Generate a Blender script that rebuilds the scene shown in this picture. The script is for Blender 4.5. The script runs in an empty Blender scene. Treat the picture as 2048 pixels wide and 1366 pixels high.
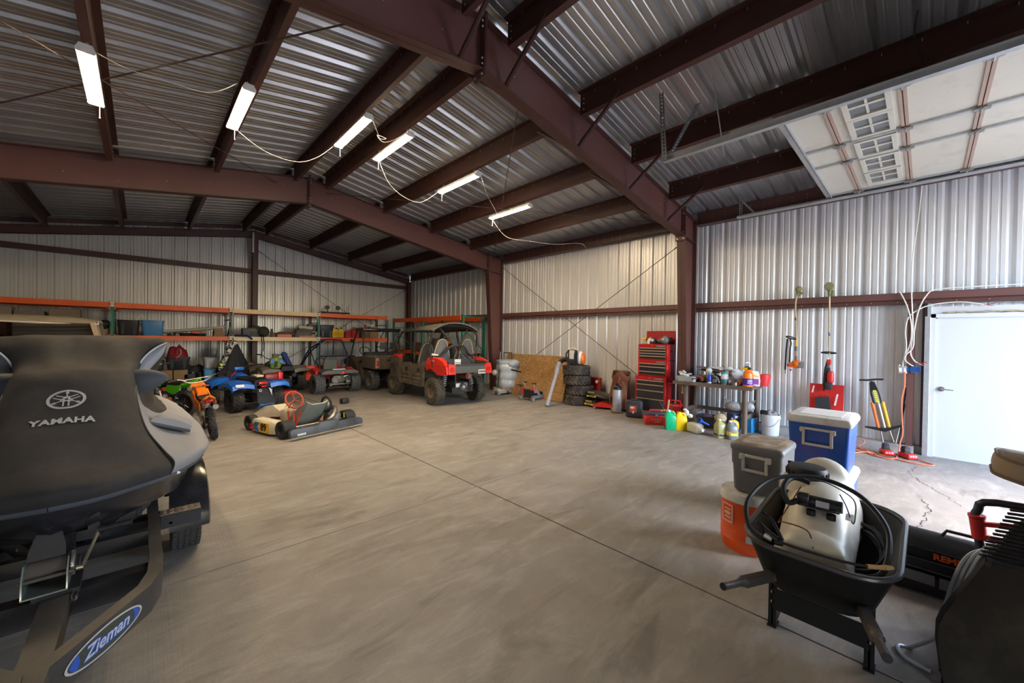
import bpy, bmesh, math, random
from mathutils import Vector, Matrix, Euler, noise
PI = math.pi
random.seed(7)
SC = bpy.context.scene
COL = SC.collection
R = math.radians

# ---------------------------------------------------------------- materials
def new_mat(name):
    m = bpy.data.materials.new(name)
    m.use_nodes = True
    nt = m.node_tree
    b = nt.nodes['Principled BSDF']
    return m, nt, b

def sset(b, k, v):
    if k in b.inputs:
        b.inputs[k].default_value = v

def pm(name, col, rough=0.5, metal=0.0, var=0.10, scale=6.0, bump=0.0, bscale=60.0, dirt=None, dirt_amt=0.5, dirt_scale=3.0, coat=0.0, alpha=None, trans=0.0, coords='Object', spec=None):
    """procedural principled material: base colour broken up by noise, optional dirt patches and bump"""
    m, nt, b = new_mat(name)
    L = nt.links
    tc = nt.nodes.new('ShaderNodeTexCoord')
    n = nt.nodes.new('ShaderNodeTexNoise')
    n.inputs['Scale'].default_value = scale
    n.inputs['Detail'].default_value = 4
    L.new(tc.outputs[coords], n.inputs['Vector'])
    mx = nt.nodes.new('ShaderNodeMix'); mx.data_type = 'RGBA'
    c = Vector(col[:3])
    mx.inputs[6].default_value = (*(c * (1 - var)), 1)
    mx.inputs[7].default_value = (*[min(1, x) for x in c * (1 + var)], 1)
    L.new(n.outputs['Fac'], mx.inputs[0])
    out = mx.outputs[2]
    if dirt:
        n2 = nt.nodes.new('ShaderNodeTexNoise')
        n2.inputs['Scale'].default_value = dirt_scale
        n2.inputs['Detail'].default_value = 6
        n2.inputs['Roughness'].default_value = 0.65
        L.new(tc.outputs[coords], n2.inputs['Vector'])
        rp = nt.nodes.new('ShaderNodeMapRange')
        rp.inputs[1].default_value = 0.62 - 0.35 * dirt_amt
        rp.inputs[2].default_value = 0.80 - 0.25 * dirt_amt
        L.new(n2.outputs['Fac'], rp.inputs[0])
        mx2 = nt.nodes.new('ShaderNodeMix'); mx2.data_type = 'RGBA'
        L.new(rp.outputs[0], mx2.inputs[0])
        L.new(out, mx2.inputs[6])
        mx2.inputs[7].default_value = (*dirt, 1)
        out = mx2.outputs[2]
    L.new(out, b.inputs['Base Color'])
    b.inputs['Roughness'].default_value = rough
    b.inputs['Metallic'].default_value = metal
    sset(b, 'Coat Weight', coat)
    if spec is None and max(col[:3]) < 0.06 and rough > 0.3 and metal == 0: spec = 0.25
    if spec is not None: sset(b, 'Specular IOR Level', spec)
    if trans:
        sset(b, 'Transmission Weight', trans)
    if alpha is not None:
        b.inputs['Alpha'].default_value = alpha
    if bump:
        nb = nt.nodes.new('ShaderNodeTexNoise')
        nb.inputs['Scale'].default_value = bscale
        nb.inputs['Detail'].default_value = 4
        L.new(tc.outputs[coords], nb.inputs['Vector'])
        bp = nt.nodes.new('ShaderNodeBump')
        bp.inputs['Strength'].default_value = bump
        bp.inputs['Distance'].default_value = 0.01
        L.new(nb.outputs['Fac'], bp.inputs['Height'])
        L.new(bp.outputs[0], b.inputs['Normal'])
    return m

def emis(name, col, strength):
    m, nt, b = new_mat(name)
    b.inputs['Base Color'].default_value = (*col, 1)
    sset(b, 'Emission Color', (*col, 1))
    sset(b, 'Emission Strength', strength)
    return m

# ---------------------------------------------------------------- mesh builder
def frame_from(d):
    d = Vector(d).normalized()
    u = Vector((0, 0, 1)) if abs(d.z) < 0.95 else Vector((1, 0, 0))
    a = d.cross(u).normalized()
    b = d.cross(a).normalized()
    return a, b, d

class MB:
    def __init__(s):
        s.v = []; s.f = []; s.mi = []
        s.M = None
    def add(s, vs, fs, mi=0, M=None):
        o = len(s.v)
        for p in vs:
            p = Vector(p)
            if M is not None: p = M @ p
            if s.M is not None: p = s.M @ p
            s.v.append(p)
        for f in fs:
            s.f.append([i + o for i in f]); s.mi.append(mi)
        return s
    def box(s, c, size, rot=None, mi=0, M=None):
        x, y, z = [k / 2 for k in size]
        vs = [Vector(p) for p in ((-x,-y,-z),(x,-y,-z),(x,y,-z),(-x,y,-z),(-x,-y,z),(x,-y,z),(x,y,z),(-x,y,z))]
        if rot is not None:
            rm = Euler(rot).to_matrix() if not isinstance(rot, Matrix) else rot
            vs = [rm @ p for p in vs]
        vs = [p + Vector(c) for p in vs]
        return s.add(vs, [(0,3,2,1),(4,5,6,7),(0,1,5,4),(1,2,6,5),(2,3,7,6),(3,0,4,7)], mi, M)
    def bx(s, x0, x1, y0, y1, z0, z1, mi=0):
        return s.box(((x0+x1)/2, (y0+y1)/2, (z0+z1)/2), (abs(x1-x0), abs(y1-y0), abs(z1-z0)), None, mi)
    def rbox(s, c, size, r=0.01, seg=2, rot=None, mi=0, M=None, taper=None):
        bm = bmesh.new()
        bmesh.ops.create_cube(bm, size=1.0)
        for v in bm.verts:
            k = 1.0
            v.co = Vector((v.co.x * size[0], v.co.y * size[1], v.co.z * size[2]))
            if taper and v.co.z < 0:
                v.co.x *= taper[0]; v.co.y *= taper[1]
        r = min(r, min(size) * 0.49)
        bmesh.ops.bevel(bm, geom=bm.edges[:], offset=r, segments=seg, profile=0.5, affect='EDGES', clamp_overlap=True)
        bm.verts.index_update()
        T = Matrix.Translation(Vector(c))
        if rot is not None:
            T = T @ (Euler(rot).to_matrix().to_4x4() if not isinstance(rot, Matrix) else rot.to_4x4())
        vs = [T @ v.co for v in bm.verts]
        fs = [[v.index for v in f.verts] for f in bm.faces]
        bm.free()
        return s.add(vs, fs, mi, M)
    def cyl(s, p0, p1, r0, r1=None, n=12, mi=0, cap=True, M=None):
        r1 = r0 if r1 is None else r1
        p0 = Vector(p0); p1 = Vector(p1)
        a, b, d = frame_from(p1 - p0)
        vs = []
        for p, r in ((p0, r0), (p1, r1)):
            for k in range(n):
                t = 2 * PI * k / n
                vs.append(p + (a * math.cos(t) + b * math.sin(t)) * r)
        fs = [(k, (k + 1) % n, n + (k + 1) % n, n + k) for k in range(n)]
        if cap:
            fs.append(tuple(range(n))[::-1]); fs.append(tuple(range(n, 2 * n)))
        return s.add(vs, fs, mi, M)
    def tube(s, pts, r, n=8, mi=0, closed=False, M=None, smooth=0):
        pts = [Vector(p) for p in pts]
        if smooth: pts = spline(pts, smooth, closed)
        N = len(pts)
        rs = r if isinstance(r, (list, tuple)) else [r] * N
        if len(rs) != N:
            rs = [rs[min(len(rs) - 1, int(i * len(rs) / N))] for i in range(N)]
        vs = []; prev = None
        for i, p in enumerate(pts):
            if closed: t = pts[(i + 1) % N] - pts[i - 1]
            else: t = pts[min(i + 1, N - 1)] - pts[max(i - 1, 0)]
            if t.length < 1e-9: t = Vector((0, 0, 1))
            t.normalize()
            if prev is None: a, b, _ = frame_from(t)
            else:
                a = prev - t * prev.dot(t)
                if a.length < 1e-6: a, b, _ = frame_from(t)
                a.normalize(); b = t.cross(a)
            prev = a
            for k in range(n):
                q = 2 * PI * k / n
                vs.append(p + (a * math.cos(q) + b * math.sin(q)) * rs[i])
        fs = []
        for i in range(N if closed else N - 1):
            j = (i + 1) % N
            for k in range(n):
                k2 = (k + 1) % n
                fs.append((i * n + k, i * n + k2, j * n + k2, j * n + k))
        if not closed:
            fs.append(tuple(range(n))[::-1]); fs.append(tuple(range((N - 1) * n, N * n)))
        return s.add(vs, fs, mi, M)
    def lathe(s, prof, axis='Z', c=(0, 0, 0), n=24, mi=0, M=None, a0=0, a1=2 * PI):
        full = abs(a1 - a0 - 2 * PI) < 1e-6
        vs = []; N = len(prof); m = n if full else n + 1
        for k in range(m):
            t = a0 + (a1 - a0) * k / n
            for (r, h) in prof:
                x, y = r * math.cos(t), r * math.sin(t)
                p = (x, y, h) if axis == 'Z' else ((h, x, y) if axis == 'X' else (y, h, x))
                vs.append(Vector(p) + Vector(c))
        fs = []
        for k in range(n):
            k2 = (k + 1) % m
            for i in range(N - 1):
                fs.append((k * N + i, k2 * N + i, k2 * N + i + 1, k * N + i + 1))
        return s.add(vs, fs, mi, M)
    def ell(s, c, r, n=16, m=10, mi=0, rot=None, M=None):
        r = (r, r, r) if not isinstance(r, (list, tuple)) else r
        rm = Euler(rot).to_matrix() if rot is not None else Matrix.Identity(3)
        vs = []
        for i in range(m + 1):
            ph = PI * i / m
            for k in range(n):
                t = 2 * PI * k / n
                vs.append(rm @ Vector((r[0] * math.sin(ph) * math.cos(t), r[1] * math.sin(ph) * math.sin(t), r[2] * math.cos(ph))) + Vector(c))
        fs = []
        for i in range(m):
            for k in range(n):
                k2 = (k + 1) % n
                fs.append((i * n + k, (i + 1) * n + k, (i + 1) * n + k2, i * n + k2))
        return s.add(vs, fs, mi, M)
    def prism(s, poly, d, axis='Y', o=0.0, mi=0, M=None):
        """poly: 2D outline; extruded by d along axis from offset o. axis Y: (x,z); X: (y,z); Z: (x,y)"""
        def mk(p, h):
            return (p[0], h, p[1]) if axis == 'Y' else ((h, p[0], p[1]) if axis == 'X' else (p[0], p[1], h))
        n = len(poly)
        vs = [mk(p, o) for p in poly] + [mk(p, o + d) for p in poly]
        fs = [tuple(range(n))[::-1], tuple(range(n, 2 * n))] + [(k, (k + 1) % n, n + (k + 1) % n, n + k) for k in range(n)]
        return s.add(vs, fs, mi, M)
    def loft(s, rings, closed=True, caps=True, mi=0, M=None):
        n = len(rings[0]); vs = [p for r in rings for p in r]; fs = []
        for i in range(len(rings) - 1):
            for k in range(n if closed else n - 1):
                k2 = (k + 1) % n
                fs.append((i * n + k, i * n + k2, (i + 1) * n + k2, (i + 1) * n + k))
        if caps and closed:
            fs.append(tuple(range(n))[::-1]); fs.append(tuple(range((len(rings) - 1) * n, len(rings) * n)))
        return s.add(vs, fs, mi, M)
    def torus(s, c, R0, r, axis='Z', n=28, m=8, mi=0, M=None, rot=None):
        pts = []
        for k in range(n):
            t = 2 * PI * k / n
            x, y = R0 * math.cos(t), R0 * math.sin(t)
            p = Vector((x, y, 0) if axis == 'Z' else ((0, x, y) if axis == 'X' else (y, 0, x)))
            if rot is not None: p = Euler(rot).to_matrix() @ p
            pts.append(p + Vector(c))
        return s.tube(pts, r, m, mi, True, M)
    def text(s, st, size, M, ext=0.001, mi=0, align='CENTER', shear=0.0, bold=0.0, sx=1.0, spacing=1.0):
        if st not in ('YAMAHA', '89', 'Zieman', 'REMINGTON', 'CRAFTSMAN', 'MO', 'OO'):
            # print too small to read in the photograph: an unreadable line of little blocks
            wd = .55 * size * len(st) * sx; x0 = -wd / 2; rg = random.Random(len(st))
            while x0 < wd / 2:
                b_ = size * rg.uniform(.25, .5); s.box((x0 + b_ / 2, 0, 0), (b_, size * .6, max(ext, .0004) * 2), None, mi, M); x0 += b_ + size * .12
            return s
        cu = bpy.data.curves.new('t', 'FONT')
        cu.body = st; cu.size = size; cu.extrude = ext; cu.align_x = align; cu.align_y = 'CENTER'
        cu.shear = shear; cu.offset = bold; cu.space_character = spacing; cu.resolution_u = 3
        o = bpy.data.objects.new('t', cu); COL.objects.link(o)
        dg = bpy.context.evaluated_depsgraph_get()
        me = o.evaluated_get(dg).to_mesh()
        vs = [Vector((v.co.x * sx, v.co.y, v.co.z)) for v in me.vertices]
        fs = [tuple(p.vertices) for p in me.polygons]
        o.evaluated_get(dg).to_mesh_clear()
        bpy.data.objects.remove(o); bpy.data.curves.remove(cu)
        return s.add(vs, fs, mi, M)
    def build(s, name, mats, parent=None, loc=None, ang=38, sub=0, rot=None):
        me = bpy.data.meshes.new(name)
        me.from_pydata([tuple(p) for p in s.v], [], s.f)
        mats = mats if isinstance(mats, (list, tuple)) else [mats]
        for m in mats: me.materials.append(m)
        me.polygons.foreach_set('material_index', [min(i, len(mats) - 1) for i in s.mi])
        me.polygons.foreach_set('use_smooth', [True] * len(me.polygons))
        me.update()
        bm = bmesh.new(); bm.from_mesh(me)
        bmesh.ops.recalc_face_normals(bm, faces=bm.faces[:])
        bm.to_mesh(me); bm.free()
        me.set_sharp_from_angle(angle=R(ang))
        o = bpy.data.objects.new(name, me)
        COL.objects.link(o)
        if parent is not None: o.parent = parent
        if loc is not None: o.location = loc
        if rot is not None: o.rotation_euler = rot
        if sub:
            md = o.modifiers.new('sub', 'SUBSURF'); md.levels = sub; md.render_levels = sub
        return o

def spline(pts, k, closed=False):
    pts = [Vector(p) for p in pts]; n = len(pts); out = []
    seg = n if closed else n - 1
    for i in range(seg):
        if closed: p0, p1, p2, p3 = pts[i - 1], pts[i], pts[(i + 1) % n], pts[(i + 2) % n]
        else: p0, p1, p2, p3 = pts[max(i - 1, 0)], pts[i], pts[i + 1], pts[min(i + 2, n - 1)]
        for j in range(k):
            t = j / k
            out.append(0.5 * ((2 * p1) + (p2 - p0) * t + (2 * p0 - 5 * p1 + 4 * p2 - p3) * t * t + (3 * p1 - p0 - 3 * p2 + p3) * t ** 3))
    if not closed: out.append(pts[-1])
    return out

def TRS(loc=(0, 0, 0), rot=(0, 0, 0), sc=1.0):
    return Matrix.Translation(Vector(loc)) @ Euler(rot).to_matrix().to_4x4() @ Matrix.Scale(sc, 4)

def basis(o, x, y):
    """matrix mapping local x,y axes on to given world directions at origin o (for lettering)"""
    x = Vector(x).normalized(); y = Vector(y); y = (y - x * y.dot(x)).normalized(); z = x.cross(y)
    m = Matrix((x, y, z)).transposed().to_4x4(); m.translation = Vector(o)
    return m

# ---------------------------------------------------------------- tagging
def tag(o, label, cat, group=None, kind=None):
    o['label'] = label; o['category'] = cat
    if group: o['group'] = group
    if kind: o['kind'] = kind
    return o
def thing(name, label, cat, loc=(0, 0, 0), rz=0.0, group=None, rot=None):
    o = bpy.data.objects.new(name, None); COL.objects.link(o)
    o.empty_display_size = 0.1
    o.location = loc; o.rotation_euler = rot if rot is not None else (0, 0, rz)
    return tag(o, label, cat, group)
def one(name, mb, mats, label, cat, loc=None, group=None, kind=None, rot=None, **k):
    o = mb.build(name, mats, None, loc, rot=rot, **k)
    return tag(o, label, cat, group, kind)
def struct(name, mb, mats, label=None, cat=None, parent=None, **k):
    o = mb.build(name, mats, parent, **k)
    if parent is None:
        o['kind'] = 'structure'
        if label: o['label'] = label
        if cat: o['category'] = cat
    return o
def dup(root, loc=None, rot=None, label=None, group=None):
    r = root.copy(); COL.objects.link(r)
    if loc is not None: r.location = loc
    if rot is not None: r.rotation_euler = rot
    if label: r['label'] = label
    if group: r['group'] = group
    for ch in list(root.children):
        c = ch.copy(); COL.objects.link(c); c.parent = r
        for g in list(ch.children):
            d = g.copy(); COL.objects.link(d); d.parent = c
    return r
# ================================================================ materials of the building
RED_STEEL = pm('red_oxide_steel', (0.082, 0.031, 0.025), 0.5, 0.0, 0.22, 2.5, 0.03, 40)
RED_STEEL_SHADED = pm('red_oxide_steel_shaded', (0.052, 0.021, 0.017), 0.5, 0.0, 0.22, 2.5, 0.03, 40)  # darker copy of the red oxide, with purlin shade put into its colour
RED_STEEL_LIT = pm('red_oxide_steel_lit', (0.122, 0.050, 0.042), 0.48, 0.0, 0.18, 1.2, 0.02, 40)  # lighter copy of the red oxide, with light on the webs painted in
GALV = pm('galvanised_steel', (0.52, 0.54, 0.55), 0.42, 0.75, 0.18, 14)
GALV_DARK = pm('galvanised_angle', (0.30, 0.31, 0.32), 0.5, 0.7, 0.2, 14)
BOLT = pm('bolt_zinc', (0.45, 0.42, 0.36), 0.4, 0.8, 0.2, 30)
BLACK = pm('black_plastic', (0.018, 0.018, 0.02), 0.5, 0, 0.2, 12)
BLACK_GLOSS = pm('black_gloss', (0.014, 0.014, 0.016), 0.22, 0, 0.2, 12)
RUBBER = pm('rubber', (0.028, 0.027, 0.027), 0.8, 0, 0.25, 20, 0.15, 80, dirt=(0.075, 0.065, 0.055), dirt_amt=0.35)
MUDDY_RUBBER = pm('muddy_rubber', (0.055, 0.05, 0.045), 0.85, 0, 0.25, 14, 0.2, 60, dirt=(0.13, 0.105, 0.075), dirt_amt=0.6)
WHITE = pm('white_paint', (0.78, 0.80, 0.82), 0.4, 0, 0.04, 3)
WHITE_CORD = pm('white_cord', (0.72, 0.69, 0.62), 0.5, 0, 0.06, 30)
CHROME = pm('chrome', (0.72, 0.72, 0.72), 0.18, 1.0, 0.06, 20)
STEEL = pm('bare_steel', (0.36, 0.35, 0.34), 0.38, 0.9, 0.2, 18)
ORANGE_BEAM = pm('orange_rack_paint', (0.72, 0.105, 0.008), 0.45, 0, 0.10, 3, dirt=(0.30, 0.07, 0.02), dirt_amt=0.1)
CREAM_BEAM = pm('cream_rack_paint', (0.78, 0.58, 0.30), 0.45, 0, 0.10, 3, dirt=(0.62, 0.20, 0.05), dirt_amt=0.15)
TEAL = pm('green_rack_paint', (0.018, 0.17, 0.13), 0.45, 0, 0.15, 5)
TEAL_DARK = pm('dark_green_rack_paint', (0.012, 0.035, 0.035), 0.5, 0, 0.15, 5)

def panel_mat(name, c1, c2, rough, metal, along):
    m, nt, b = new_mat(name)
    L = nt.links
    tc = nt.nodes.new('ShaderNodeTexCoord')
    mp = nt.nodes.new('ShaderNodeMapping')
    mp.inputs['Scale'].default_value = along
    L.new(tc.outputs['Object'], mp.inputs['Vector'])
    n = nt.nodes.new('ShaderNodeTexNoise'); n.inputs['Scale'].default_value = 1.0; n.inputs['Detail'].default_value = 5
    L.new(mp.outputs[0], n.inputs['Vector'])
    n2 = nt.nodes.new('ShaderNodeTexNoise'); n2.inputs['Scale'].default_value = 0.8; n2.inputs['Detail'].default_value = 3
    L.new(tc.outputs['Object'], n2.inputs['Vector'])
    mx = nt.nodes.new('ShaderNodeMix'); mx.data_type = 'RGBA'
    mx.inputs[6].default_value = (*c1, 1); mx.inputs[7].default_value = (*c2, 1)
    ad = nt.nodes.new('ShaderNodeMath'); ad.operation = 'MULTIPLY_ADD'
    L.new(n.outputs['Fac'], ad.inputs[0]); ad.inputs[1].default_value = 0.6
    mu = nt.nodes.new('ShaderNodeMath'); mu.operation = 'MULTIPLY'; mu.inputs[1].default_value = 0.4
    L.new(n2.outputs['Fac'], mu.inputs[0]); L.new(mu.outputs[0], ad.inputs[2])
    L.new(ad.outputs[0], mx.inputs[0])
    L.new(mx.outputs[2], b.inputs['Base Color'])
    b.inputs['Roughness'].default_value = rough; b.inputs['Metallic'].default_value = metal
    return m
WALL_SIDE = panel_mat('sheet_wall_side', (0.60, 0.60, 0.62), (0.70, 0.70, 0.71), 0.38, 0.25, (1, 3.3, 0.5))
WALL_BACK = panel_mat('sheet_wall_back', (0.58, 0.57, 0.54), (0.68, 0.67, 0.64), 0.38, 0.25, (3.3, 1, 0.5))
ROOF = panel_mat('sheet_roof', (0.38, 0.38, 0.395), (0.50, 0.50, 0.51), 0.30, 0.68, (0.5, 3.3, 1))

# ================================================================ key dimensions
RX = 2.68                 # ridge line
EAVE = 8.55               # inside face of right wall sheet
LW = -3.19
YB, YF = 15.6, -2.85      # back and front walls
SL = 1 / 6
def roof_z(x): return 5.27 - abs(x - RX) * SL
FR = (3.40, 9.46)         # free-standing frames

def ribs(a0, a1, phase=0.0, pitch=0.30, h=0.034):
    """profile of a ribbed metal sheet: (position along, outward offset); ribs stand away from the room"""
    pts = []
    k0 = int(math.floor((a0 - phase) / pitch)) - 1
    k = k0
    while phase + k * pitch < a1 + pitch:
        c = phase + k * pitch
        for da, off in ((-0.046, 0), (-0.018, h), (0.018, h), (0.046, 0), (0.088, 0), (0.096, 0.006), (0.112, 0.006), (0.120, 0), (0.180, 0), (0.188, 0.006), (0.204, 0.006), (0.212, 0)):
            a = c + da
            if a0 - 1e-6 <= a <= a1 + 1e-6: pts.append((a, off))
        k += 1
    if pts[0][0] > a0 + 1e-4: pts.insert(0, (a0, 0))
    if pts[-1][0] < a1 - 1e-4: pts.append((a1, 0))
    return pts

def sheet(pts, bot, top, fn):
    """strip of quads; fn(along, offset, 0|1) -> point"""
    m = MB(); vs = []
    for (a, o) in pts: vs.append(fn(a, o, 0)); vs.append(fn(a, o, 1))
    m.add(vs, [(2*i, 2*i+2, 2*i+3, 2*i+1) for i in range(len(pts) - 1)])
    return m

# ---- concrete floor
def concrete():
    m, nt, b = new_mat('concrete_floor')
    L = nt.links; N = nt.nodes.new
    tc = N('ShaderNodeTexCoord')
    def nz(scale, detail, rough=0.6, vec=None, dist=0):
        n = N('ShaderNodeTexNoise'); n.inputs['Scale'].default_value = scale; n.inputs['Detail'].default_value = detail
        n.inputs['Roughness'].default_value = rough; n.inputs['Distortion'].default_value = dist
        L.new(vec or tc.outputs['Object'], n.inputs['Vector']); return n
    def ramp(src, lo, hi, a=0.0, b_=1.0):
        r = N('ShaderNodeMapRange'); r.inputs[1].default_value = lo; r.inputs[2].default_value = hi
        r.inputs[3].default_value = a; r.inputs[4].default_value = b_
        L.new(src, r.inputs[0]); return r.outputs[0]
    def mix(f, a, c, mode='MIX'):
        x = N('ShaderNodeMix'); x.data_type = 'RGBA'; x.blend_type = mode
        if isinstance(f, float): x.inputs[0].default_value = f
        else: L.new(f, x.inputs[0])
        for i, k in ((6, a), (7, c)):
            if isinstance(k, tuple): x.inputs[i].default_value = (*k, 1)
            else: L.new(k, x.inputs[i])
        return x.outputs[2]
    big = nz(0.55, 6, 0.6, None, 0.5)
    col = mix(ramp(big.outputs['Fac'], 0.3, 0.7), (0.205, 0.188, 0.170), (0.325, 0.305, 0.284))
    mid = nz(2.2, 8, 0.7, None, 0.8)
    col = mix(ramp(mid.outputs['Fac'], 0.35, 0.75, 0, 0.55), col, (0.20, 0.175, 0.15))
    # trowel streaks drawn across the slab
    mp = N('ShaderNodeMapping'); mp.inputs['Scale'].default_value = (0.9, 3.0, 1); mp.inputs['Rotation'].default_value = (0, 0, 0.75)
    L.new(tc.outputs['Object'], mp.inputs['Vector'])
    st = nz(2.0, 8, 0.7, mp.outputs[0], 0.6)
    col = mix(ramp(st.outputs['Fac'], 0.48, 0.7, 0, 0.6), col, (0.42, 0.40, 0.38))
    # dark tyre and oil stains
    s1 = nz(0.9, 5, 0.62, mp.outputs[0], 1.2)
    col = mix(ramp(s1.outputs['Fac'], 0.54, 0.68, 0, 0.62), col, (0.12, 0.11, 0.10))
    sp = nz(14, 3, 0.5)
    col = mix(ramp(sp.outputs['Fac'], 0.72, 0.78, 0, 0.5), col, (0.07, 0.06, 0.055))
    fine = nz(70, 4, 0.7)
    col = mix(ramp(fine.outputs['Fac'], 0.3, 0.7, 0, 0.22), col, (0.13, 0.12, 0.11))
    L.new(col, b.inputs['Base Color'])
    rr = ramp(mid.outputs['Fac'], 0.3, 0.7, 0.5, 0.72)
    L.new(rr, b.inputs['Roughness'])
    # broom finish: fine grooves running along the slab
    mp2 = N('ShaderNodeMapping'); mp2.inputs['Scale'].default_value = (90, 1.4, 1)
    L.new(tc.outputs['Object'], mp2.inputs['Vector'])
    br = nz(1.0, 3, 0.6, mp2.outputs[0])
    mask = nz(0.35, 2)
    ml = N('ShaderNodeMath'); ml.operation = 'MULTIPLY'
    L.new(br.outputs['Fac'], ml.inputs[0]); L.new(ramp(mask.outputs['Fac'], 0.42, 0.6, 0.15, 1.0), ml.inputs[1])
    bp = N('ShaderNodeBump'); bp.inputs['Strength'].default_value = 0.45; bp.inputs['Distance'].default_value = 0.006
    L.new(ml.outputs[0], bp.inputs['Height'])
    bp2 = N('ShaderNodeBump'); bp2.inputs['Strength'].default_value = 0.12; bp2.inputs['Distance'].default_value = 0.01
    L.new(fine.outputs['Fac'], bp2.inputs['Height']); L.new(bp.outputs[0], bp2.inputs['Normal'])
    L.new(bp2.outputs[0], b.inputs['Normal'])
    return m
CONC = concrete()
CURB_M = pm('curb_concrete', (0.36, 0.345, 0.325), 0.85, 0, 0.2, 10, 0.5, 70, dirt=(0.2, 0.19, 0.17), dirt_amt=0.3, dirt_scale=6)
JOINT_M = pm('joint_dirt', (0.10, 0.085, 0.07), 0.9, 0, 0.3, 6)
JOINT_L = pm('joint_dusty', (0.30, 0.28, 0.25), 0.9, 0, 0.3, 6)
CRACK_M = pm('crack_dark', (0.035, 0.032, 0.03), 0.95, 0, 0.2, 6)

# slab cut by control joints: bays of the floor separated by grooves
JX = (-4.9, 2.688, 8.3); JY = (-2.85, 3.352, 9.4, 15.65)
fl = MB(); g = 0.008
xs = [-3.3, 2.688, 8.62]; ys = [-2.9, 3.352, 9.4, 15.7]
for i in range(2):
    for j in range(3):
        fl.bx(xs[i] + g, xs[i+1] - g, ys[j] + g, ys[j+1] - g, -0.12, 0.0)
floor = struct('floor', fl, CONC, 'grey brown concrete slab floor of the shop with crossing control joints', 'floor')
jm = MB(); jm.bx(2.688 - g, 2.688 + g, -2.9, 15.7, -0.1, -0.006, 0)
for y in (3.352, 9.4): jm.bx(-3.3, 8.62, y - g, y + g, -0.1, -0.004, 1)
struct('floor_joint', jm, [JOINT_M, JOINT_L], 'dark control joints cut into the concrete floor', 'joint')
# crack wandering from the side door towards the camera
random.seed(3)
def crack(pts, w, seed):
    random.seed(seed)
    P = []
    for a, b in zip(pts, pts[1:]):
        a = Vector((*a, 0)); b = Vector((*b, 0)); n = max(3, int((b - a).length / 0.03))
        for k in range(n):
            t = k / n; p = a.lerp(b, t)
            P.append(p + Vector((random.uniform(-.022, .022), random.uniform(-.022, .022), 0)))
    m = MB(); vs = []
    for i, p in enumerate(P):
        q = P[min(i+1, len(P)-1)] - P[max(i-1, 0)]
        nrm = Vector((-q.y, q.x, 0)).normalized() * w * random.uniform(.25, 1)
        vs += [p - nrm, p + nrm]
    m.add([(v.x, v.y, 0.0015) for v in vs], [(2*i, 2*i+1, 2*i+3, 2*i+2) for i in range(len(P)-1)])
    return m
ck = crack([(7.57, 0.05), (7.1, 0.12), (6.6, -0.06), (6.05, -0.30)], 0.005, 2)
ck2 = crack([(6.0, -0.02), (5.6, -0.06), (5.1, 0.01), (4.6, -0.06), (3.95, -0.22), (3.3, -0.17), (2.9, -0.08), (2.45, -0.02), (2.2, 0.0)], 0.006, 5)
ck.add(ck2.v, ck2.f)
struct('floor_crack', ck, CRACK_M, 'jagged crack in the floor running from the white door past the wheelbarrow', 'crack')

# concrete kerb under side and back wall sheets
cb = MB(); cb.bx(8.30, 8.62, 0.09, 15.5, 0, 0.115); cb.bx(-3.25, 8.62, 15.45, 15.7, 0, 0.115); cb.bx(8.30, 8.62, -2.85, -1.30, 0, 0.115); cb.bx(8.50, 8.62, -.05, .09, 0, .115)
struct('trim_curb', cb, CURB_M, 'rough concrete kerb at the foot of the sheet metal walls', 'kerb')

# ---- sheet walls
DY0, DY1, DZ = -1.18, -0.05, 2.15      # side door rough opening (in y) and height
wr = sheet(ribs(-0.04, YB, 0.117), 0, 1, lambda a, o, k: (EAVE + o, a, (0.10 if k == 0 else roof_z(EAVE) + .045)))
w2 = sheet(ribs(DY0, -0.04, 0.117), 0, 1, lambda a, o, k: (EAVE + o, a, (DZ + 0.02 if k == 0 else roof_z(EAVE) + .045)))
w3 = sheet(ribs(YF, DY0, 0.117), 0, 1, lambda a, o, k: (EAVE + o, a, (0.10 if k == 0 else roof_z(EAVE) + .045)))
for w in (w2, w3): wr.add(w.v, w.f)
struct('wall_right', wr, WALL_SIDE, 'ribbed pale metal side wall on the right', 'wall', ang=12)
wb = sheet(ribs(LW - .05, EAVE + .06, 0.09, 0.2955), 0, 1, lambda a, o, k: (a, YB + o, (0.10 if k == 0 else roof_z(a) + .035)))
struct('wall_back', wb, WALL_BACK, 'ribbed pale metal end wall behind the racking', 'wall', ang=12)
wl = sheet(ribs(YF, YB, 0.117), 0, 1, lambda a, o, k: (LW - o, a, (0.0 if k == 0 else roof_z(LW) + .045)))
struct('wall_left', wl, WALL_SIDE, 'ribbed metal side wall on the left, behind the truck', 'wall', ang=12)
# front wall with two tall door openings behind the camera
wf = MB()
DOOR_OPENINGS = ((4.93, 8.02, 3.7), (-2.3, 0.75, 0.8))
def fpoly(x0, x1, z0):
    ps = [(x0, z0), (x1, z0), (x1, roof_z(x1))]
    if x0 < RX < x1: ps.append((RX, roof_z(RX)))
    ps.append((x0, roof_z(x0)))
    wf.prism(ps, 0.04, 'Y', YF - 0.04)
fpoly(LW, -2.3, 0); fpoly(-2.3, 0.75, 0.8); fpoly(0.75, 4.93, 0); fpoly(4.93, 8.02, 3.7); fpoly(8.02, EAVE, 0)
struct('wall_front', wf, WALL_SIDE, 'metal end wall behind the camera with the tall doorways', 'wall')

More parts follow.
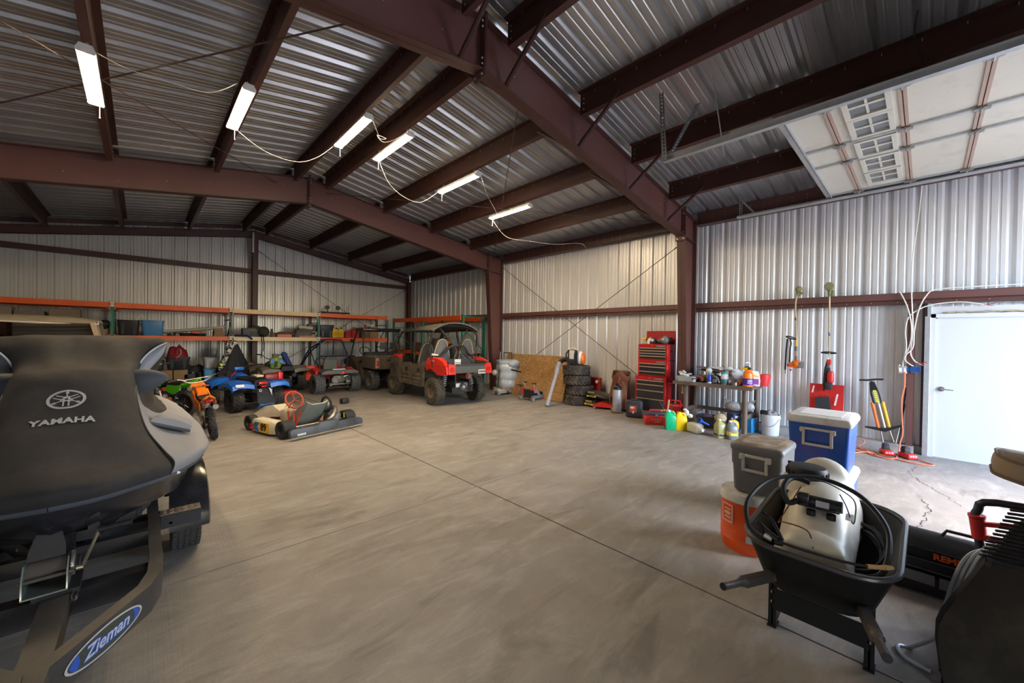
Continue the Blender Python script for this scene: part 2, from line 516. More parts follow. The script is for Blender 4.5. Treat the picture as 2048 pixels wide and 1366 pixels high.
# ---- roof sheets
cl = MB()
for sgn, xe in ((1, EAVE + 0.05), (-1, LW - 0.05)):
    s_ = sheet(ribs(YF, YB + 0.02, 0.12, .30, .040), 0, 1, lambda a, o, k: ((RX + sgn * 0.10 if k == 0 else xe), a, roof_z(RX + sgn * 0.10 if k == 0 else xe) + o * 1.1 + 0.004))
    cl.add(s_.v, s_.f)
# formed ridge cap with the same ribs
rp = ribs(YF, YB + 0.02, 0.12, .30, .040)
for sgn in (1, -1):
    s_ = sheet(rp, 0, 1, lambda a, o, k: (RX + sgn * (0.0 if k == 0 else 0.16), a, roof_z(RX + sgn * 0.16) + (0.034 if k == 0 else -0.004) + o * 1.1 + 0.002))
    cl.add(s_.v, s_.f)
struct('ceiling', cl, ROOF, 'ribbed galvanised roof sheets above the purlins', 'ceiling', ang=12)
# ================================================================ rigid frames, purlins, girts, bracing
def ibeam_h(m, x0, zb0, zt0, x1, zb1, zt1, y, bw=0.16, t=0.012):
    """sloping I-section in an x-z plane"""
    m.prism([(x0, zb0), (x1, zb1), (x1, zt1), (x0, zt0)], t, 'Y', y - t / 2, 1)
    for (za, zb, s) in ((zb0, zb1, 1), (zt0, zt1, -1)):
        m.prism([(x0, za), (x1, zb), (x1, zb + s * 0.014), (x0, za + s * 0.014)], bw, 'Y', y - bw / 2, 0)
def rtop(x): return 5.107 - abs(x - RX) * SL
def rbot(x): return 4.54 - abs(x - RX) * 0.158
PX_R = [3.00, 4.365, 5.73, 7.095]
PX_L = [2.36, 0.995, -0.37, -1.735]
def make_frame(y, label, loc):
    t = thing('steel_frame', label, 'beam', (0, y, 0))
    for side, xk in ((1, 7.82), (-1, 2.68 * 2 - 7.82)):
        m = MB()
        ibeam_h(m, RX, rbot(RX), rtop(RX), xk, rbot(xk), rtop(xk), 0)
        m.bx(RX + side * 0.002, RX + side * 0.016, -0.095, 0.095, 4.46, 5.16, 0)
        if side == 1:
            for z in (4.49, 4.60, 4.66, 5.0, 5.06, 5.13):
                for yy in (-0.06, 0.06): m.cyl((RX - .035, yy, z), (RX + .035, yy, z), .013, n=6, mi=2)
        random.seed(int(y * 10) + side)
        for k in range(8):
            x = RX + side * (.5 + k * .62); zc = rbot(x) + .1 + random.random() * .3
            m.cyl((x, -.012, zc), (x, .012, zc), .007, n=6, mi=2)
        m.build('rafter', [RED_STEEL, RED_STEEL_LIT, BOLT], t)
        # tapered column
        c = MB()
        xo = RX + side * (8.42 - RX)
        xb = RX + side * (8.10 - RX)
        zk = rbot(xk)
        pts = [(xb, 0.01), (xo, 0.01), (xo, rtop(xo)), (xk + side * 0.02, rtop(xk)), (xk + side * 0.02, zk)]
        c.prism(pts, 0.012, 'Y', -0.006, 1)
        bw = 0.17
        c.prism([(xb, 0.01), (xb + side * .014, 0.01), (xk + side * .034, zk), (xk + side * .02, zk)], bw, 'Y', -bw / 2, 0)
        c.prism([(xo, 0.01), (xo - side * .014, 0.01), (xo - side * .014, rtop(xo)), (xo, rtop(xo))], bw, 'Y', -bw / 2, 0)
        c.prism([(xo, rtop(xo)), (xk, rtop(xk)), (xk, rtop(xk) - .014), (xo, rtop(xo) - .014)], bw, 'Y', -bw / 2, 0)
        c.bx(xk + side * .002, xk + side * .018, -0.1, 0.1, zk - .09, rtop(xk) + .05, 0)       # end plate
        c.prism([(xk, zk), (xo, zk - .06), (xo, zk - .048), (xk, zk + .012)], bw * .9, 'Y', -bw * .45, 0)   # stiffener
        c.bx(xb - .02, xo + .02, -0.11, 0.11, 0, 0.016, 0)
        for z in [zk - .05, zk + .08, rtop(xk) - .08, rtop(xk) + .02]:
            for yy in (-0.06, 0.06): c.cyl((xk - side * .016, yy, z), (xk + side * .03, yy, z), .014, n=6, mi=2)
        c.build('column', [RED_STEEL, RED_STEEL_LIT, BOLT], t)
    # flange braces from the bottom flange out to the purlins, one mesh each
    for x in PX_R[:] + [PX_L[0], PX_L[1], PX_L[2]]:
        for s in (-1, 1):
            if y > 5 and s < 0: continue
            k = MB()
            zb = rbot(x) + 0.02; zp = roof_z(x) - 0.20
            px = x
            k.tube([(px, s * .07, zb), (px, s * .12, zb + .05), (px + .01, s * .70, zp)], 0.027, 8)
            k.cyl((px - .03, s * .07, zb + .005), (px + .03, s * .07, zb + .005), .012, n=6)
            k.build('flange_brace', RED_STEEL_SHADED, t)
    return t
make_frame(FR[0], 'nearest red brown steel frame crossing overhead from ridge to right hand column', 0)
make_frame(FR[1], 'farther red brown steel frame with column beside the red buggy', 0)

# ---- purlins: one per bay and line
def purlin(x, y0, y1, label, sd, name='roof_purlin', grp='roof purlins'):
    m = MB()
    zt = roof_z(x) - 0.003; zb = zt - 0.275; t = 0.004
    sl = -SL if x > RX else SL
    m.bx(x - t, x + t, y0, y1, zb, zt, 1)
    w = 0.07
    m.prism([(x, zb), (x + sd * w, zb + sl * sd * w), (x + sd * w, zb + sl * sd * w + .006), (x, zb + .006)], y1 - y0, 'Y', y0, 0)
    m.prism([(x + sd * w, zb + sl * sd * w), (x + sd * (w - .005), zb + sl * sd * w), (x + sd * (w - .005), zb + sl * sd * w + .022), (x + sd * w, zb + sl * sd * w + .022)], y1 - y0, 'Y', y0, 0)
    m.prism([(x, zt), (x - sd * w, zt - sl * sd * w), (x - sd * w, zt - sl * sd * w - .006), (x, zt - .006)], y1 - y0, 'Y', y0, 1)
    # bolts and clip holes at the ends
    for ye in (y0 + .06, y1 - .06):
        for dz in (.06, .14, .2):
            m.cyl((x - .014, ye, zb + dz), (x + .014, ye, zb + dz), .009, n=6, mi=2)
    # roofing screws show through along the top
    yy = y0 + .2
    while yy < y1:
        m.cyl((x - .012, yy, zt - .05), (x - .012, yy, zt - .02), .004, n=5, mi=2); yy += .3
    return one(name, m, [RED_STEEL, RED_STEEL_SHADED, BOLT], label, 'beam', None, grp)
BAY = [(YF + .02, FR[0] - .09, 'nearest bay'), (FR[0] + .09, FR[1] - .09, 'shop light bay'), (FR[1] + .09, 15.25, 'bay by the back wall')]
ords = ['closest to the ridge', 'second from the ridge', 'third from the ridge', 'fourth from the ridge']
for bi, (y0, y1, bn) in enumerate(BAY):
    for i, x in enumerate(PX_R):
        purlin(x, y0, y1, 'roof purlin on right slope, %s, %s' % (ords[i], bn), 1)
    for i, x in enumerate(PX_L):
        if bi == 0 and i > 0: continue
        purlin(x, y0, y1, 'roof purlin on left slope, %s, %s' % (ords[i], bn), 1 if i < 2 else -1)
# brackets carrying the purlins on the end-wall rafter
def eave(y0, y1, label):
    m = MB()
    z0 = 4.03; z1 = roof_z(8.42) - .003
    m.bx(8.416, 8.424, y0, y1, z0, z1, 1)
    m.bx(8.33, 8.424, y0, y1, z0, z0 + .006, 0)
    m.bx(8.33, 8.336, y0, y1, z0, z0 + .02, 0)
    m.bx(8.416, 8.53, y0, y1, z0, z0 + .006, 0)
    yy = y0 + .1
    while yy < y1:
        for dz in (.07, .13, .19): m.cyl((8.408, yy, z0 + dz), (8.43, yy, z0 + dz), .006, n=5, mi=2)
        yy += .22
    return one('eave_strut', m, [RED_STEEL, RED_STEEL, BOLT], label, 'beam', None, 'eave struts of the right wall')
for bi, (y0, y1, bn) in enumerate(BAY):
    eave(y0, y1, 'red eave strut atop the right wall, %s' % bn)

# ---- wall girts
def girt_x(y0, y1, label):
    m = MB(); z0 = 2.245; z1 = 2.42; x = 8.42
    m.bx(x, x + .006, y0, y1, z0 + .07, z1, 1)
    m.bx(x, x + .1, y0, y1, z1 - .005, z1, 0)
    m.prism([(x, z0 + .075), (x + .03, z0 + .06), (x + .03, z0), (x + .024, z0), (x + .024, z0 + .055), (x - .003, z0 + .07)], y1 - y0, 'Y', y0, 0)
    m.bx(x + .02, x + .1, y0, y1, z0 - .002, z0 + .004, 0)
    yy = y0 + .15
    while yy < y1: m.cyl((x + .012, yy, z0 + .035), (x + .03, yy, z0 + .035), .008, n=6, mi=2); yy += .3
    return one('wall_girt', m, [RED_STEEL, RED_STEEL_LIT, BOLT], label, 'beam', None, 'wall girts')
girt_x(YF, FR[0] - .09, 'red wall girt above the white door and workbench')
girt_x(FR[0] + .09, FR[1] - .09, 'red wall girt between the two columns, above the tool chest and tyres')
girt_x(FR[1] + .09, 15.4, 'red wall girt behind the racking at the far end of the right wall')
def girt_y(x0, x1, label):
    m = MB(); z0 = 3.67; z1 = 3.80; y = 15.40
    m.bx(x0, x1, y, y + .006, z0 + .06, z1, 0)
    m.bx(x0, x1, y, y + .2, z1 - .005, z1, 0)
    m.bx(x0, x1, y - .02, y - .014, z0, z0 + .052, 1)
    m.bx(x0, x1, y - .02, y + .02, z0 + .052, z0 + .06, 1)
    m.bx(x0, x1, y - .02, y + .2, z0 - .004, z0 + .002, 1)
    return one('wall_girt', m, [RED_STEEL, RED_STEEL], label, 'beam', None, 'wall girts')
girt_y(LW + .05, 2.63, 'red girt on the back wall left of the middle post')
girt_y(2.80, 8.30, 'red girt on the back wall right of the middle post')

# ---- end wall rafter, rake angle, posts
t = thing('end_wall_rafter', 'red brown rafter lying along the slope of the back wall', 'beam', (0, 15.3, 0))
for side, xe in ((1, 8.36), (-1, LW + .1)):
    m = MB()
    def zr(x, o): return roof_z(x) - o
    m.prism([(RX, zr(RX, .44)), (xe, zr(xe, .44)), (xe, zr(xe, .22)), (RX, zr(RX, .22))], .012, 'Y', -.02)
    m.prism([(RX, zr(RX, .44)), (xe, zr(xe, .44)), (xe, zr(xe, .43)), (RX, zr(RX, .43))], .1, 'Y', -.02)
    m.prism([(RX, zr(RX, .22)), (xe, zr(xe, .22)), (xe, zr(xe, .23)), (RX, zr(RX, .23))], .1, 'Y', -.02)
    m.build('rafter', RED_STEEL, t)
    m = MB(); m.prism([(RX, zr(RX, .13)), (xe, zr(xe, .13)), (xe, zr(xe, .01)), (RX, zr(RX, .01))], .01, 'Y', .16)
    m.build('rake_angle', RED_STEEL, t)
for x in PX_R + PX_L:
    m = MB()
    s = 1 if x > RX else -1
    zb = roof_z(x) - .42
    m.prism([(x - .055, zb), (x - .02, zb), (x - .02, zb + .13), (x - .075, zb + .19), (x - .075, zb + .13)], .02, 'Y', -.06)
    m.prism([(x - .02, zb), (x + .04, zb + .12), (x + .04, zb + .19), (x - .02, zb + .13)], .02, 'Y', -.06)
    m.build('purlin_bracket', RED_STEEL, t)
def ipost(name, label, x, y, z1, w=0.15, d=0.2, cat='post'):
    m = MB()
    m.bx(x - w/2, x + w/2, y, y + .012, 0, z1, 0); m.bx(x - w/2, x + w/2, y + d - .012, y + d, 0, z1, 0)
    m.bx(x - .005, x + .005, y, y + d, 0, z1, 1)
    m.bx(x - .12, x + .12, y - .03, y + d, 0, .015, 0)
    return one(name, m, [RED_STEEL, RED_STEEL_LIT], label, cat)
ipost('end_wall_post', 'red brown post in the middle of the back wall under the ridge', 2.715, 15.2, 4.84)
ipost('corner_post', 'red brown post in the far right corner of the building', 8.33, 15.2, 3.95, 0.14)
m = MB()
for z in [4.35 + i * .075 for i in range(8)]: m.cyl((2.66, 15.16, z), (2.66, 15.2, z), .014, n=6)
m.bx(2.61, 2.655, 15.12, 15.2, 4.3, 4.95)
m.cyl((2.63, 15.16, 4.17), (2.56, 15.1, 4.27), .012); m.cyl((2.56, 15.1, 4.27), (2.54, 15.1, 4.31), .01)
one('splice_plate', m, BOLT, 'bolted plate joining the end rafter to the middle post', 'plate')

# ---- rod bracing
ROD = pm('rod_steel', (0.09, 0.055, 0.045), 0.5, 0.5, 0.2, 8)
def rod(a, b, label, r=0.008, grp='tension rods'):
    m = MB(); a = Vector(a); b = Vector(b); d = (b - a).normalized()
    m.cyl(a, b, r, n=6)
    for p, s in ((a, 1), (b, -1)): m.cyl(p, p + d * s * .18, r * 1.6, n=6)
    return one('brace_rod', m, ROD, label, 'rod', None, grp)
rod((8.33, 9.36, 3.93), (8.33, 3.62, 0.22), 'tension rod on the right wall running down to behind the red tool chest')
rod((8.33, 3.60, 3.70), (8.33, 9.25, 0.25), 'tension rod on the right wall running down towards the sheet of particle board')
rod((2.80, 15.34, 4.42), (8.2, 15.34, 0.9), 'tension rod on the back wall falling from the middle post to the right')
rod((8.23, 15.34, 3.63), (2.85, 15.34, 0.25), 'tension rod on the back wall rising to the far right corner post')
rod((3.40, 3.48, 4.80), (8.0, 9.36, 4.05), 'roof tension rod from the near frame down to the far column', 0.007)
rod((3.0, 9.36, 4.84), (8.0, 3.50, 4.02), 'roof tension rod from the far frame down to the near right column', 0.007)
rod((2.02, 9.36, 4.80), (-2.6, 3.48, 4.1), 'left roof tension rod rising to the far frame past the first shop light', 0.007)
rod((1.80, 3.48, 4.75), (-2.6, 9.36, 4.1), 'left roof tension rod rising to the near frame across the first shop light', 0.009)

# ---- shop lights
LAMP = emis('led_tube', (1.0, 0.80, 0.53), 46.0)
FIX = pm('fixture_white', (0.75, 0.73, 0.68), 0.4, 0, 0.05, 8)
def shop_light(x, label, first=None):
    z = 4.87 - abs(x - RX) * SL
    if first is not None: return dup(first, (x, 6.22, z), None, label)
    t = thing('shop_light', label, 'light', (x, 6.22, z), 0, 'hanging shop lights')
    m = MB()
    m.prism([(-.072, -.01), (-.045, .045), (.045, .045), (.072, -.01), (.066, -.012), (.04, .036), (-.04, .036), (-.066, -.012)], 1.22, 'Y', -.61)
    for s in (-1, 1):
        m.prism([(-.072, -.012), (-.045, .045), (.045, .045), (.072, -.012), (.06, -.03), (-.06, -.03)], .03, 'Y', s * .615 - .015)
    m.build('housing', FIX, t)
    for s in (-1, 1):
        d = MB(); d.lathe([(0.001, -.6), (.020, -.595), (.020, .595), (0.001, .6)], 'Y', (s * .034, 0, -.006), 12)
        d.build('led_tube', LAMP, t)
    h = MB()
    zt = 5.0 - 4.87
    for yy in (-.5, .5):
        pts = [(0, yy, .05 + (zt - .05) * k / 8) for k in range(9)]
        for k in range(8): h.torus((0, yy, .056 + (zt - .05) * k / 8), .010, .0025, 'X' if k % 2 else 'Y', 8, 4)
        h.build('chain', BOLT, t); h = MB()
    p = MB(); p.cyl((.03, .6, -.03), (.03, .6, -.16), .003, n=5); p.ell((.03, .6, -.165), .008, 8, 6); p.build('pull_cord', WHITE_CORD, t)
    return t
LX_ = [-0.405, 0.92, 2.38, 3.05, 4.40, 5.76]
LL = ['glowing twin tube shop light hanging at far left over the jet ski', 'glowing shop light second from the left', 'glowing shop light just left of the roof ridge', 'glowing shop light just right of the roof ridge',
      'glowing shop light fifth from the left, on the right slope', 'glowing shop light farthest right, nearest the right wall']
l0 = shop_light(LX_[0], LL[0])
for x, lb in zip(LX_[1:], LL[1:]): shop_light(x, lb, l0)
def cord(pts, label, r=0.0045, mat=WHITE_CORD, name='light_cord', cat='cord', grp='cords between the shop lights', k=6):
    m = MB(); m.tube(pts, r, 6, smooth=k)
    return one(name, m, mat, label, cat, None, grp)
def lz(x): return 4.87 - abs(x - RX) * SL
cord([(-.33, 5.6, lz(-.4)), (-.1, 5.55, 4.28), (.25, 5.5, 4.27), (.55, 5.55, 4.34), (.80, 5.6, lz(.92) + .0)], 'white cord sagging between the first and second shop lights')
cord([(.95, 6.84, lz(.92)), (1.35, 6.95, 4.42), (1.8, 7.0, 4.42), (2.1, 6.95, 4.58), (2.33, 6.85, lz(2.38))], 'white cord sagging between the second and third shop lights')
cord([(2.42, 5.6, lz(2.38)), (2.55, 5.7, 4.7), (2.62, 5.75, 4.64), (2.70, 5.72, 4.66), (2.58, 5.76, 4.68), (2.66, 5.74, 4.60), (2.8, 5.7, 4.66), (2.98, 5.62, lz(3.05))], 'white knotted cord across the ridge between the middle two shop lights')
cord([(3.1, 6.84, lz(3.05)), (3.35, 6.95, 4.5), (3.7, 7.0, 4.34), (4.05, 6.98, 4.33), (4.36, 6.84, lz(4.40))], 'white cord sagging between the fourth and fifth shop lights')
cord([(4.46, 5.6, lz(4.4)), (4.75, 5.75, 4.33), (5.05, 5.9, 4.2), (5.4, 6.2, 4.2), (5.70, 6.6, lz(5.76))], 'white cord sagging between the fifth and sixth shop lights')
cord([(5.78, 6.84, lz(5.76)), (6.3, 6.9, 4.05), (6.9, 6.7, 4.02), (7.5, 6.4, 4.0), (8.1, 6.2, 4.1), (8.30, 6.1, 4.06), (8.32, 6.05, 3.9)], 'white cord running from the last shop light to the right wall')
# ================================================================ open overhead door under the roof
DOOR_SKIN = pm('door_skin_cream', (0.60, 0.57, 0.49), 0.55, 0, 0.05, 1.5, dirt=(0.50, 0.47, 0.40), dirt_amt=0.25)
DOOR_JOINT = pm('door_joint_tan', (0.42, 0.30, 0.24), 0.6, 0, 0.12, 5)
GLASS_DARK = pm('door_glass', (0.16, 0.17, 0.18), 0.08, 0, 0.15, 4)
t = thing('overhead_door', 'cream sectional overhead door parked flat under the roof at upper right', 'garage door', (0, 0, 4.0))
JY_ = [1.12, .735, .185, -.345, -.875, -1.405]
for i in range(5):
    m = MB()
    y1, y0 = JY_[i], JY_[i + 1]
    m.bx(4.93, 8.02, y0 + .012, y1 - .012, .002, .046)
    pn = m.build('panel', DOOR_SKIN, t)
    j = MB()
    if i < 4:
        j.bx(4.95, 8.0, y0 - .030, y0 - .004, -.012, .03); j.bx(4.95, 8.0, y0 + .004, y0 + .030, -.012, .03)
        j.build('section_joint', DOOR_JOINT, t)
m = MB(); m.bx(4.93, 8.02, 1.085, 1.135, -.02, .05); m.bx(4.93, 8.02, 1.06, 1.07, -.04, .0); m.build('edge_channel', GALV, t)
for x in (6.0, 6.61):
    m = MB()
    for i in range(5):
        m.bx(x - .024, x + .024, JY_[i+1] + .035, JY_[i] - .035, -.022, .003)
    m.build('stile', GALV, t)
m = MB()
for x in (4.955, 7.985): m.bx(x - .03, x + .03, -1.4, 1.1, -.016, .003)
m.build('stile', GALV, t)
for y in JY_[1:5]:
    for x in (4.97, 6.0, 6.61, 7.97):
        h = MB()
        h.prism([(x - .03, y - .06), (x + .03, y - .06), (x + .045, y), (x + .03, y + .06), (x - .03, y + .06), (x - .045, y)], .012, 'Z', -.036)
        h.cyl((x - .05, y, -.036), (x + .05, y, -.036), .014, n=8)
        h.build('hinge', STEEL, t)
for x in (5.13, 5.665, 6.30, 6.90, 7.48):
    m = MB(); yc = .435; w, d = .215, .135
    for (a0, a1, b0, b1) in ((-w-.05, w+.05, d, d+.045), (-w-.05, w+.05, -d-.045, -d), (-w-.05, -w, -d, d), (w, w+.05, -d, d)):
        m.bx(x + a0, x + a1, yc + b0, yc + b1, -.03, .003)
    m.bx(x - .02, x + .02, yc - d, yc + d, -.022, .003); m.bx(x - w, x + w, yc - .010, yc + .010, -.02, .003)
    wn = m.build('window', DOOR_SKIN, t)
    p = MB(); p.bx(x - w, x + w, yc - d, yc + d, -.010, -.004); p.build('pane', GLASS_DARK, wn)

def track(x, y1, z, label, s):
    m = MB()
    prof = [(0, -.03), (.055, -.03), (.062, -.015), (.055, 0), (.055, .006), (.068, -.015), (.06, -.036), (-.006, -.036), (-.006, .03), (0, .03)]
    m.prism([(x + s * a, z + b) for a, b in prof], y1 + 2.0, 'Y', -2.0)
    m.bx(x - s * .03, x - s * .006, -2.0, y1, z + .02, z + .026)
    return m
t = thing('door_track', 'galvanised door track on the ridge side of the cream overhead door', 'track', (0, 0, 0), 0, 'overhead door tracks')
track(4.86, 2.36, 3.97, '', 1).build('rail', GALV, t)
def perf(m, a, b, w, u, n, hole=None):
    """perforated angle bar from a to b, flat width w in direction u, flange in direction n"""
    a = Vector(a); b = Vector(b); u = Vector(u).normalized(); n = Vector(n).normalized(); d = (b - a); Lh = d.length; d.normalize()
    for dirn in (u, n):
        o = dirn.cross(d).normalized() * .002
        step = .045; k = 0
        m.add([a - o, a + dirn * w * .3 - o, b + dirn * w * .3 - o, b - o], [(0, 1, 2, 3)])
        m.add([a + dirn * w * .7 - o, a + dirn * w - o, b + dirn * w - o, b + dirn * w * .7 - o], [(0, 1, 2, 3)])
        q = 0.0
        while q < Lh:
            p0 = a + d * q; p1 = a + d * min(Lh, q + step * .45)
            m.add([p0 + dirn * w * .3 - o, p0 + dirn * w * .7 - o, p1 + dirn * w * .7 - o, p1 + dirn * w * .3 - o], [(0, 1, 2, 3)]); q += step
for (a, b) in (((4.80, 2.34, 3.93), (4.76, 2.38, 4.78)), ((4.84, 2.30, 3.95), (5.22, 2.10, 4.72))):
    m = MB(); perf(m, a, b, .06, (1, 0, 0), (0, -1, 0)); m.build('hanger', GALV_DARK, t)
m = MB(); m.box((5.02, 1.75, 4.33), (.03, .004, .9), (0, R(-28), 0)); m.build('hanger_strap', GALV, t)
t2 = thing('door_track', 'galvanised door track along the right wall beside the eave strut', 'track', (0, 0, 0), 0, 'overhead door tracks')
track(8.10, 2.45, 3.97, '', -1).build('rail', GALV, t2)
m = MB(); perf(m, (8.1, 2.42, 3.93), (8.1, 2.42, 4.34), .045, (-1, 0, 0), (0, -1, 0)); m.build('hanger', GALV_DARK, t2)
m = MB(); m.box((8.12, 2.28, 4.12), (.004, .03, .42), (R(-38), 0, 0)); m.build('hanger_strap', GALV, t2)
# sticker on the underside of the purlin next to the door
LABEL_G = pm('label_greybrown', (0.20, 0.165, 0.14), 0.6, 0, 0.1, 5)
INK = pm('ink_black', (0.01, 0.01, 0.01), 0.6, 0, 0.1, 5)
m = MB(); zt = roof_z(5.73) - .2785
sx_ = basis((5.765, 1.62, zt - .012), (0, -1, 0), (-1, 0, .1667))
m.box((0, 0, 0), (.50, .05, .001), None, 0, sx_)
m.text('HSS  8 in. 14 GA  LOT 2207', .03, sx_ @ TRS((0.0, 0, -.002), (PI, 0, 0)), .0004, 1)
one('printed_sticker', m, [LABEL_G, INK], 'long printed paper sticker under the purlin beside the overhead door', 'sticker')

# ================================================================ side door
WHITE_DOOR = pm('white_steel_door', (0.60, 0.615, 0.64), 0.35, 0, 0.03, 2)
d0 = MB(); d0.bx(8.405, 8.45, -1.06, -.105, .012, 2.025)
dr = struct('door_1', d0, WHITE_DOOR, 'plain white steel side door with lever handle', 'door')
h = MB(); h.cyl((8.404, -.175, 1.0), (8.385, -.175, 1.0), .034, n=20); h.cyl((8.39, -.175, 1.0), (8.345, -.175, 1.0), .012, n=10)
h.tube([(8.348, -.172, 1.0), (8.345, -.20, 1.0), (8.35, -.29, .992)], [.012, .012, .008], 8)
h.build('handle', CHROME, dr)
f = MB()
f.bx(8.385, 8.47, -.105, -.055, 0, 2.085); f.bx(8.385, 8.47, -1.11, -1.06, 0, 2.085); f.bx(8.385, 8.47, -1.11, -.055, 2.03, 2.085)
f.bx(8.40, 8.46, -.122, -.105, 0, 2.03); f.bx(8.40, 8.46, -1.06, -.105, 2.018, 2.03)
struct('trim_1', f, WHITE_DOOR, 'white frame around the side door', 'door frame')
f = MB(); f.bx(8.37, 8.60, -.052, .004, 0, 2.05); f.bx(8.38, 8.60, -.055, -.02, 2.05, 2.24); f.bx(8.37, 8.60, -1.17, -1.115, 0, 2.24)
for z in (.3, .7, 1.15, 1.5, 1.72, 1.84, 1.95): f.cyl((8.366, -.015, z), (8.372, -.015, z), .006, n=6)
struct('trim_2', f, GALV, 'galvanised channel jamb beside the white door frame', 'jamb')
f = MB(); f.bx(8.43, 8.52, -1.15, -.02, 2.09, 2.19)
struct('trim_3', f, WALL_SIDE, 'pale metal filler strip above the white door frame', 'trim')
f = MB(); f.bx(8.385, 8.40, -1.05, -.11, 0.0, .012); struct('trim_4', f, GALV, 'metal sill under the white door', 'sill')
FOAM = pm('dusty_nest', (0.42, 0.33, 0.22), 0.95, 0, 0.3, 20, 0.6, 50)
m = MB(); random.seed(4)
for i in range(16): m.ell((8.42 + random.uniform(-.01, .02), -.22 - i * .055, 2.10 + random.uniform(0, .012)), (.03, .05, .014), 8, 5)
one('dust_debris', m, FOAM, 'brown dust and nest debris lying along the top of the white door frame', 'debris', kind='stuff')
m = MB()
m.bx(8.36, 8.372, .098, .182, .115, 2.245, 0); m.bx(8.36, 8.44, .098, .106, .115, 2.245, 1); m.bx(8.36, 8.44, .174, .182, .115, 2.245, 1)
for z in (1.3, 1.62, 2.2): m.cyl((8.35, .14, z), (8.362, .14, z), .008, n=6, mi=1)
one('door_stud', m, [RED_STEEL_LIT, RED_STEEL], 'short red steel stud standing on the kerb left of the white door', 'post')
DARKREC = pm('recess_sheet', (0.16, 0.155, 0.15), 0.6, 0.2, 0.15, 3)
m = MB(); m.bx(8.47, 8.54, .004, .03, .1, 2.24); one('jamb_channel', m, RED_STEEL, 'thin red channel behind the galvanised door jamb', 'channel')

# ---- electrical boxes and cables
BOXG = pm('box_galv', (0.55, 0.56, 0.56), 0.4, 0.6, 0.12, 20)
BLUE_P = pm('blue_plastic', (0.015, 0.13, 0.42), 0.35, 0, 0.1, 12)
BLUE_D = pm('blue_plastic_inside', (0.008, 0.05, 0.20), 0.45, 0, 0.1, 12)
ORC = pm('orange_cord', (0.75, 0.20, 0.10), 0.45, 0, 0.08, 20)
t = thing('outlet_box', 'grey metal outlet box mounted left of the red stud', 'electrical box', (8.36, .225, 1.25))
m = MB(); m.rbox((0, 0, 0), (.05, .10, .115), .008); m.build('box', BOXG, t)
m = MB()
for y in (-.025, .025):
    m.rbox((-.027, y, 0), (.006, .03, .06), .003)
m.build('outlets', WHITE, t)
m = MB(); m.cyl((0, .0, .055), (0, .0, .085), .012, n=8); m.cyl((0, .035, .055), (0, .035, .08), .01, n=8); m.build('connectors', BOXG, t)
t = thing('junction_box', 'open blue plastic junction box on the red stud', 'electrical box', (8.345, .09, 1.265))
m = MB()
m.bx(-.03, -.025, -.048, .048, -.038, .038, 1)
for (a, b, c, d) in ((-.05, .05, .036, .042), (-.05, .05, -.042, -.036), (-.05, -.044, -.042, .042), (.044, .05, -.042, .042)): m.bx(-.034, .02, a, b, c, d)
m.bx(-.02, .0, .05, .085, -.03, .03)
m.build('box', [BLUE_P, BLUE_D], t)
CG = 'white cables clipped to the stud and girt'
cord([(8.40, .30, 2.43), (8.38, .27, 2.42), (8.35, .19, 2.2), (8.34, .145, 1.95), (8.34, .14, 1.75), (8.345, .16, 1.6), (8.35, .21, 1.43), (8.36, .225, 1.33)], 'white cable bending from the left over the girt down to the grey outlet box', .008, WHITE_CORD, 'electrical_cable', 'cable', CG)
cord([(8.34, .07, 3.98), (8.40, .10, 3.5), (8.42, .15, 2.9), (8.40, .15, 2.45), (8.35, .145, 2.3), (8.345, .13, 2.0), (8.34, .125, 1.8), (8.34, .14, 1.6), (8.345, .14, 1.48), (8.34, .10, 1.39), (8.335, .07, 1.37)], 'white cable hanging straight down from the eave past the girt to loose wire ends', .008, WHITE_CORD, 'electrical_cable', 'cable', CG)
cord([(8.41, -.9, 2.455), (8.41, -.4, 2.455), (8.40, -.09, 2.44), (8.36, .0, 2.35), (8.345, .07, 2.15), (8.34, .11, 1.85), (8.335, .12, 1.6), (8.34, .19, 1.48), (8.34, .20, 1.40), (8.335, .15, 1.34), (8.335, .11, 1.315)], 'white cable coming from the right along the girt top to the blue junction box', .008, WHITE_CORD, 'electrical_cable', 'cable', CG)
cord([(8.37, -.55, 2.20), (8.37, -.35, 2.245), (8.37, -.1, 2.23), (8.36, .05, 2.17), (8.345, .17, 2.05), (8.34, .205, 1.85), (8.34, .19, 1.62), (8.345, .20, 1.5), (8.36, .222, 1.38), (8.36, .225, 1.33)], 'white cable looping wide above the white door corner to the outlet box', .008, WHITE_CORD, 'electrical_cable', 'cable', CG)
WIRE_R = pm('wire_red', (0.65, 0.04, 0.03), 0.4, 0, 0.1, 20)
m = MB()
for k, (c, e) in enumerate((((8.335, .07, 1.37), (8.335, .005, 1.355)), ((8.335, .07, 1.37), (8.335, .02, 1.335)), ((8.335, .07, 1.37), (8.335, .01, 1.33)), ((8.335, .05, 1.36), (8.335, -.0, 1.375)))):
    m.tube([c, ((c[0]), (c[1] + e[1]) / 2, (c[2] + e[2]) / 2 - .01), e], .003, 5, (0, 1, 1, 0)[k])
m.cyl((8.335, .01, 1.372), (8.335, -.025, 1.376), .007, n=6)
one('wire_ends', m, [WIRE_R, WHITE_CORD], 'loose red and white stripped wire ends beside the galvanised jamb', 'wire')
m = MB(); m.tube([(8.37, -.55, 2.2), (8.37, -.6, 2.18), (8.37, -.63, 2.185)], .004, 5); m.tube([(8.37, -.57, 2.19), (8.37, -.62, 2.205), (8.37, -.66, 2.22)], .003, 5, 1)
one('wire_ends', m, [WIRE_R, BLACK], 'bare wire ends with red caps in front of the strip above the white door', 'wire')

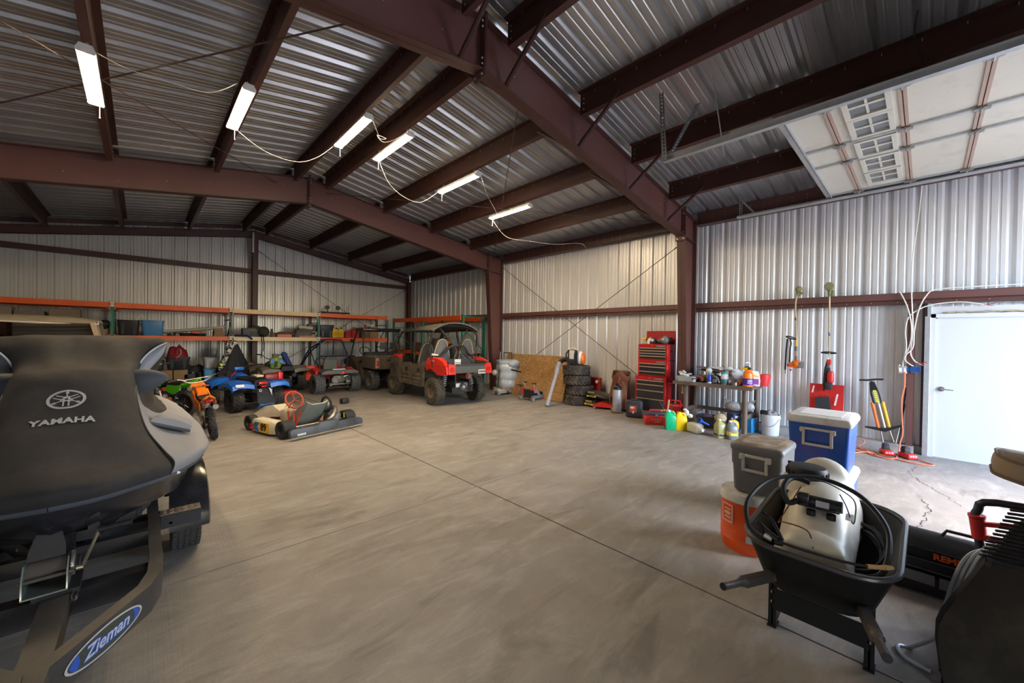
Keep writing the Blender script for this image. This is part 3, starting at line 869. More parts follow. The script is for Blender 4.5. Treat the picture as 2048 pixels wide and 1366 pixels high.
# ---- orange extension cord and chargers at the foot of the stud
cord([(8.33, .20, 1.22), (8.31, .20, 1.0), (8.30, .225, .8), (8.30, .215, .5), (8.29, .205, .3), (8.27, .23, .16), (8.20, .24, .03), (8.10, .25, .012)], 'orange extension cord dropping from the outlet box to the red chargers', .009, ORC, 'extension_cord', 'cord', 'orange cords', 8)
loop = [(8.28, 1.0, .125), (8.27, .70, .13), (8.20, .62, .1), (8.15, .68, .03), (8.02, .62, .012), (7.88, .50, .010), (7.93, .72, .010), (8.08, .84, .012), (8.10, .60, .012), (7.80, .52, .011), (7.72, .30, .011), (7.95, .25, .011), (8.08, .35, .012), (8.0, .46, .014), (7.82, .34, .012), (7.70, .12, .011), (7.72, -.06, .011), (7.78, -.11, .011), (7.90, -.02, .011), (7.99, .06, .02)]
cord(loop, 'orange extension cord looped on the floor around the red chargers', .009, ORC, 'extension_cord', 'cord', 'orange cords', 8)
cord([(7.7, 1.25, .011), (7.62, .95, .011), (7.68, .72, .011), (7.84, .6, .02), (7.93, .5, .014), (7.75, .45, .012)], 'dull orange cord running out from behind the blue cooler to the pile of cord', .008, ORC, 'extension_cord', 'cord', 'orange cords', 8)
RED_P = pm('red_plastic', (0.55, 0.022, 0.018), 0.4, 0, 0.1, 10)
DARK_P = pm('dark_plastic', (0.035, 0.035, 0.038), 0.5, 0, 0.2, 12)
def charger(loc, rz, label):
    t = thing('battery_charger', label, 'charger', loc, rz, 'tool battery chargers')
    m = MB(); m.rbox((0, 0, .04), (.20, .12, .06), .015, 2); m.rbox((.03, 0, .06), (.12, .11, .03), .01, 2); m.build('body', RED_P, t)
    m = MB(); m.rbox((-.045, 0, .10), (.085, .075, .075), .01, 2); m.rbox((-.045, 0, .145), (.075, .065, .03), .008, 2); m.build('battery', DARK_P, t)
    m = MB(); m.rbox((0, 0, .007), (.19, .11, .014), .004, 1); m.build('foot', DARK_P, t)
    m = MB()
    for y in (-.03, 0, .03): m.bx(.10, .102, y - .008, y + .008, .04, .055)
    m.build('indicator', WHITE, t)
charger((8.02, .36, 0), R(200), 'red battery charger with dark battery, left one at the foot of the stud')
charger((8.0, .14, 0), R(215), 'red battery charger with dark battery, right one nearest the white door')

# ================================================================ tools hung on the girt
OLIVE = pm('dried_grass_metal', (0.22, 0.21, 0.10), 0.75, 0, 0.35, 30, 0.3, 80, dirt=(0.10, 0.12, 0.03), dirt_amt=0.5, dirt_scale=20)
SHAFT = pm('dusty_shaft', (0.42, 0.35, 0.22), 0.45, 0.4, 0.2, 12)
YEL = pm('yellow_paint', (0.75, 0.42, 0.02), 0.45, 0, 0.12, 10)
ORANGE = pm('orange_plastic', (0.75, 0.15, 0.012), 0.4, 0, 0.12, 10, dirt=(0.3, 0.1, 0.03), dirt_amt=0.2)
GREYP = pm('grey_plastic', (0.16, 0.16, 0.165), 0.5, 0, 0.15, 10)
t = thing('string_trimmer', 'orange petrol string trimmer hanging head up on the girt', 'trimmer', (8.36, 1.54, 0))
m = MB(); m.lathe([(.0, .04), (.04, .035), (.055, .01), (.045, -.02), (.02, -.03), (0, -.03)], 'X', (-.03, -.01, 2.57), 16); m.cyl((-.03, 0, 2.55), (.0, .012, 2.47), .022, .016, 10)
m.prism([(-.07, 2.5), (-.02, 2.55), (.03, 2.42)], .03, 'X', -.01); m.build('cutting_head', OLIVE, t)
m = MB(); m.tube([(0, .012, 2.5), (-.012, .03, 2.38), (-.015, .035, 2.25), (-.01, .022, 2.0), (0, .01, 1.5), (0, .005, 1.33)], .0125, 8, smooth=4); m.build('shaft', SHAFT, t)
m = MB(); m.cyl((-.012, .035, 2.23), (-.012, .03, 2.1), .0135); m.cyl((-.002, .015, 1.74), (-.001, .01, 1.56), .0135); m.build('warning_sleeve', YEL, t)
m = MB(); m.rbox((-.01, .03, 2.05), (.03, .03, .05), .006); m.build('clamp', pm('clamp_brown', (.2, .06, .03)), t)
m = MB(); m.torus((-.01, .09, 1.72), .075, .011, 'Z', 20, 8, rot=(R(15), R(15), 0)); m.build('loop_handle', BLACK, t)
m = MB(); m.cyl((0, .008, 1.57), (0, .008, 1.49), .03, .032, 14); m.cyl((0, .006, 1.4), (0, .004, 1.33), .02, .034, 14); m.build('grip', GREYP, t)
m = MB(); m.ell((-.01, 0, 1.26), (.075, .085, .075), 16, 10); m.rbox((-.02, .05, 1.24), (.09, .09, .09), .02); m.build('engine_cover', ORANGE, t)
m = MB(); m.rbox((-.03, -.075, 1.25), (.10, .10, .10), .02); m.build('air_filter', GREYP, t)
m = MB(); m.tube([(-.02, .14, 1.70), (-.02, .155, 1.5), (-.02, .165, 1.15)], .014, 6); m.tube([(-.02, .10, 1.70), (-.02, .085, 1.62), (-.02, .10, 1.52), (-.02, .105, 1.28)], .011, 6); m.cyl((-.02, .165, 1.15), (-.02, .16, 1.08), .006); m.build('shoulder_strap', BLACK, t)
m = MB(); m.ell((-.04, .11, 1.24), (.03, .03, .03)); m.cyl((-.05, .08, 1.17), (-.05, .07, 1.14), .02); m.build('fuel_cap', RED_P, t)
t = thing('string_trimmer', 'red and grey battery string trimmer hanging right of the orange one', 'trimmer', (8.36, 1.10, 0))
m = MB(); m.lathe([(.0, .05), (.055, .045), (.07, .02), (.06, -.02), (.0, -.02)], 'X', (-.04, .015, 2.585), 18); m.cyl((-.03, .01, 2.55), (.0, .01, 2.42), .03, .02, 12); m.rbox((0, -.035, 2.47), (.05, .05, .1), .015); m.build('cutting_head', OLIVE, t)
m = MB(); m.cyl((0, .012, 2.45), (0, -.005, 1.38), .0125, n=10); m.build('shaft', SHAFT, t)
m = MB(); m.cyl((0, .004, 1.82), (0, .001, 1.76), .0132); m.build('warning_sleeve', BLUE_D, t)
m = MB(); m.torus((-.03, 0, 1.475), .095, .011, 'Z', 24, 8, rot=(0, R(8), 0)); m.build('loop_handle', BLACK, t)
m = MB(); m.rbox((-.01, -.005, 1.32), (.05, .06, .09), .018); m.rbox((-.03, -.03, 1.07), (.09, .09, .20), .035, 3); m.build('housing', RED_P, t)
m = MB(); m.tube([(-.0, -.0, 1.36), (0, .03, 1.2), (0, .045, 1.0), (0, .05, .84)], [.028, .03, .028, .02], 10, smooth=3); m.rbox((-.01, .0, 1.17), (.05, .05, .12), .02); m.build('handle', DARK_P, t)
m = MB(); m.rbox((-.03, -.01, .92), (.085, .09, .12), .015); m.build('battery', DARK_P, t)
# red blister card leaning on the kerb
t = thing('tool_card', 'red cardboard tool backing card with black pouch leaning on the wall', 'card', (8.40, 1.13, .45), 0)
m = MB(); m.box((0, 0, .24), (.012, .45, .50), (0, R(6), 0)); m.build('card', RED_P, t)
m = MB(); m.prism([(-.08, .02), (.06, .0), (.11, .26), (.02, .28), (-.04, .30)], .03, 'X', -.06); m.prism([(.07, .02), (.13, .0), (.14, .26), (.09, .28)], .04, 'X', -.07); m.build('pouch', DARK_P, t)
m = MB(); M_ = basis((-.05, -.12, .2), (0, 0, 1), (0, 1, 0))
m.text('M18 FUEL', .04, basis((-.035, -.135, .24), (0, -1, .0), (0, 0, 1)) @ TRS((0, 0, .002), (0, 0, R(80)))); m.text('XC 8.0', .035, basis((-.05, .17, .40), (0, -1, 0), (0, 0, 1)) @ TRS((0, 0, .002), (0, 0, R(80)))); m.build('lettering', WHITE, t)
m = MB(); m.torus((-.045, .06, .33), .06, .006, 'X', 16, 6); m.build('moulding', pm('red_dark', (.35, .012, .012), .35), t)

# ---- pogo stick leaning in the corner of stud and kerb
t = thing('pogo_stick', 'black pogo stick with orange and yellow tubes leaning left of the red stud', 'pogo stick', (8.37, .36, .125), 0, None, (R(-12.5), R(-2), 0))
# local: z up the stick, y across
m = MB(); m.cyl((0, 0, .95), (0, 0, .78), .018, .03, 10); m.tube([(0, .14, .985), (0, .05, .97), (0, -.05, .97), (0, -.14, .955)], .014, 8); m.build('handlebar', BLACK, t)
m = MB(); m.prism([(-.03, .93), (-.05, .75), (-.05, .60), (.055, .60), (.055, .75), (.03, .93)], .05, 'X', -.025); m.build('upper_body', BLACK, t)
m = MB(); m.text('FLYBAR', .065, basis((-.028, -.005, .70), (0, 0, -1), (0, -1, 0)) @ TRS((0, 0, .001)), .001, bold=.002); m.build('lettering', pm('yellow_ink', (.75, .7, .05)), t)
m = MB(); m.bx(-.0265, -.0255, -.036, .03, .61, .79); m.build('label', pm('grey_label', (.25, .26, .2)), t)
m = MB(); m.cyl((-.01, .062, .62), (-.01, .068, .22), .021, n=12); m.build('spring_tube', ORANGE, t)
m = MB(); m.cyl((-.01, -.062, .62), (-.01, -.056, .22), .021, n=12); m.build('spring_tube', YEL, t)
m = MB(); m.cyl((0, 0, .62), (0, .004, .22), .034, n=14); m.build('centre_tube', STEEL, t)
m = MB(); m.prism([(-.22, .245), (-.1, .20), (.0, .165), (.1, .20), (.22, .245), (.22, .255), (0, .215), (-.22, .255)], .09, 'X', -.06); m.build('foot_plate', BLACK, t)
for y in (.05, -.05):
    m = MB(); m.cyl((0, y, .2), (0, y * 1.2, .0), .012, n=8); m.build('leg', STEEL, t)
# two thin bars leaning behind it
for (y0, y1, lb, zt_) in ((.28, .19, 'thin dark bar leaning between the pogo stick and the red stud', .72), (.24, .185, 'second thin dark bar leaning tight against the red stud', .98)):
    m = MB(); m.cyl((8.37, y0, .12), (8.42, y1, zt_), .009, n=8); one('metal_bar', m, STEEL if zt_ < .8 else BLACK, lb, 'bar', None, 'bars by the stud')

cord([(5.35, .10, 4.82), (5.33, .12, 4.6), (5.37, .08, 4.45), (5.55, .06, 4.40)], 'dark cord dangling from the roof near the top right corner', .006, BLACK, 'hanging_cord', 'cord', None)
# ================================================================ pallet racking
WHITE_INK = pm('white_ink', (0.75, 0.74, 0.72), 0.5, 0, 0.05, 10)
DECK = pm('deck_board', (0.16, 0.13, 0.10), 0.8, 0, 0.2, 5)
def upright(m, x, y, z1, ax='y', w=0.076):
    """slotted C post, front face towards -ax direction, real slots left open down both edges of the face"""
    t = .003
    fr = (lambda a, b, z: (x + a, y + b, z)) if ax == 'y' else (lambda a, b, z: (x + b, y + a, z))
    h = w / 2
    segs = ((-h, -h + .010), (-h + .026, h - .026), (h - .010, h))
    for a0, a1 in segs: m.add([fr(a0, 0, 0), fr(a1, 0, 0), fr(a1, 0, z1), fr(a0, 0, z1)], [(0, 1, 2, 3)])
    z = .02
    while z < z1 - .03:
        for a0, a1 in ((-h + .010, -h + .026), (h - .026, h - .010)):
            m.add([fr(a0, 0, z), fr(a1, 0, z), fr(a1, 0, z + .025), fr(a0, 0, z + .025)], [(0, 1, 2, 3)])
        z += .05
    for a in (-h, h): m.add([fr(a, 0, 0), fr(a, .07, 0), fr(a, .07, z1), fr(a, 0, z1)], [(0, 1, 2, 3)])
    m.add([fr(-h - .03, -.02, 0.004), fr(h + .03, -.02, 0.004), fr(h + .03, .10, 0.004), fr(-h - .03, .10, 0.004)], [(0, 1, 2, 3)])
def frame_back(t, x, y0, y1, z1, mf, mr):
    m = MB(); upright(m, x, y0, z1); f = m.build('upright', mf, t)
    m = MB(); upright(m, x, y1 - .07, z1); m.build('upright', mr, t)
    m = MB()
    for z in (.3, 1.2, z1 - .35, z1 - .06): m.box((x, (y0 + y1) / 2, z), (.03, y1 - y0 - .1, .03))
    m.cyl((x, y0 + .05, .35), (x, y1 - .05, 1.15), .015, n=6); m.cyl((x, y0 + .05, z1 - .4), (x, y1 - .05, 1.25), .015, n=6)
    m.build('brace', mr, t)
def beam_x(t, x0, x1, y, z0, z1, mat, d=.045):
    m = MB()
    m.prism([(y, z0), (y + d, z0), (y + d, z1), (y + .018, z1), (y + .018, z1 - .016), (y, z1 - .016)], x1 - x0, 'X', x0)
    for x in (x0, x1): m.bx(x - .022 if x == x1 else x, x if x == x1 else x + .022, y - .006, y + .03, z0 - .06, z1 + .03)
    b = m.build('beam', mat, t)
    return b
RKX = (-2.99, -0.54, 1.92, 4.37, 6.83)
t = thing('pallet_rack', 'long orange and green pallet rack of four bays along the back wall', 'rack', (0, 0, 0))
mats = [TEAL, TEAL, TEAL_DARK, TEAL, TEAL]
for i, x in enumerate(RKX): frame_back(t, x, 14.15, 15.15, 2.40, mats[i], TEAL_DARK)
for i in range(4):
    x0, x1 = RKX[i] + .04, RKX[i+1] - .04
    mt = CREAM_BEAM if i == 2 else ORANGE_BEAM
    beam_x(t, x0, x1, 14.13, 2.255, 2.385, mt); beam_x(t, x0, x1, 15.12, 2.255, 2.385, ORANGE_BEAM)
    beam_x(t, x0, x1, 14.13, 1.43, 1.55, mt); beam_x(t, x0, x1, 15.12, 1.43, 1.55, ORANGE_BEAM)
    if i < 2: beam_x(t, x0, x1, 14.13, .05, .165, ORANGE_BEAM); beam_x(t, x0, x1, 15.12, .05, .165, ORANGE_BEAM)
    for z in ((1.535, 2.37, .152) if i < 2 else (1.535, 2.37)):
        m = MB(); m.bx(x0, x1, 14.15, 15.13, z, z + .016); m.build('deck', DECK, t)
for x in RKX[1:]:
    for z0 in (2.28, 1.45):
        if x == RKX[1] and z0 < 2: continue
        m = MB(); m.bx(x - .036, x + .036, 14.108, 14.122, z0, z0 + .11)
        c = m.build('beam_connector', WHITE_INK, t)
        m = MB(); m.text('OO', .075, basis((x, 14.107, z0 + .055), (1, 0, 0), (0, 0, 1)), .0006, 0); m.build('lettering', INK, c)
# rack along the right wall
t = thing('pallet_rack', 'green framed orange beam pallet rack on the right wall behind the red buggy', 'rack', (0, 0, 0))
for y in (10.08, 12.53, 14.75):
    for x, s in ((7.36, 0), (8.22, 1)):
        m = MB(); upright(m, x, y, 2.36, 'x'); m.build('upright', TEAL if s == 0 or y < 11 else TEAL_DARK, t)
    m = MB()
    for z in (2.30, 1.98, 1.2, .3): m.box((7.8, y, z), (.86, .03, .03))
    m.box((7.8, y, 1.6), (1.12, .03, .03), (0, R(43), 0)); m.box((7.8, y, .75), (1.18, .03, .03), (0, R(-45), 0))
    m.build('brace', TEAL, t)
for x in (7.34, 8.26):
    for y0, y1 in ((10.12, 12.49), (12.57, 14.71)):
        m = MB(); m.bx(x - .02, x + .025, y0, y1, 2.19, 2.32); m.bx(x - .0, x + .025, y0, y1, 2.32, 2.335)
        m.build('beam', ORANGE_BEAM, t)
        m = MB(); m.bx(x - .02, x + .025, y0, y1, 1.0, 1.12); m.build('beam', ORANGE_BEAM, t)
for y0, y1 in ((10.12, 12.49), (12.57, 14.71)):
    m = MB(); m.bx(7.36, 8.24, y0, y1, 1.105, 1.121); m.build('deck', DECK, t)

# ================================================================ generic containers
def P(name, col, rough=.45, **k): return pm(name, col, rough, 0, k.pop('var', .1), k.pop('scale', 8), **k)
TOTE_BLK = P('tote_black', (.025, .025, .028), .4); TOTE_BLUE = P('tote_blue', (.07, .20, .42), .4); TOTE_LB = P('tote_sky', (.06, .27, .50), .45)
TOTE_GREY = P('tote_grey', (.33, .33, .36), .5); CARD = P('cardboard', (.27, .165, .085), .85, dirt=(.22, .14, .08), dirt_amt=.3); NAVY = P('navy', (.035, .04, .06), .4)
CAN_Y = P('can_yellow', (.80, .47, .0), .35); CAN_R = P('can_red', (.48, .012, .018), .35); TARP = P('tarp_brown', (.13, .105, .09), .9, dirt=(.2, .18, .16), dirt_amt=.4)
CLOTH_BLK = pm('black_cloth', (.03, .03, .034), .75, 0, .3, 5, .25, 30); CLOTH_GREY = pm('grey_canvas', (.30, .29, .275), .85, 0, .2, 6, .2, 40)
def tote(name, loc, w, d, h, mat, label, cat, rz=0.0, tp=.86, ribs_=True, hollow=True, grp=None, rim=.02):
    t = thing(name, label, cat, loc, rz, grp)
    m = MB()
    bw, bd = w * tp, d * tp
    def ring(a, b, z, r):
        out = []
        for sx, sy, a0 in ((1, 1, 0), (-1, 1, 90), (-1, -1, 180), (1, -1, 270)):
            for k in range(4):
                q = R(a0 + k * 30); out.append((sx * (a/2 - r) + r * math.cos(q), sy * (b/2 - r) + r * math.sin(q), z))
        return out
    rr = min(w, d) * .12
    rings = [ring(bw * .97, bd * .97, 0, rr), ring(bw, bd, .01, rr), ring(w * .97, d * .97, h * .9, rr)]
    if hollow: rings += [ring(w * .97, d * .97, h, rr), ring(w * .94, d * .94, h, rr), ring(bw * .92, bd * .92, .05, rr)]
    else: rings += [ring(w * .97, d * .97, h, rr)]
    m.loft(rings)
    if ribs_:
        for sx in (-.25, .25):
            m.prism([(sx * w - .03, .03), (sx * w + .03, .03), (sx * w + .035, h * .85), (sx * w - .035, h * .85)], .012, 'Y', -bd/2 - .03)
    m.build('body', mat, t)
    m = MB(); m.loft([ring(w, d, h * .92, rr), ring(w * 1.03, d * 1.03, h * .94, rr), ring(w * 1.03, d * 1.03, h, rr), ring(w * .95, d * .95, h, rr)], caps=False); m.build('rim', mat, t)
    return t
def boxed(name, loc, size, mat, label, cat, rz=0, r=.006, grp=None):
    t = thing(name, label, cat, loc, rz, grp)
    w, d, h = size
    m = MB(); m.rbox((0, 0, h / 2), size, r, 1); m.build('body', mat, t)
    m = MB(); m.bx(-w * .5, w * .5, -.025, .025, h - .001, h + .003); m.build('tape', P('tape_tan', (.45, .30, .16), .4), t)
    return t
SH = 1.553
tote('storage_tote', (-.245, 14.42, SH), .43, .50, .40, TOTE_BLK, 'open black storage tote on the rack shelf left of the blue tote', 'tote')
m = MB(); m.tube([(-.12, 14.35, SH + .36), (-.08, 14.35, SH + .47), (0.0, 14.36, SH + .54), (.02, 14.36, SH + .47)], .012, 6, smooth=4); one('paper_roll', m, WHITE_INK, 'white curled strip sticking out of the black tote on the shelf', 'strip')
tote('storage_tote', (.22, 14.42, SH), .46, .50, .41, TOTE_BLUE, 'blue storage tote on the rack shelf beside the black one', 'tote', ribs_=False)
t = thing('riding_helmet', 'dark helmet on the shelf edge behind the truck roof', 'helmet', (-.68, 14.35, SH + .26))
m = MB(); m.ell((0, 0, 0), (.12, .15, .13), 16, 10); m.build('shell', BLACK, t)
m = MB(); m.prism([(-.1, -.0), (.1, 0), (.08, .05), (-.08, .05)], .18, 'Y', -.28); m.build('peak', BLACK_GLOSS, t)
boxed('cardboard_box', (-.72, 14.45, SH), (.34, .36, .25), CARD, 'cardboard box under the dark helmet on the shelf', 'box')
# long white board resting on pans
m = MB(); R_ = []
for k in range(15):
    u = k / 14; wd = .23 * math.sin(PI * min(1, .06 + u * .94)) ** .45 if u < .97 else .03
    R_.append([Vector((.40 + 1.45 * u, 14.5 + wd * math.cos(q), SH + .125 + .042 * math.sin(q) + .17 * u ** 1.6)) for q in [2 * PI * j / 12 for j in range(12)]])
m.loft(R_); one('surfboard', m, P('board_white', (.74, .70, .62), .35), 'long off white board lying tilted on pans on the rack shelf', 'board')
def pan(loc, r, h, mat, label, handle=True, g=None):
    t = thing('frying_pan', label, 'pan', loc, R(20), g)
    m = MB(); m.lathe([(.0, .004), (r * .85, .004), (r, h), (r * 1.03, h), (r * .88, .0), (0, 0)], 'Z', n=24); m.build('bowl', mat, t)
    m = MB(); m.tube([(-r, 0, h * .8), (-r - .12, -.03, h * 1.1), (-r - .16, -.04, h)], .01, 6); m.build('handle', STEEL if mat is CHROME else BLACK, t)
    return t
pan((.60, 14.36, SH), .10, .075, CHROME, 'shiny metal bowl pan under the left end of the white board')
pan((.92, 14.38, SH), .16, .085, BLACK, 'black pan in the middle under the white board')
pan((1.23, 14.38, SH), .14, .075, BLACK, 'black pan under the white board next to the cardboard boxes')
boxed('plastic_tray', (1.14, 14.6, SH), (.2, .2, .14), P('orange_red', (.65, .07, .02)), 'orange red tray between the two black pans', 'tray')
for k in range(3):
    boxed('cardboard_box', (1.65, 14.38, SH + k * .075), (.25 - .01 * k, .3, .073), CARD, 'flat cardboard box on the rack shelf, %s of the stack of three' % ('bottom', 'middle', 'top')[k], 'box', R((0, 3, -2)[k]))
m = MB(); random.seed(9)
m.loft([[Vector((2.02 + .42 * u, 14.10 + .12 * math.cos(q) - .02 * u, SH + .035 + .03 * math.sin(q) - (.10 * max(0, u - .75) * 4))) for q in [2 * PI * j / 10 for j in range(10)]] for u in [k / 10 for k in range(11)]])
one('webbing_strap', m, P('blue_webbing', (.01, .06, .30), .6), 'bright blue strap bundle draped over the cream shelf beam', 'strap')
t = thing('amplifier', 'grey black amplifier box on the middle shelf', 'amplifier', (2.50, 14.45, SH))
m = MB(); m.rbox((0, 0, .13), (.52, .34, .26), .012); m.build('case', P('amp_grey', (.075, .075, .075), .55), t)
m = MB(); m.tube([(-.08, -.02, .26), (-.05, -.02, .33), (.02, -.02, .34), (.05, -.02, .26)], .012, 6, smooth=3); m.build('handle', BLACK, t)
m = MB()
for i in range(5):
    for j in range(3): m.rbox((-.06 + i * .05, -.172, .06 + j * .045), (.035, .006, .03), .004)
m.build('knobs', BLACK, t)
t = thing('camera_bag', 'dark bag with straps hanging below the middle shelf beam', 'bag', (2.76, 14.3, SH))
m = MB(); m.ell((.02, 0, .16), (.17, .13, .17), 16, 10); m.prism([(-.25, .36), (-.1, .34), (.02, .16), (-.06, .10)], .1, 'Y', -.05); m.build('body', pm('dark_canvas', (.045, .045, .038), .8, 0, .3, 8, .3, 20), t)
for dx, zb in ((-.06, -.66), (-.01, -.45)):
    m = MB(); m.tube([(dx, -.12, .08), (dx, -.19, .02), (dx + .01, -.19, -.3), (dx - .005, -.19, zb)], .012, 5); m.build('strap', BLACK, t)
t = thing('clay_pot', 'small brown pot on the middle shelf right of the bag', 'pot', (3.03, 14.4, SH)); m = MB(); m.lathe([(0, 0), (.045, 0), (.05, .12), (.035, .2), (.04, .26), (0, .26)], 'Z', n=14); m.build('body', P('pot_brown', (.12, .06, .05), .7), t)
boxed('plastic_tray', (3.36, 14.38, SH), (.42, .3, .09), P('tray_orange', (.62, .10, .03)), 'orange tray under brown cloth on the middle shelf', 'tray')
def heap(name, c, r, h, mat, label, cat, seed=1, n=40, m_=10, amp=.3, grp=None, flat=True):
    m = MB(); vs = []; fs = []
    for i in range(m_ + 1):
        u = i / m_
        for k in range(n):
            q = 2 * PI * k / n
            nn = noise.noise(Vector((math.cos(q) * 2 * u + seed * 7.3, math.sin(q) * 2 * u, seed)))
            n2 = noise.noise(Vector((math.cos(q) * 6 * u + seed, math.sin(q) * 6 * u, seed * 3.1)))
            rad = (1 - (1 - u) ** 1.0) * (1 + .15 * nn)
            z = h * (1 - u ** 3) * (1 + amp * nn + amp * .4 * n2)
            vs.append((r[0] * rad * math.cos(q), r[1] * rad * math.sin(q), max(0, z)))
    for i in range(m_):
        for k in range(n): fs.append((i * n + k, (i + 1) * n + k, (i + 1) * n + (k + 1) % n, i * n + (k + 1) % n))
    m.add(vs, fs)
    return one(name, m, mat, label, cat, c, grp)
heap('folded_tarp', (3.40, 14.45, SH + .085), (.36, .22), .08, TARP, 'brown cloth bundle spilling over the orange tray', 'cloth', 2)
heap('folded_tarp', (3.93, 14.45, SH), (.36, .25), .28, TARP, 'tall heap of folded brown tarps on the middle shelf', 'tarp', 5, amp=.6)
boxed('cardboard_sheet', (4.02, 14.25, SH), (.50, .18, .05), P('salmon_card', (.55, .26, .15), .8), 'salmon coloured flat box edge under the folded tarps', 'box')
m = MB(); m.rbox((0, 0, 0), (.46, .16, .11), .03); m.cyl((-.16, -.09, .01), (-.16, .05, .01), .05); one('rolled_mat', m, P('pale_roll', (.48, .46, .42), .7), 'pale grey roll lying on top of the brown tarps', 'roll', (4.03, 14.45, SH + .33), rot=(0, R(4), 0))
m = MB(); m.tube([(4.15, 14.22, SH + .06), (4.28, 14.2, SH + .1), (4.30, 14.2, SH + .17), (4.2, 14.24, SH + .2)], .02, 6, smooth=4); one('hose_end', m, P('pale_hose', (.45, .42, .38)), 'pale hose end curling off the tarps by the green post', 'hose')
boxed('grey_bin', (4.34, 14.75, SH), (.3, .3, .46), P('bin_grey', (.16, .16, .155), .6), 'grey box standing behind the green rack post', 'box')
tote('storage_tote', (4.66, 14.45, SH), .50, .42, .44, NAVY, 'navy blue black tote tilted on the shelf next to yellow can', 'tote', 0, .72)
def jerry(loc, w, d, h, mat, label, rz=0):
    t = thing('fuel_can', label, 'fuel can', loc, rz, 'fuel cans on the shelf')
    m = MB()
    o = [(-w/2, .02), (-w/2 + .02, 0), (w/2 - .02, 0), (w/2, .02), (w/2, h * .55), (w * .36, h * .82), (w * .30, h * .84), (-w * .30, h * .84), (-w * .36, h * .82), (-w/2, h * .55)]
    rings = []
    for yy, s in ((-d/2, .93), (-d/2 + .02, 1), (d/2 - .02, 1), (d/2, .93)): rings.append([(x * s, yy, h * .42 + (z - h * .42) * s) for x, z in o])
    m.loft(rings); m.build('body', mat, t)
    m = MB(); m.tube([(-w * .26, 0, h * .82), (-w * .22, 0, h * .97), (w * .05, 0, h * .98), (w * .10, 0, h * .82)], .016, 8, smooth=3); m.build('handle', mat, t)
    m = MB(); m.cyl((w * .26, 0, h * .8), (w * .30, 0, h * .98), .03, .026, 12); m.build('spout', BLACK if mat is CAN_Y else mat, t)
    return t
jerry((4.95, 14.36, SH), .21, .22, .36, CAN_Y, 'yellow fuel can on the shelf beside the navy tote')
jerry((5.16, 14.42, SH), .21, .22, .37, CAN_Y, 'second yellow fuel can, touching the short red can')
jerry((5.40, 14.36, SH), .22, .24, .28, CAN_R, 'short red fuel can between the yellow and tall red cans')
jerry((5.66, 14.38, SH), .26, .24, .37, CAN_R, 'tall red fuel can at the right end of the row')
m = MB(); m.tube([(5.36, 14.45, SH + .25), (5.38, 14.45, SH + .38), (5.32, 14.45, SH + .44), (5.28, 14.45, SH + .46)], .008, 5); m.tube([(5.38, 14.45, SH + .38), (5.39, 14.45, SH + .53)], .012, 5); one('pour_spout', m, BLACK, 'black forked pour spout standing in the short red can', 'spout')
boxed('wooden_crate', (6.12, 14.6, SH), (.28, .3, .38), P('crate_brown', (.17, .12, .08), .8), 'brown crate on the shelf above the dark utility vehicle', 'crate')
boxed('cardboard_box', (6.42, 14.55, SH), (.34, .3, .43), CARD, 'cardboard box with white bag on the shelf above the dark utility vehicle', 'box')
m = MB(); m.ell((0, 0, 0), (.07, .06, .05)); one('plastic_bag', m, WHITE_INK, 'little white bag lying on the cardboard box at the right shelf end', 'bag', (6.38, 14.5, SH + .47))
m = MB(); m.prism([(-.03, 0), (.05, 0), (.04, .06), (0, .09), (-.05, .12)], .1, 'Y'); one('red_pouch', m, CAN_R, 'small red pouch lying on the brown crate', 'pouch', (6.16, 14.5, SH + .385))
# light bar lying on the top shelf
t = thing('roof_light_rack', 'black bar with two round lamps and thin rods on top of the rack', 'light bar', (4.98, 14.35, 2.388))
m = MB(); m.box((0, 0, .045), (.98, .05, .05)); m.box((0, .3, .045), (.98, .04, .03)); m.box((-.35, .15, .015), (.04, .34, .03)); m.box((.35, .15, .015), (.04, .34, .03)); m.build('bar', BLACK, t)
for x in (-.28, .08):
    m = MB(); m.cyl((x, -.03, .22), (x, .03, .22), .075, n=18); m.cyl((x, 0, .06), (x, 0, .15), .012); m.build('lamp', P('lamp_dark', (.05, .045, .04), .4), t)
for i, x in enumerate((-.46, -.4, -.12, -.06, .0, .22, .3, .38, .44)):
    m = MB(); m.cyl((x, 0, .06), (x + .01, 0, .17 + .1 * ((i * 7) % 3)), .006, n=5); m.build('rod', BLACK, t)
# things standing on the low deck
LD = .17
boxed('cardboard_box', (.50, 14.42, LD), (.26, .34, .44), CARD, 'left cardboard box carrying the black tote with the red bag', 'box')
boxed('cardboard_box', (.80, 14.42, LD), (.30, .34, .44), CARD, 'cardboard box under right end of the black tote with the red bag', 'box')
tote('storage_tote', (.74, 14.38, LD + .445), .52, .42, .34, TOTE_BLK, 'black tote filled with a dark red bag, on cardboard boxes under the shelf', 'tote', 0, .82)
heap('laundry_bag', (.74, 14.38, LD + .70), (.25, .2), .40, pm('dark_red_cloth', (.20, .008, .018), .75, 0, .2, 8, .3, 20), 'dark red drawstring bag bulging out of the black tote', 'bag', 3, amp=.35)
m = MB(); m.tube([(.78, 14.16, LD + 1.02), (.80, 14.13, LD + .92), (.76, 14.12, LD + .84), (.70, 14.14, LD + .78)], .006, 5, smooth=4); one('drawstring', m, WHITE_CORD, 'white drawstring hanging down the dark red bag', 'string')
boxed('cardboard_box', (.26, 14.45, LD), (.20, .34, .43), CARD, 'cardboard box under the small black tote at the left of the low deck', 'box')
tote('storage_tote', (.27, 14.4, LD + .435), .38, .42, .26, TOTE_BLK, 'small black tote half hidden behind the jet ski cover flap', 'tote')
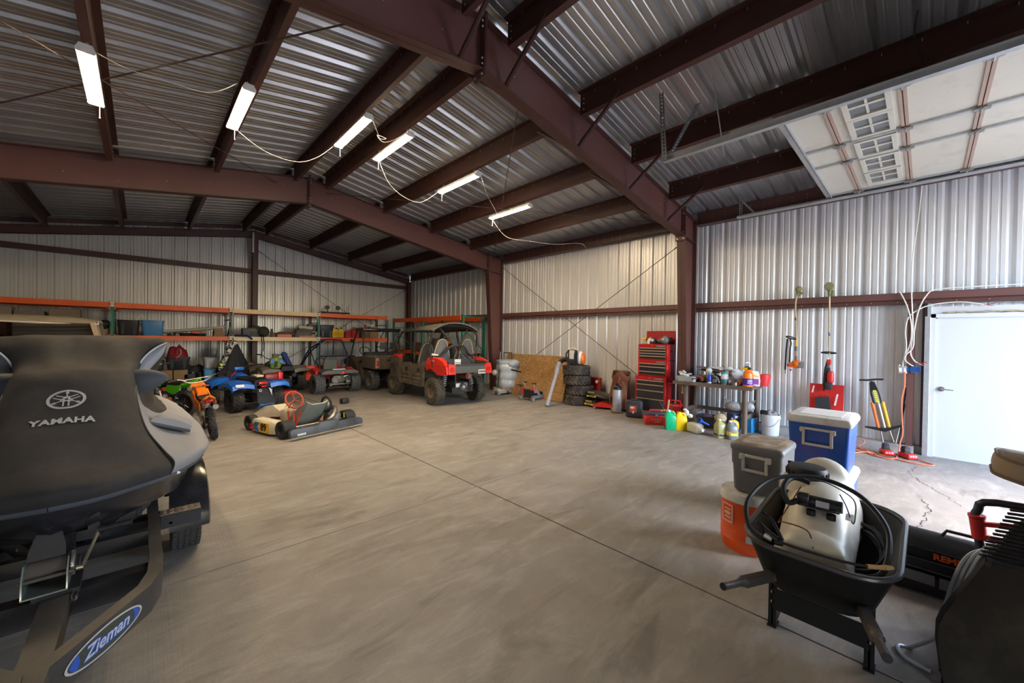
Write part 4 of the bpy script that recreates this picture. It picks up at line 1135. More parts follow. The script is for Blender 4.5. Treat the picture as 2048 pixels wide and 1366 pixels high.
tote('storage_tote', (1.45, 14.4, LD), .30, .36, .44, TOTE_LB, 'sky blue tote on the low deck beneath the grey crate', 'tote', 0, .85, False)
tote('storage_crate', (1.48, 14.4, LD + .45), .36, .38, .31, TOTE_GREY, 'grey ribbed crate stacked on the sky blue tote', 'crate', 0, .88)
t = thing('car_battery', 'black battery box on the low deck left of the sky blue tote', 'battery', (.99, 14.4, LD)); m = MB(); m.rbox((0, 0, .16), (.26, .3, .32), .02); m.bx(-.1, .1, -.155, .0, .05, .2); m.build('case', BLACK, t); m = MB(); m.cyl((-.08, -.05, .32), (-.08, -.05, .36), .02); m.cyl((.08, -.05, .32), (.08, -.05, .36), .02); m.build('terminals', STEEL, t)
t = thing('black_canister', 'black canister standing between battery box and sky blue tote', 'canister', (1.22, 14.38, LD)); m = MB(); m.lathe([(0, 0), (.09, 0), (.095, .26), (.06, .3), (.06, .33), (0, .33)], 'Z', n=16); m.build('body', BLACK_GLOSS, t)
heap('black_bag', (1.12, 14.75, LD), (.42, .3), .52, CLOTH_BLK, 'dark bag heaped behind the battery box on the low deck', 'bag', 8)
boxed('plywood_panel', (2.15, 15.0, 0), (1.0, .03, .0 + .7), P('ply_grey', (.28, .26, .23), .8), 'grey board standing on the floor behind the hanging black cover', 'board')

# black cover hanging from the middle post, with a white and black patterned band
t = thing('hanging_cover', 'black fabric cover with white patterned band hanging from the rack post', 'cover', (1.97, 13.95, 0))
m = MB(); rings = []
for k in range(19):
    u = k / 18; z = 1.42 - 1.40 * u
    w = .06 + .33 * min(1, u * 1.5) ** .9 + .06 * max(0, u - .55); d = .05 + .16 * u
    ring = []
    for j in range(36):
        q = 2 * PI * j / 36; f = 1 + .10 * math.sin(q * 9 + u * 2) * min(1, u * 3)
        ring.append((w * f * math.cos(q) + .05 * u, d * f * math.sin(q), z))
    rings.append(ring)
m.loft(rings); m.build('drape', CLOTH_BLK, t)
def zebra():
    m, nt, b = new_mat('zebra_band'); L = nt.links
    tc = nt.nodes.new('ShaderNodeTexCoord'); n = nt.nodes.new('ShaderNodeTexNoise'); n.inputs['Scale'].default_value = 9; n.inputs['Distortion'].default_value = 1.5
    L.new(tc.outputs['Object'], n.inputs['Vector'])
    r = nt.nodes.new('ShaderNodeValToRGB'); r.color_ramp.elements[0].position = .50; r.color_ramp.elements[0].color = (.6, .58, .54, 1); r.color_ramp.elements[1].position = .53; r.color_ramp.elements[1].color = (.02, .02, .02, 1)
    L.new(n.outputs['Fac'], r.inputs[0]); L.new(r.outputs[0], b.inputs['Base Color']); b.inputs['Roughness'].default_value = .7
    return m
m = MB(); m.tube([(.06, -.10, 1.34), (-.02, -.12, 1.38), (-.10, -.14, 1.25), (-.18, -.16, 1.05), (-.26, -.17, .85), (-.33, -.19, .68), (-.36, -.19, .60)], [.06, .07, .075, .075, .07, .06, .035], 10, smooth=5); m.build('patterned_band', zebra(), t)
m = MB(); m.tube([(0, 0, 1.40), (0, .1, 1.47), (0, .16, 1.50)], .01, 6); m.build('hanger', BLACK, t)
# junk on the right-hand rack, seen through the buggy
boxed('tool_crate', (7.7, 13.0, 1.122), (.5, .8, .30), P('crate_red_brown', (.20, .10, .085), .6), 'dusty red brown crate on the right wall rack', 'crate')
heap('jacket_pile', (7.7, 11.9, 1.122), (.34, .45), .42, P('dark_jacket', (.07, .05, .05), .9), 'dark jackets piled on the right wall rack', 'clothes', 4)
boxed('cooler_box', (7.7, 11.15, 1.122), (.4, .45, .5), P('box_slate', (.12, .14, .15), .5), 'slate grey box on the right wall rack above the buggy seats', 'box')
t = thing('spray_bottle', 'white spray bottle standing on the right wall rack', 'bottle', (7.48, 12.3, 1.122)); m = MB(); m.lathe([(0, 0), (.05, 0), (.05, .16), (.02, .22), (.02, .27), (0, .27)], 'Z', n=12); m.build('body', WHITE, t)
for nm, loc, col, lb in (('fuel_can', (7.6, 10.5, 1.122), (.5, .02, .02), 'red can on the near end of the right wall rack'), ('cleaner_jug', (7.55, 10.75, 1.122), (.03, .12, .4), 'blue jug on the near end of the right wall rack')):
    t = thing(nm, lb, 'can', loc); m = MB(); m.rbox((0, 0, .13), (.2, .18, .26), .03); m.build('body', P('rackcan' + nm, col), t); m = MB(); m.cyl((0, 0, .26), (0, 0, .31), .025); m.build('cap', BLACK, t)
# ================================================================ vehicle materials and wheel builder
MUD = pm('mud_plastic', (.060, .050, .042), .85, 0, .25, 8, .2, 30, dirt=(.125, .10, .075), dirt_amt=.75, dirt_scale=5)
MUD2 = pm('mud_brown', (.095, .075, .058), .9, 0, .25, 8, .2, 30, dirt=(.15, .12, .09), dirt_amt=.7, dirt_scale=7)
MUD_TYRE = pm('mud_tyre', (.075, .062, .045), .95, 0, .3, 12, .3, 40, dirt=(.035, .032, .03), dirt_amt=.45, dirt_scale=9)
GREY_TYRE = pm('grey_tyre', (.075, .078, .085), .9, 0, .25, 16, .25, 50)
CAGE = pm('cage_black', (.022, .022, .024), .45, 0, .2, 10, dirt=(.08, .065, .05), dirt_amt=.45, dirt_scale=4)
CAGE_BLUE = pm('cage_blue_black', (.015, .02, .045), .35, 0, .2, 10)
RED_B = pm('red_bodywork', (.62, .024, .014), .38, 0, .12, 6, dirt=(.32, .05, .03), dirt_amt=.2)
GREEN_B = pm('green_bodywork', (.10, .50, .012), .35, 0, .12, 6)
ORANGE_B = pm('orange_bodywork', (.80, .19, .008), .35, 0, .1, 6)
BLUE_B = pm('blue_bodywork', (.008, .13, .60), .35, 0, .1, 6)
SEATG = pm('seat_grey', (.085, .088, .095), .7, 0, .12, 12, .1, 60)
ENGINE = pm('cast_aluminium', (.30, .29, .27), .5, .8, .2, 12, .1, 40)
TAN_G = pm('tan_grey_bodywork', (.17, .15, .125), .6, 0, .15, 6)
TAIL = pm('tail_lamp_red', (.62, .012, .012), .25, 0, .08, 10)

def wheel(t, loc, Rr, w, rr, tm, rm, tread='knob', axis='X', lean=None, name='wheel', tyre='tyre', rot=None):
    """rim = part, tyre = its sub-part; axle along local x"""
    m = MB()
    m.lathe([(.001, .02 * 0 - w * .05), (rr * .25, -w * .06), (rr * .35, -w * .12), (rr * .85, -w * .2), (rr * .98, -w * .40), (rr * 1.02, -w * .42), (rr * 1.0, -w * .36), (rr * .9, 0), (rr * 1.0, w * .36), (rr * 1.02, w * .42), (rr * .98, w * .40), (rr * .85, w * .2), (rr * .35, w * .12), (rr * .25, w * .06), (.001, w * .05)], 'X', n=20)
    for k in range(4):
        q = PI / 2 * k + .3
        for s in (-1, 1): m.cyl((s * w * .10, rr * .42 * math.cos(q), rr * .42 * math.sin(q)), (s * w * .22, rr * .42 * math.cos(q), rr * .42 * math.sin(q)), rr * .06, n=6)
    o = m.build(name, rm, t, loc, rot=rot)
    m = MB()
    h = w / 2
    m.lathe([(rr * .98, -h * .78), (rr * 1.06, -h * .9), (rr + (Rr - rr) * .5, -h * 1.0), (Rr * .93, -h * .95), (Rr * .985, -h * .8), (Rr, -h * .55), (Rr * 1.0, 0), (Rr, h * .55), (Rr * .985, h * .8), (Rr * .93, h * .95), (rr + (Rr - rr) * .5, h), (rr * 1.06, h * .9), (rr * .98, h * .78)], 'X', n=40)
    def lug(x0, x1, q, dq, skew, r0, r1):
        vs = []
        for r_, sh in ((r0, 1.0), (r1, .8)):
            for (x, s) in ((x0, -1), (x1, -1), (x1, 1), (x0, 1)):
                qq = q + s * dq * sh / 2 + skew * (x - (x0 + x1) / 2) / max(1e-6, (x1 - x0))
                xx = (x0 + x1) / 2 + (x - (x0 + x1) / 2) * sh
                vs.append((xx, r_ * math.cos(qq), r_ * math.sin(qq)))
        m.add(vs, [(0,3,2,1),(4,5,6,7),(0,1,5,4),(1,2,6,5),(2,3,7,6),(3,0,4,7)])
    if tread == 'knob':           # blocks of a trail tyre
        N = max(16, int(2 * PI * Rr / .085)); e = Rr * .065
        for k in range(N):
            q = 2 * PI * k / N
            lug(-h * .45, -h * .05, q, 2 * PI / N * .5, .10, Rr * .96, Rr + e); lug(h * .05, h * .45, q + PI / N, 2 * PI / N * .5, -.10, Rr * .96, Rr + e)
            lug(-h * .98, -h * .55, q + PI / N, 2 * PI / N * .5, -.06, Rr * .90, Rr + e * .75); lug(h * .55, h * .98, q, 2 * PI / N * .5, .06, Rr * .90, Rr + e * .75)
    elif tread == 'moto':
        N = 26; e = Rr * .07
        for k in range(N):
            q = 2 * PI * k / N
            if k % 2: lug(-h * .32, h * .32, q, 2 * PI / N * .6, 0, Rr * .97, Rr + e)
            else:
                lug(-h * .75, -h * .28, q, 2 * PI / N * .6, 0, Rr * .95, Rr + e * .8); lug(h * .28, h * .75, q, 2 * PI / N * .6, 0, Rr * .95, Rr + e * .8)
            for s in (-1, 1): lug(s * h * .98 if s < 0 else h * .7, -h * .7 if s < 0 else h * .98, q + PI / N, 2 * PI / N * .6, 0, Rr * .88, Rr + e * .1)
    elif tread == 'fine':
        N = 44; e = Rr * .02
        for k in range(N):
            q = 2 * PI * k / N
            for c in (-.8, -.4, 0, .4, .8): lug(h * (c - .17), h * (c + .17), q + (PI / N if int(c * 5) % 4 else 0), 2 * PI / N * .72, .03, Rr * .97, Rr + e)
    elif tread == 'chev':
        N = 22; e = Rr * .06
        for k in range(N):
            q = 2 * PI * k / N
            lug(-h * .95, -h * .02, q, 2 * PI / N * .42, .28, Rr * .94, Rr + e); lug(h * .02, h * .95, q + PI / N, 2 * PI / N * .42, -.28, Rr * .94, Rr + e)
    m.build(tyre, tm, o)
    return o
def spokes(m, c, r, n=18, w=.03):
    for k in range(n):
        q = 2 * PI * k / n; s = 1 if k % 2 else -1
        m.cyl((c[0] + s * w, c[1] + r * .15 * math.cos(q), c[2] + r * .15 * math.sin(q)), (c[0], c[1] + r * math.cos(q + .25 * s), c[2] + r * math.sin(q + .25 * s)), .003, n=4, cap=False)
def tubes(t, name, mat, lines, r=.02, n=8, k=0):
    for pts in lines:
        m = MB(); m.tube(pts, r, n, smooth=k); m.build(name, mat, t)
def coil(m, a, b, r, turns, w):
    a = Vector(a); b = Vector(b); x, y, d = frame_from(b - a); L_ = (b - a).length; pts = []
    for i in range(turns * 8 + 1):
        u = i / (turns * 8); q = 2 * PI * turns * u
        pts.append(a + d * L_ * u + (x * math.cos(q) + y * math.sin(q)) * r)
    m.tube(pts, w, 5)

# ================================================================ red tailed utility buggy (local: +y = front, origin under rear axle)
def red_buggy():
    t = thing('utility_buggy', 'large muddy side by side buggy with red rear fenders and brown canopy', 'buggy', (5.74, 8.08, 0), R(-3))
    W = .75
    for x, y, tm in ((-.60, 0, MUD_TYRE), (.60, 0, MUD_TYRE), (-.60, 2.2, MUD_TYRE), (.60, 2.2, MUD_TYRE)):
        wheel(t, (x, y, .33), .31, .26, .165, tm, MUD2, 'chev')
    # bed box with red fenders
    m = MB()
    m.bx(-.52, .52, -.58, -.54, .80, 1.0); m.bx(-.52, .52, -.56, -.08, .80, .83); m.bx(-.52, .52, -.11, -.08, .80, 1.10)
    m.bx(-.56, -.50, -.56, -.08, .80, 1.06); m.bx(.50, .56, -.56, -.08, .80, 1.06)
    m.build('cargo_bed', pm('bed_charcoal', (.05, .05, .052), .6, 0, .15, 10), t)
    for s in (-1, 1):
        m = MB()
        prof = [(.36, .80), (.37, 1.0), (.28, 1.13), (-.20, 1.14), (-.42, 1.08), (-.60, .95), (-.63, .78), (-.50, .755), (-.20, .74), (-.08, .80), (.14, .88)]
        rings = [[(s * xx, y, z - (xx - .58) * .15) for y, z in prof] for xx in (.54, .60, .65)]
        m.loft(rings)
        m.prism([(s * .66, .98), (s * .60, .985), (s * .60, .96), (s * .66, .955)], .9, 'Y', -.58)
        f = m.build('rear_fender', RED_B, t)
        m = MB(); m.bx(s * .42, s * .61, -.645, -.58, .77, 1.0); m.prism([(s * .61, .77), (s * .42, .77), (s * .44, .99), (s * .59, 1.02)], .05, 'Y', -.63); m.build('corner_panel', RED_B, t)
        m = MB(); m.cyl((s * .52, -.635, .88), (s * .52, -.66, .88), .05, n=18); m.torus((s * .52, -.66, .88), .042, .006, 'Y', 20, 6); m.build('tail_lamp', TAIL, t)
    m = MB(); m.text('TERYX', .075, basis((-.66, .02, 1.06), (0, -1, 0), (0, 0, 1)), .002, bold=.002); m.build('lettering', P('pale_red_ink', (.78, .25, .2)), t)
    m = MB(); m.bx(-.42, .43, -.64, -.57, .795, .955); m.bx(-.38, .39, -.645, -.63, .82, .93); m.build('tailgate', P('tailgate_grey', (.075, .072, .07), .6), t)
    m = MB(); m.bx(.22, .42, -.65, -.646, .765, .865); pl = m.build('number_plate', P('plate_cream', (.62, .58, .50), .5), t)
    m = MB(); m.text('0850', .07, basis((.32, -.651, .815), (1, 0, 0), (0, 0, 1)), .001, bold=.002); m.build('lettering', INK, pl)
    m = MB(); m.bx(-.12, .06, -.116, -.110, .93, 1.09); lb = m.build('warning_label', WHITE_INK, t)
    m = MB(); m.bx(-.12, .06, -.119, -.116, 1.0, 1.01); m.bx(-.11, .04, -.119, -.116, .96, .97); m.build('print', INK, lb)
    # chassis, axle, suspension, exhaust
    m = MB(); m.bx(-.30, .30, -.30, 2.5, .30, .42); m.bx(-.45, .45, .5, 1.7, .36, .44); m.build('chassis', CAGE, t)
    m = MB(); m.rbox((0, -.12, .42), (.40, .30, .22), .05); m.ell((.02, -.25, .42), (.10, .12, .10)); m.cyl((-.5, 0, .34), (.5, 0, .34), .022, n=8); m.build('gearcase', ENGINE, t)
    for s in (-1, 1):
        for dz, dy in ((.25, -.12), (.25, .16), (.42, 0)):
            m = MB(); m.tube([(s * .18, dy, dz), (s * .52, 0, .32)], .018, 6); m.build('control_arm', CAGE, t)
        m = MB(); m.cyl((s * .42, -.10, .36), (s * .33, -.05, .86), .028, n=10); m.build('shock', CAGE, t)
        m = MB(); coil(m, (s * .41, -.10, .44), (s * .34, -.05, .80), .048, 8, .010); m.build('spring', P('spring_grey', (.4, .4, .42), .4), t)
        m = MB(); m.bx(s * .22, s * .19, -.30, -.26, .30, .80); m.build('frame_bar', CAGE, t)
    m = MB(); m.cyl((.06, -.46, .70), (.06, .1, .70), .07, .09, 16); m.cyl((.06, -.50, .70), (.06, -.45, .70), .045, n=14); m.build('exhaust', pm('exhaust_rust', (.30, .10, .08), .5, .5, .2, 12), t)
    # cab sides, doors
    for s in (-1, 1):
        for y0, y1 in ((.40, 1.04), (1.07, 1.66)):
            m = MB()
            m.loft([[(s * xx, y, z) for y, z in ((y0, .40), (y1, .40), (y1 + .02, .70), (y1, .93), ((y0 + y1) / 2, .96), (y0, .98))] for xx in (.66, .72, .725)])
            for k in range(3): m.rbox((s * .73, (y0 + y1) / 2, .48 + k * .10), (.02, (y1 - y0) * .8, .065), .012, 1)
            d = m.build('door', MUD, t)
            m = MB(); m.rbox((s * .735, y0 + .2, .80), (.015, .12, .08), .01, 1); m.build('latch', CAGE, d)
        m = MB(); m.loft([[(s * xx, y, z) for y, z in ((1.64, .40), (1.86, .55), (1.95, .85), (2.35, .98), (2.55, .92), (2.52, 1.02), (1.9, 1.10), (1.66, 1.05))] for xx in (.40, .70, .74)]); m.build('front_fender', MUD, t)
        m = MB(); m.loft([[(s * xx, y, z) for y, z in ((1.66, 1.05), (1.9, 1.10), (2.2, 1.07), (1.95, 1.16), (1.7, 1.14))] for xx in (.60, .76)]); m.build('front_panel', RED_B, t)
    m = MB(); m.loft([[(x, y, z) for y, z in ((1.7, .95), (2.5, .85), (2.62, .70), (2.6, .5), (1.7, .45))] for x in (-.6, .6)]); m.build('hood', MUD, t)
    m = MB(); m.bx(-.66, .66, 1.55, 1.70, .70, 1.12); m.build('dashboard', BLACK, t)
    # seats: back row and front row
    PIPE = P('piping_tan', (.46, .38, .26), .6)
    def seat(x, y, z0):
        m = MB()
        prof = [(-.21, 0), (.21, 0), (.23, .25), (.20, .42), (.135, .64), (.08, .72), (0, .745), (-.08, .72), (-.135, .64), (-.20, .42), (-.23, .25)]
        m.loft([[(x + a * sc, y + dy - .10 * b, z0 + .02 + b * sc) for a, b in prof] for dy, sc in ((-.06, .93), (-.045, 1.0), (.045, 1.0), (.06, .93))])
        s_ = m.build('seat', SEATG, t)
        m = MB(); m.tube([(x + a * 1.0, y - .052 - .10 * b, z0 + .02 + b) for a, b in prof[1:]], .010, 6, smooth=4); m.build('piping', PIPE, s_)
        m = MB(); m.rbox((x, y - .075, z0 + .20), (.28, .03, .34), .02, 1); m.build('back_pocket', P('pocket_grey', (.14, .145, .16), .6), s_)
        m = MB(); m.rbox((x, y + .26, z0 + .0), (.44, .48, .12), .04); m.build('cushion', SEATG, s_)
    seat(-.36, .19, .82); seat(.37, .19, .82); seat(-.34, .98, .70); seat(.36, .98, .70)
    # roll cage
    r = .026
    for s in (-1, 1):
        tubes(t, 'roll_cage_tube', CAGE, [
            [(s * .64, .02, .90), (s * .68, .12, 1.35), (s * .66, .06, 1.66), (s * .58, .10, 1.82)],
            [(s * .58, .10, 1.82), (s * .60, .9, 1.84), (s * .62, 1.70, 1.78), (s * .67, 2.0, 1.42), (s * .68, 2.08, 1.05)],
            [(s * .66, .95, .95), (s * .68, .93, 1.3), (s * .62, 1.0, 1.83)],
            [(s * .66, .08, 1.22), (s * .42, .02, 1.18), (s * .2, -.05, 1.40), (0, -.07, 1.42)],
            [(s * .40, .14, 1.84), (s * .12, -.02, 1.48), (0, -.06, 1.45)],
            [(s * .10, -.05, 1.40), (s * .12 if s > 0 else -.05, -.08, 1.28), (-.12 if s < 0 else .3, -.09, 1.10), (-.14 if s < 0 else .5, -.09, .90)]], r, 8, 4)
    tubes(t, 'roll_cage_tube', CAGE, [[(-.58, .10, 1.82), (-.3, .10, 1.92), (.3, .10, 1.92), (.58, .10, 1.82)], [(-.62, 1.70, 1.78), (.62, 1.70, 1.78)]], r)
    m = MB(); m.cyl((-.66, .075, 1.215), (-.5, .04, 1.185), .027, n=8); m.build('cage_sleeve', P('sleeve_white', (.6, .58, .55)), t)
    # fabric canopy
    m = MB(); rings = []
    for k in range(15):
        u = k / 14; y = .0 + 1.78 * u; ar = .21 * (1 - .55 * u); base = 1.80 + .03 * math.sin(PI * u) - .03 * u
        ring = []
        for j in range(21):
            a = -1 + 2 * j / 20; ring.append((a * .68, y, base + ar * (1 - abs(a) ** 2.3)))
        for j in range(20, -1, -1):
            a = -1 + 2 * j / 20; ring.append((a * .67, y, base - .022 + (ar - .012) * (1 - abs(a) ** 2.3)))
        rings.append(ring)
    m.loft(rings); m.build('canopy', pm('canopy_brown', (.12, .105, .088), .85, 0, .12, 5, .1, 60), t)
    m = MB(); m.torus((-.32, 1.52, 1.12), .16, .016, 'Y', 22, 6, rot=(R(-30), 0, 0)); m.build('steering_wheel', BLACK, t)
    m = MB(); m.ell((-.10, .75, 1.46), (.05, .06, .11)); m.ell((.18, .75, 1.50), (.12, .05, .055)); m.build('orange_flag', P('hi_vis', (.85, .22, .0), .6), t)
    return t
red_buggy()

# ================================================================ dark muddy utility vehicle behind it
def dark_utv():
    t = thing('utility_vehicle', 'dark muddy utility vehicle with flat black roof, left of the red tailed buggy', 'utility vehicle', (5.62, 11.45, 0), R(-2))
    for x, y in ((-.55, 0), (.55, 0), (-.55, 1.9), (.55, 1.9)): wheel(t, (x, y, .30), .285, .25, .15, GREY_TYRE if y == 0 else MUD_TYRE, MUD2, 'knob')
    m = MB(); m.bx(-.62, .62, -.45, .60, .66, .72); m.bx(-.65, -.60, -.45, .60, .66, 1.0); m.bx(.60, .65, -.45, .60, .66, 1.0); m.bx(-.65, .65, .56, .60, .66, 1.02)
    for k in range(4): m.bx(-.56, .60, -.475, -.45, .70 + k * .075, .755 + k * .075)
    m.bx(-.63, .63, -.46, -.43, .66, 1.0)
    m.build('cargo_bed', MUD2, t)
    for s in (-1, 1):
        m = MB(); m.rbox((s * .60, -.48, .84), (.11, .04, .30), .015); l = m.build('lamp_housing', P('lamp_dirty_white', (.30, .26, .22), .7), t)
        m = MB(); m.rbox((s * .60, -.505, .84), (.07, .02, .16), .015); m.build('tail_lamp', TAIL, l)
        m = MB(); m.loft([[(s * xx, y, z) for y, z in ((.62, .35), (1.4, .35), (1.5, .6), (2.0, .72), (2.25, .66), (2.2, .82), (1.7, .98), (1.3, .9), (.9, .55), (.62, .8))] for xx in (.50, .66)]); m.build('body_side', MUD, t)
    m = MB(); m.loft([[(x, y, z) for y, z in ((1.4, .95), (2.2, .85), (2.35, .6), (2.3, .4), (1.4, .4))] for x in (-.55, .55)]); m.build('hood', MUD, t)
    m = MB(); m.bx(-.25, .25, -.3, 2.1, .30, .42); m.cyl((-.5, 0, .3), (.5, 0, .3), .025); m.rbox((0, 0, .42), (.4, .4, .2), .04); m.build('chassis', CAGE, t)
    m = MB(); m.rbox((.0, .66, 1.02), (1.12, .14, .22), .05); m.rbox((.0, .86, .80), (1.12, .45, .14), .05); m.build('bench_seat', BLACK, t)
    tubes(t, 'roll_cage_tube', CAGE, [[(-.60, .60, .70), (-.60, .62, 1.35), (-.57, .66, 1.80)], [(.60, .60, .70), (.60, .62, 1.35), (.57, .66, 1.80)],
        [(-.62, 1.62, .95), (-.58, 1.48, 1.45), (-.52, 1.35, 1.80)], [(.62, 1.62, .95), (.58, 1.48, 1.45), (.52, 1.35, 1.80)],
        [(.0, .60, .9), (.30, .62, 1.3), (.52, .66, 1.78)], [(.16, .60, .9), (.42, .62, 1.3), (.57, .66, 1.72)], [(-.57, .66, 1.80), (.57, .66, 1.80)], [(-.52, 1.35, 1.80), (.52, 1.35, 1.80)]], .024, 8, 3)
    m = MB(); m.rbox((0, 1.0, 1.83), (1.28, .86, .10), .04); m.build('roof', BLACK_GLOSS, t)
    m = MB(); m.torus((-.28, 1.3, 1.13), .17, .014, 'Y', 22, 6, rot=(R(-35), 0, 0)); m.cyl((-.28, 1.34, 1.08), (-.28, 1.6, .9), .018); m.build('steering_wheel', BLACK, t)
    m = MB(); m.rbox((-.63, 1.52, 1.47), (.14, .03, .10), .02); m.build('mirror', BLACK, t)
    m = MB(); m.rbox((.10, .72, 1.32), (.22, .05, .22), .05); m.rbox((.42, .72, 1.32), (.2, .05, .2), .05); m.build('headrest', P('headrest_grey', (.07, .07, .07), .7), t)
    return t
dark_utv()

# ================================================================ single-seat buggy with bare engine
def cage_buggy():
    t = thing('cage_buggy', 'small red and grey buggy with dark tube cage and bare engine at its rear', 'buggy', (4.06, 11.62, 0), R(3))
    for s in (-1, 1): wheel(t, (s * .50, 0, .27), .262, .27, .12, GREY_TYRE, BLACK, 'knob')
    for s in (-1, 1): wheel(t, (s * .46, 1.55, .24), .232, .19, .11, GREY_TYRE, BLACK, 'knob')
    m = MB()
    m.loft([[(x, y, z) for x, z in ((-.52, .60), (-.40, .66), (.40, .66), (.52, .60), (.50, .56), (-.50, .56))] for y in (-.34, -.28, .12, .22)]); m.build('rear_deck', P('deck_grey', (.085, .09, .09), .55), t)
    m = MB(); m.rbox((.02, -.15, .675), (.34, .1, .02), .006); m.build('white_label', WHITE_INK, t)
    m = MB(); m.rbox((.08, -.35, .575), (.14, .04, .05), .012); m.build('tail_lamp', TAIL, t)
    m = MB(); m.rbox((-.02, -.12, .40), (.30, .28, .22), .04); m.cyl((-.12, -.27, .38), (-.12, -.05, .38), .105, n=18)
    for k in range(5): m.bx(.08, .26, -.26, .0, .36 + k * .03, .375 + k * .03)
    m.cyl((-.24, -.28, .26), (-.24, -.10, .26), .045, n=12); m.torus((-.12, -.275, .38), .085, .008, 'Y', 20, 6); m.rbox((.26, -.2, .32), (.14, .12, .10), .03)
    m.build('engine', pm('engine_grimy', (.14, .135, .125), .5, .7, .5, 14, .1, 40), t)
    m = MB(); m.tube([(.10, -.28, .46), (.22, -.30, .50), (.30, -.24, .40), (.28, -.2, .3)], .02, 8, smooth=4); m.build('exhaust', STEEL, t)
    m = MB(); m.cyl((-.42, -.05, .24), (.42, -.05, .24), .016, n=8); m.build('axle', P('axle_cream', (.5, .46, .38), .4), t)
    tubes(t, 'frame_tube', CAGE, [[(-.25, -.2, .16), (-.28, 1.5, .16)], [(.25, -.2, .16), (.28, 1.5, .16)], [(-.25, -.2, .16), (-.3, -.26, .56)], [(.25, -.2, .16), (.3, -.26, .56)], [(-.3, -.2, .16), (.3, -.2, .16)]], .018)
    tubes(t, 'roll_cage_tube', CAGE_BLUE, [
        [(-.36, .22, .58), (-.36, .26, 1.0), (-.33, .30, 1.42), (-.24, .32, 1.50), (.20, .32, 1.50), (.30, .30, 1.44), (.44, .26, 1.0), (.42, .24, .62)],
        [(-.33, .30, 1.42), (-.42, .9, 1.2), (-.46, 1.5, .68)], [(-.20, .32, 1.5), (-.36, 1.0, 1.12), (-.44, 1.55, .62)],
        [(-.36, .26, 1.03), (.42, .26, 1.03)], [(.06, .32, 1.5), (.05, .34, 1.04)], [(.44, .26, 1.0), (.26, .24, .86), (.24, .22, .62)]], .022, 8, 3)
    m = MB()
    m.loft([[(x, y, z) for y, z in ((.9, .30), (1.9, .34), (2.0, .46), (1.4, .70), (.9, .72))] for x in (-.50, -.46, -.15, .15, .46, .5)]); m.build('front_body', RED_B, t)
    m = MB(); m.bx(-.512, -.505, .95, 1.25, .42, .56); m.build('tan_label', P('tan_label', (.42, .36, .24), .7), t)
    for s in (-1, 1):
        m = MB(); m.loft([[(s * xx, y, z) for y, z in ((-.05, .48), (.25, .50), (.5, .60), (.28, .70), (-.02, .62))] for xx in (.38, .56)]); m.build('rear_fender', RED_B, t)
    m = MB(); m.loft([[(x, y, z) for x, z in ((-.20, .60), (.20, .60), (.16, .94), (.10, 1.0), (-.10, 1.0), (-.16, .94))] for y in (.40, .48)]); m.build('seat', P('seat_olive', (.10, .105, .085), .7), t)
    m = MB(); m.torus((-.06, .95, .82), .15, .014, 'Y', 22, 6, rot=(R(-40), 0, 0)); m.build('steering_wheel', BLACK, t)
    return t
cage_buggy()

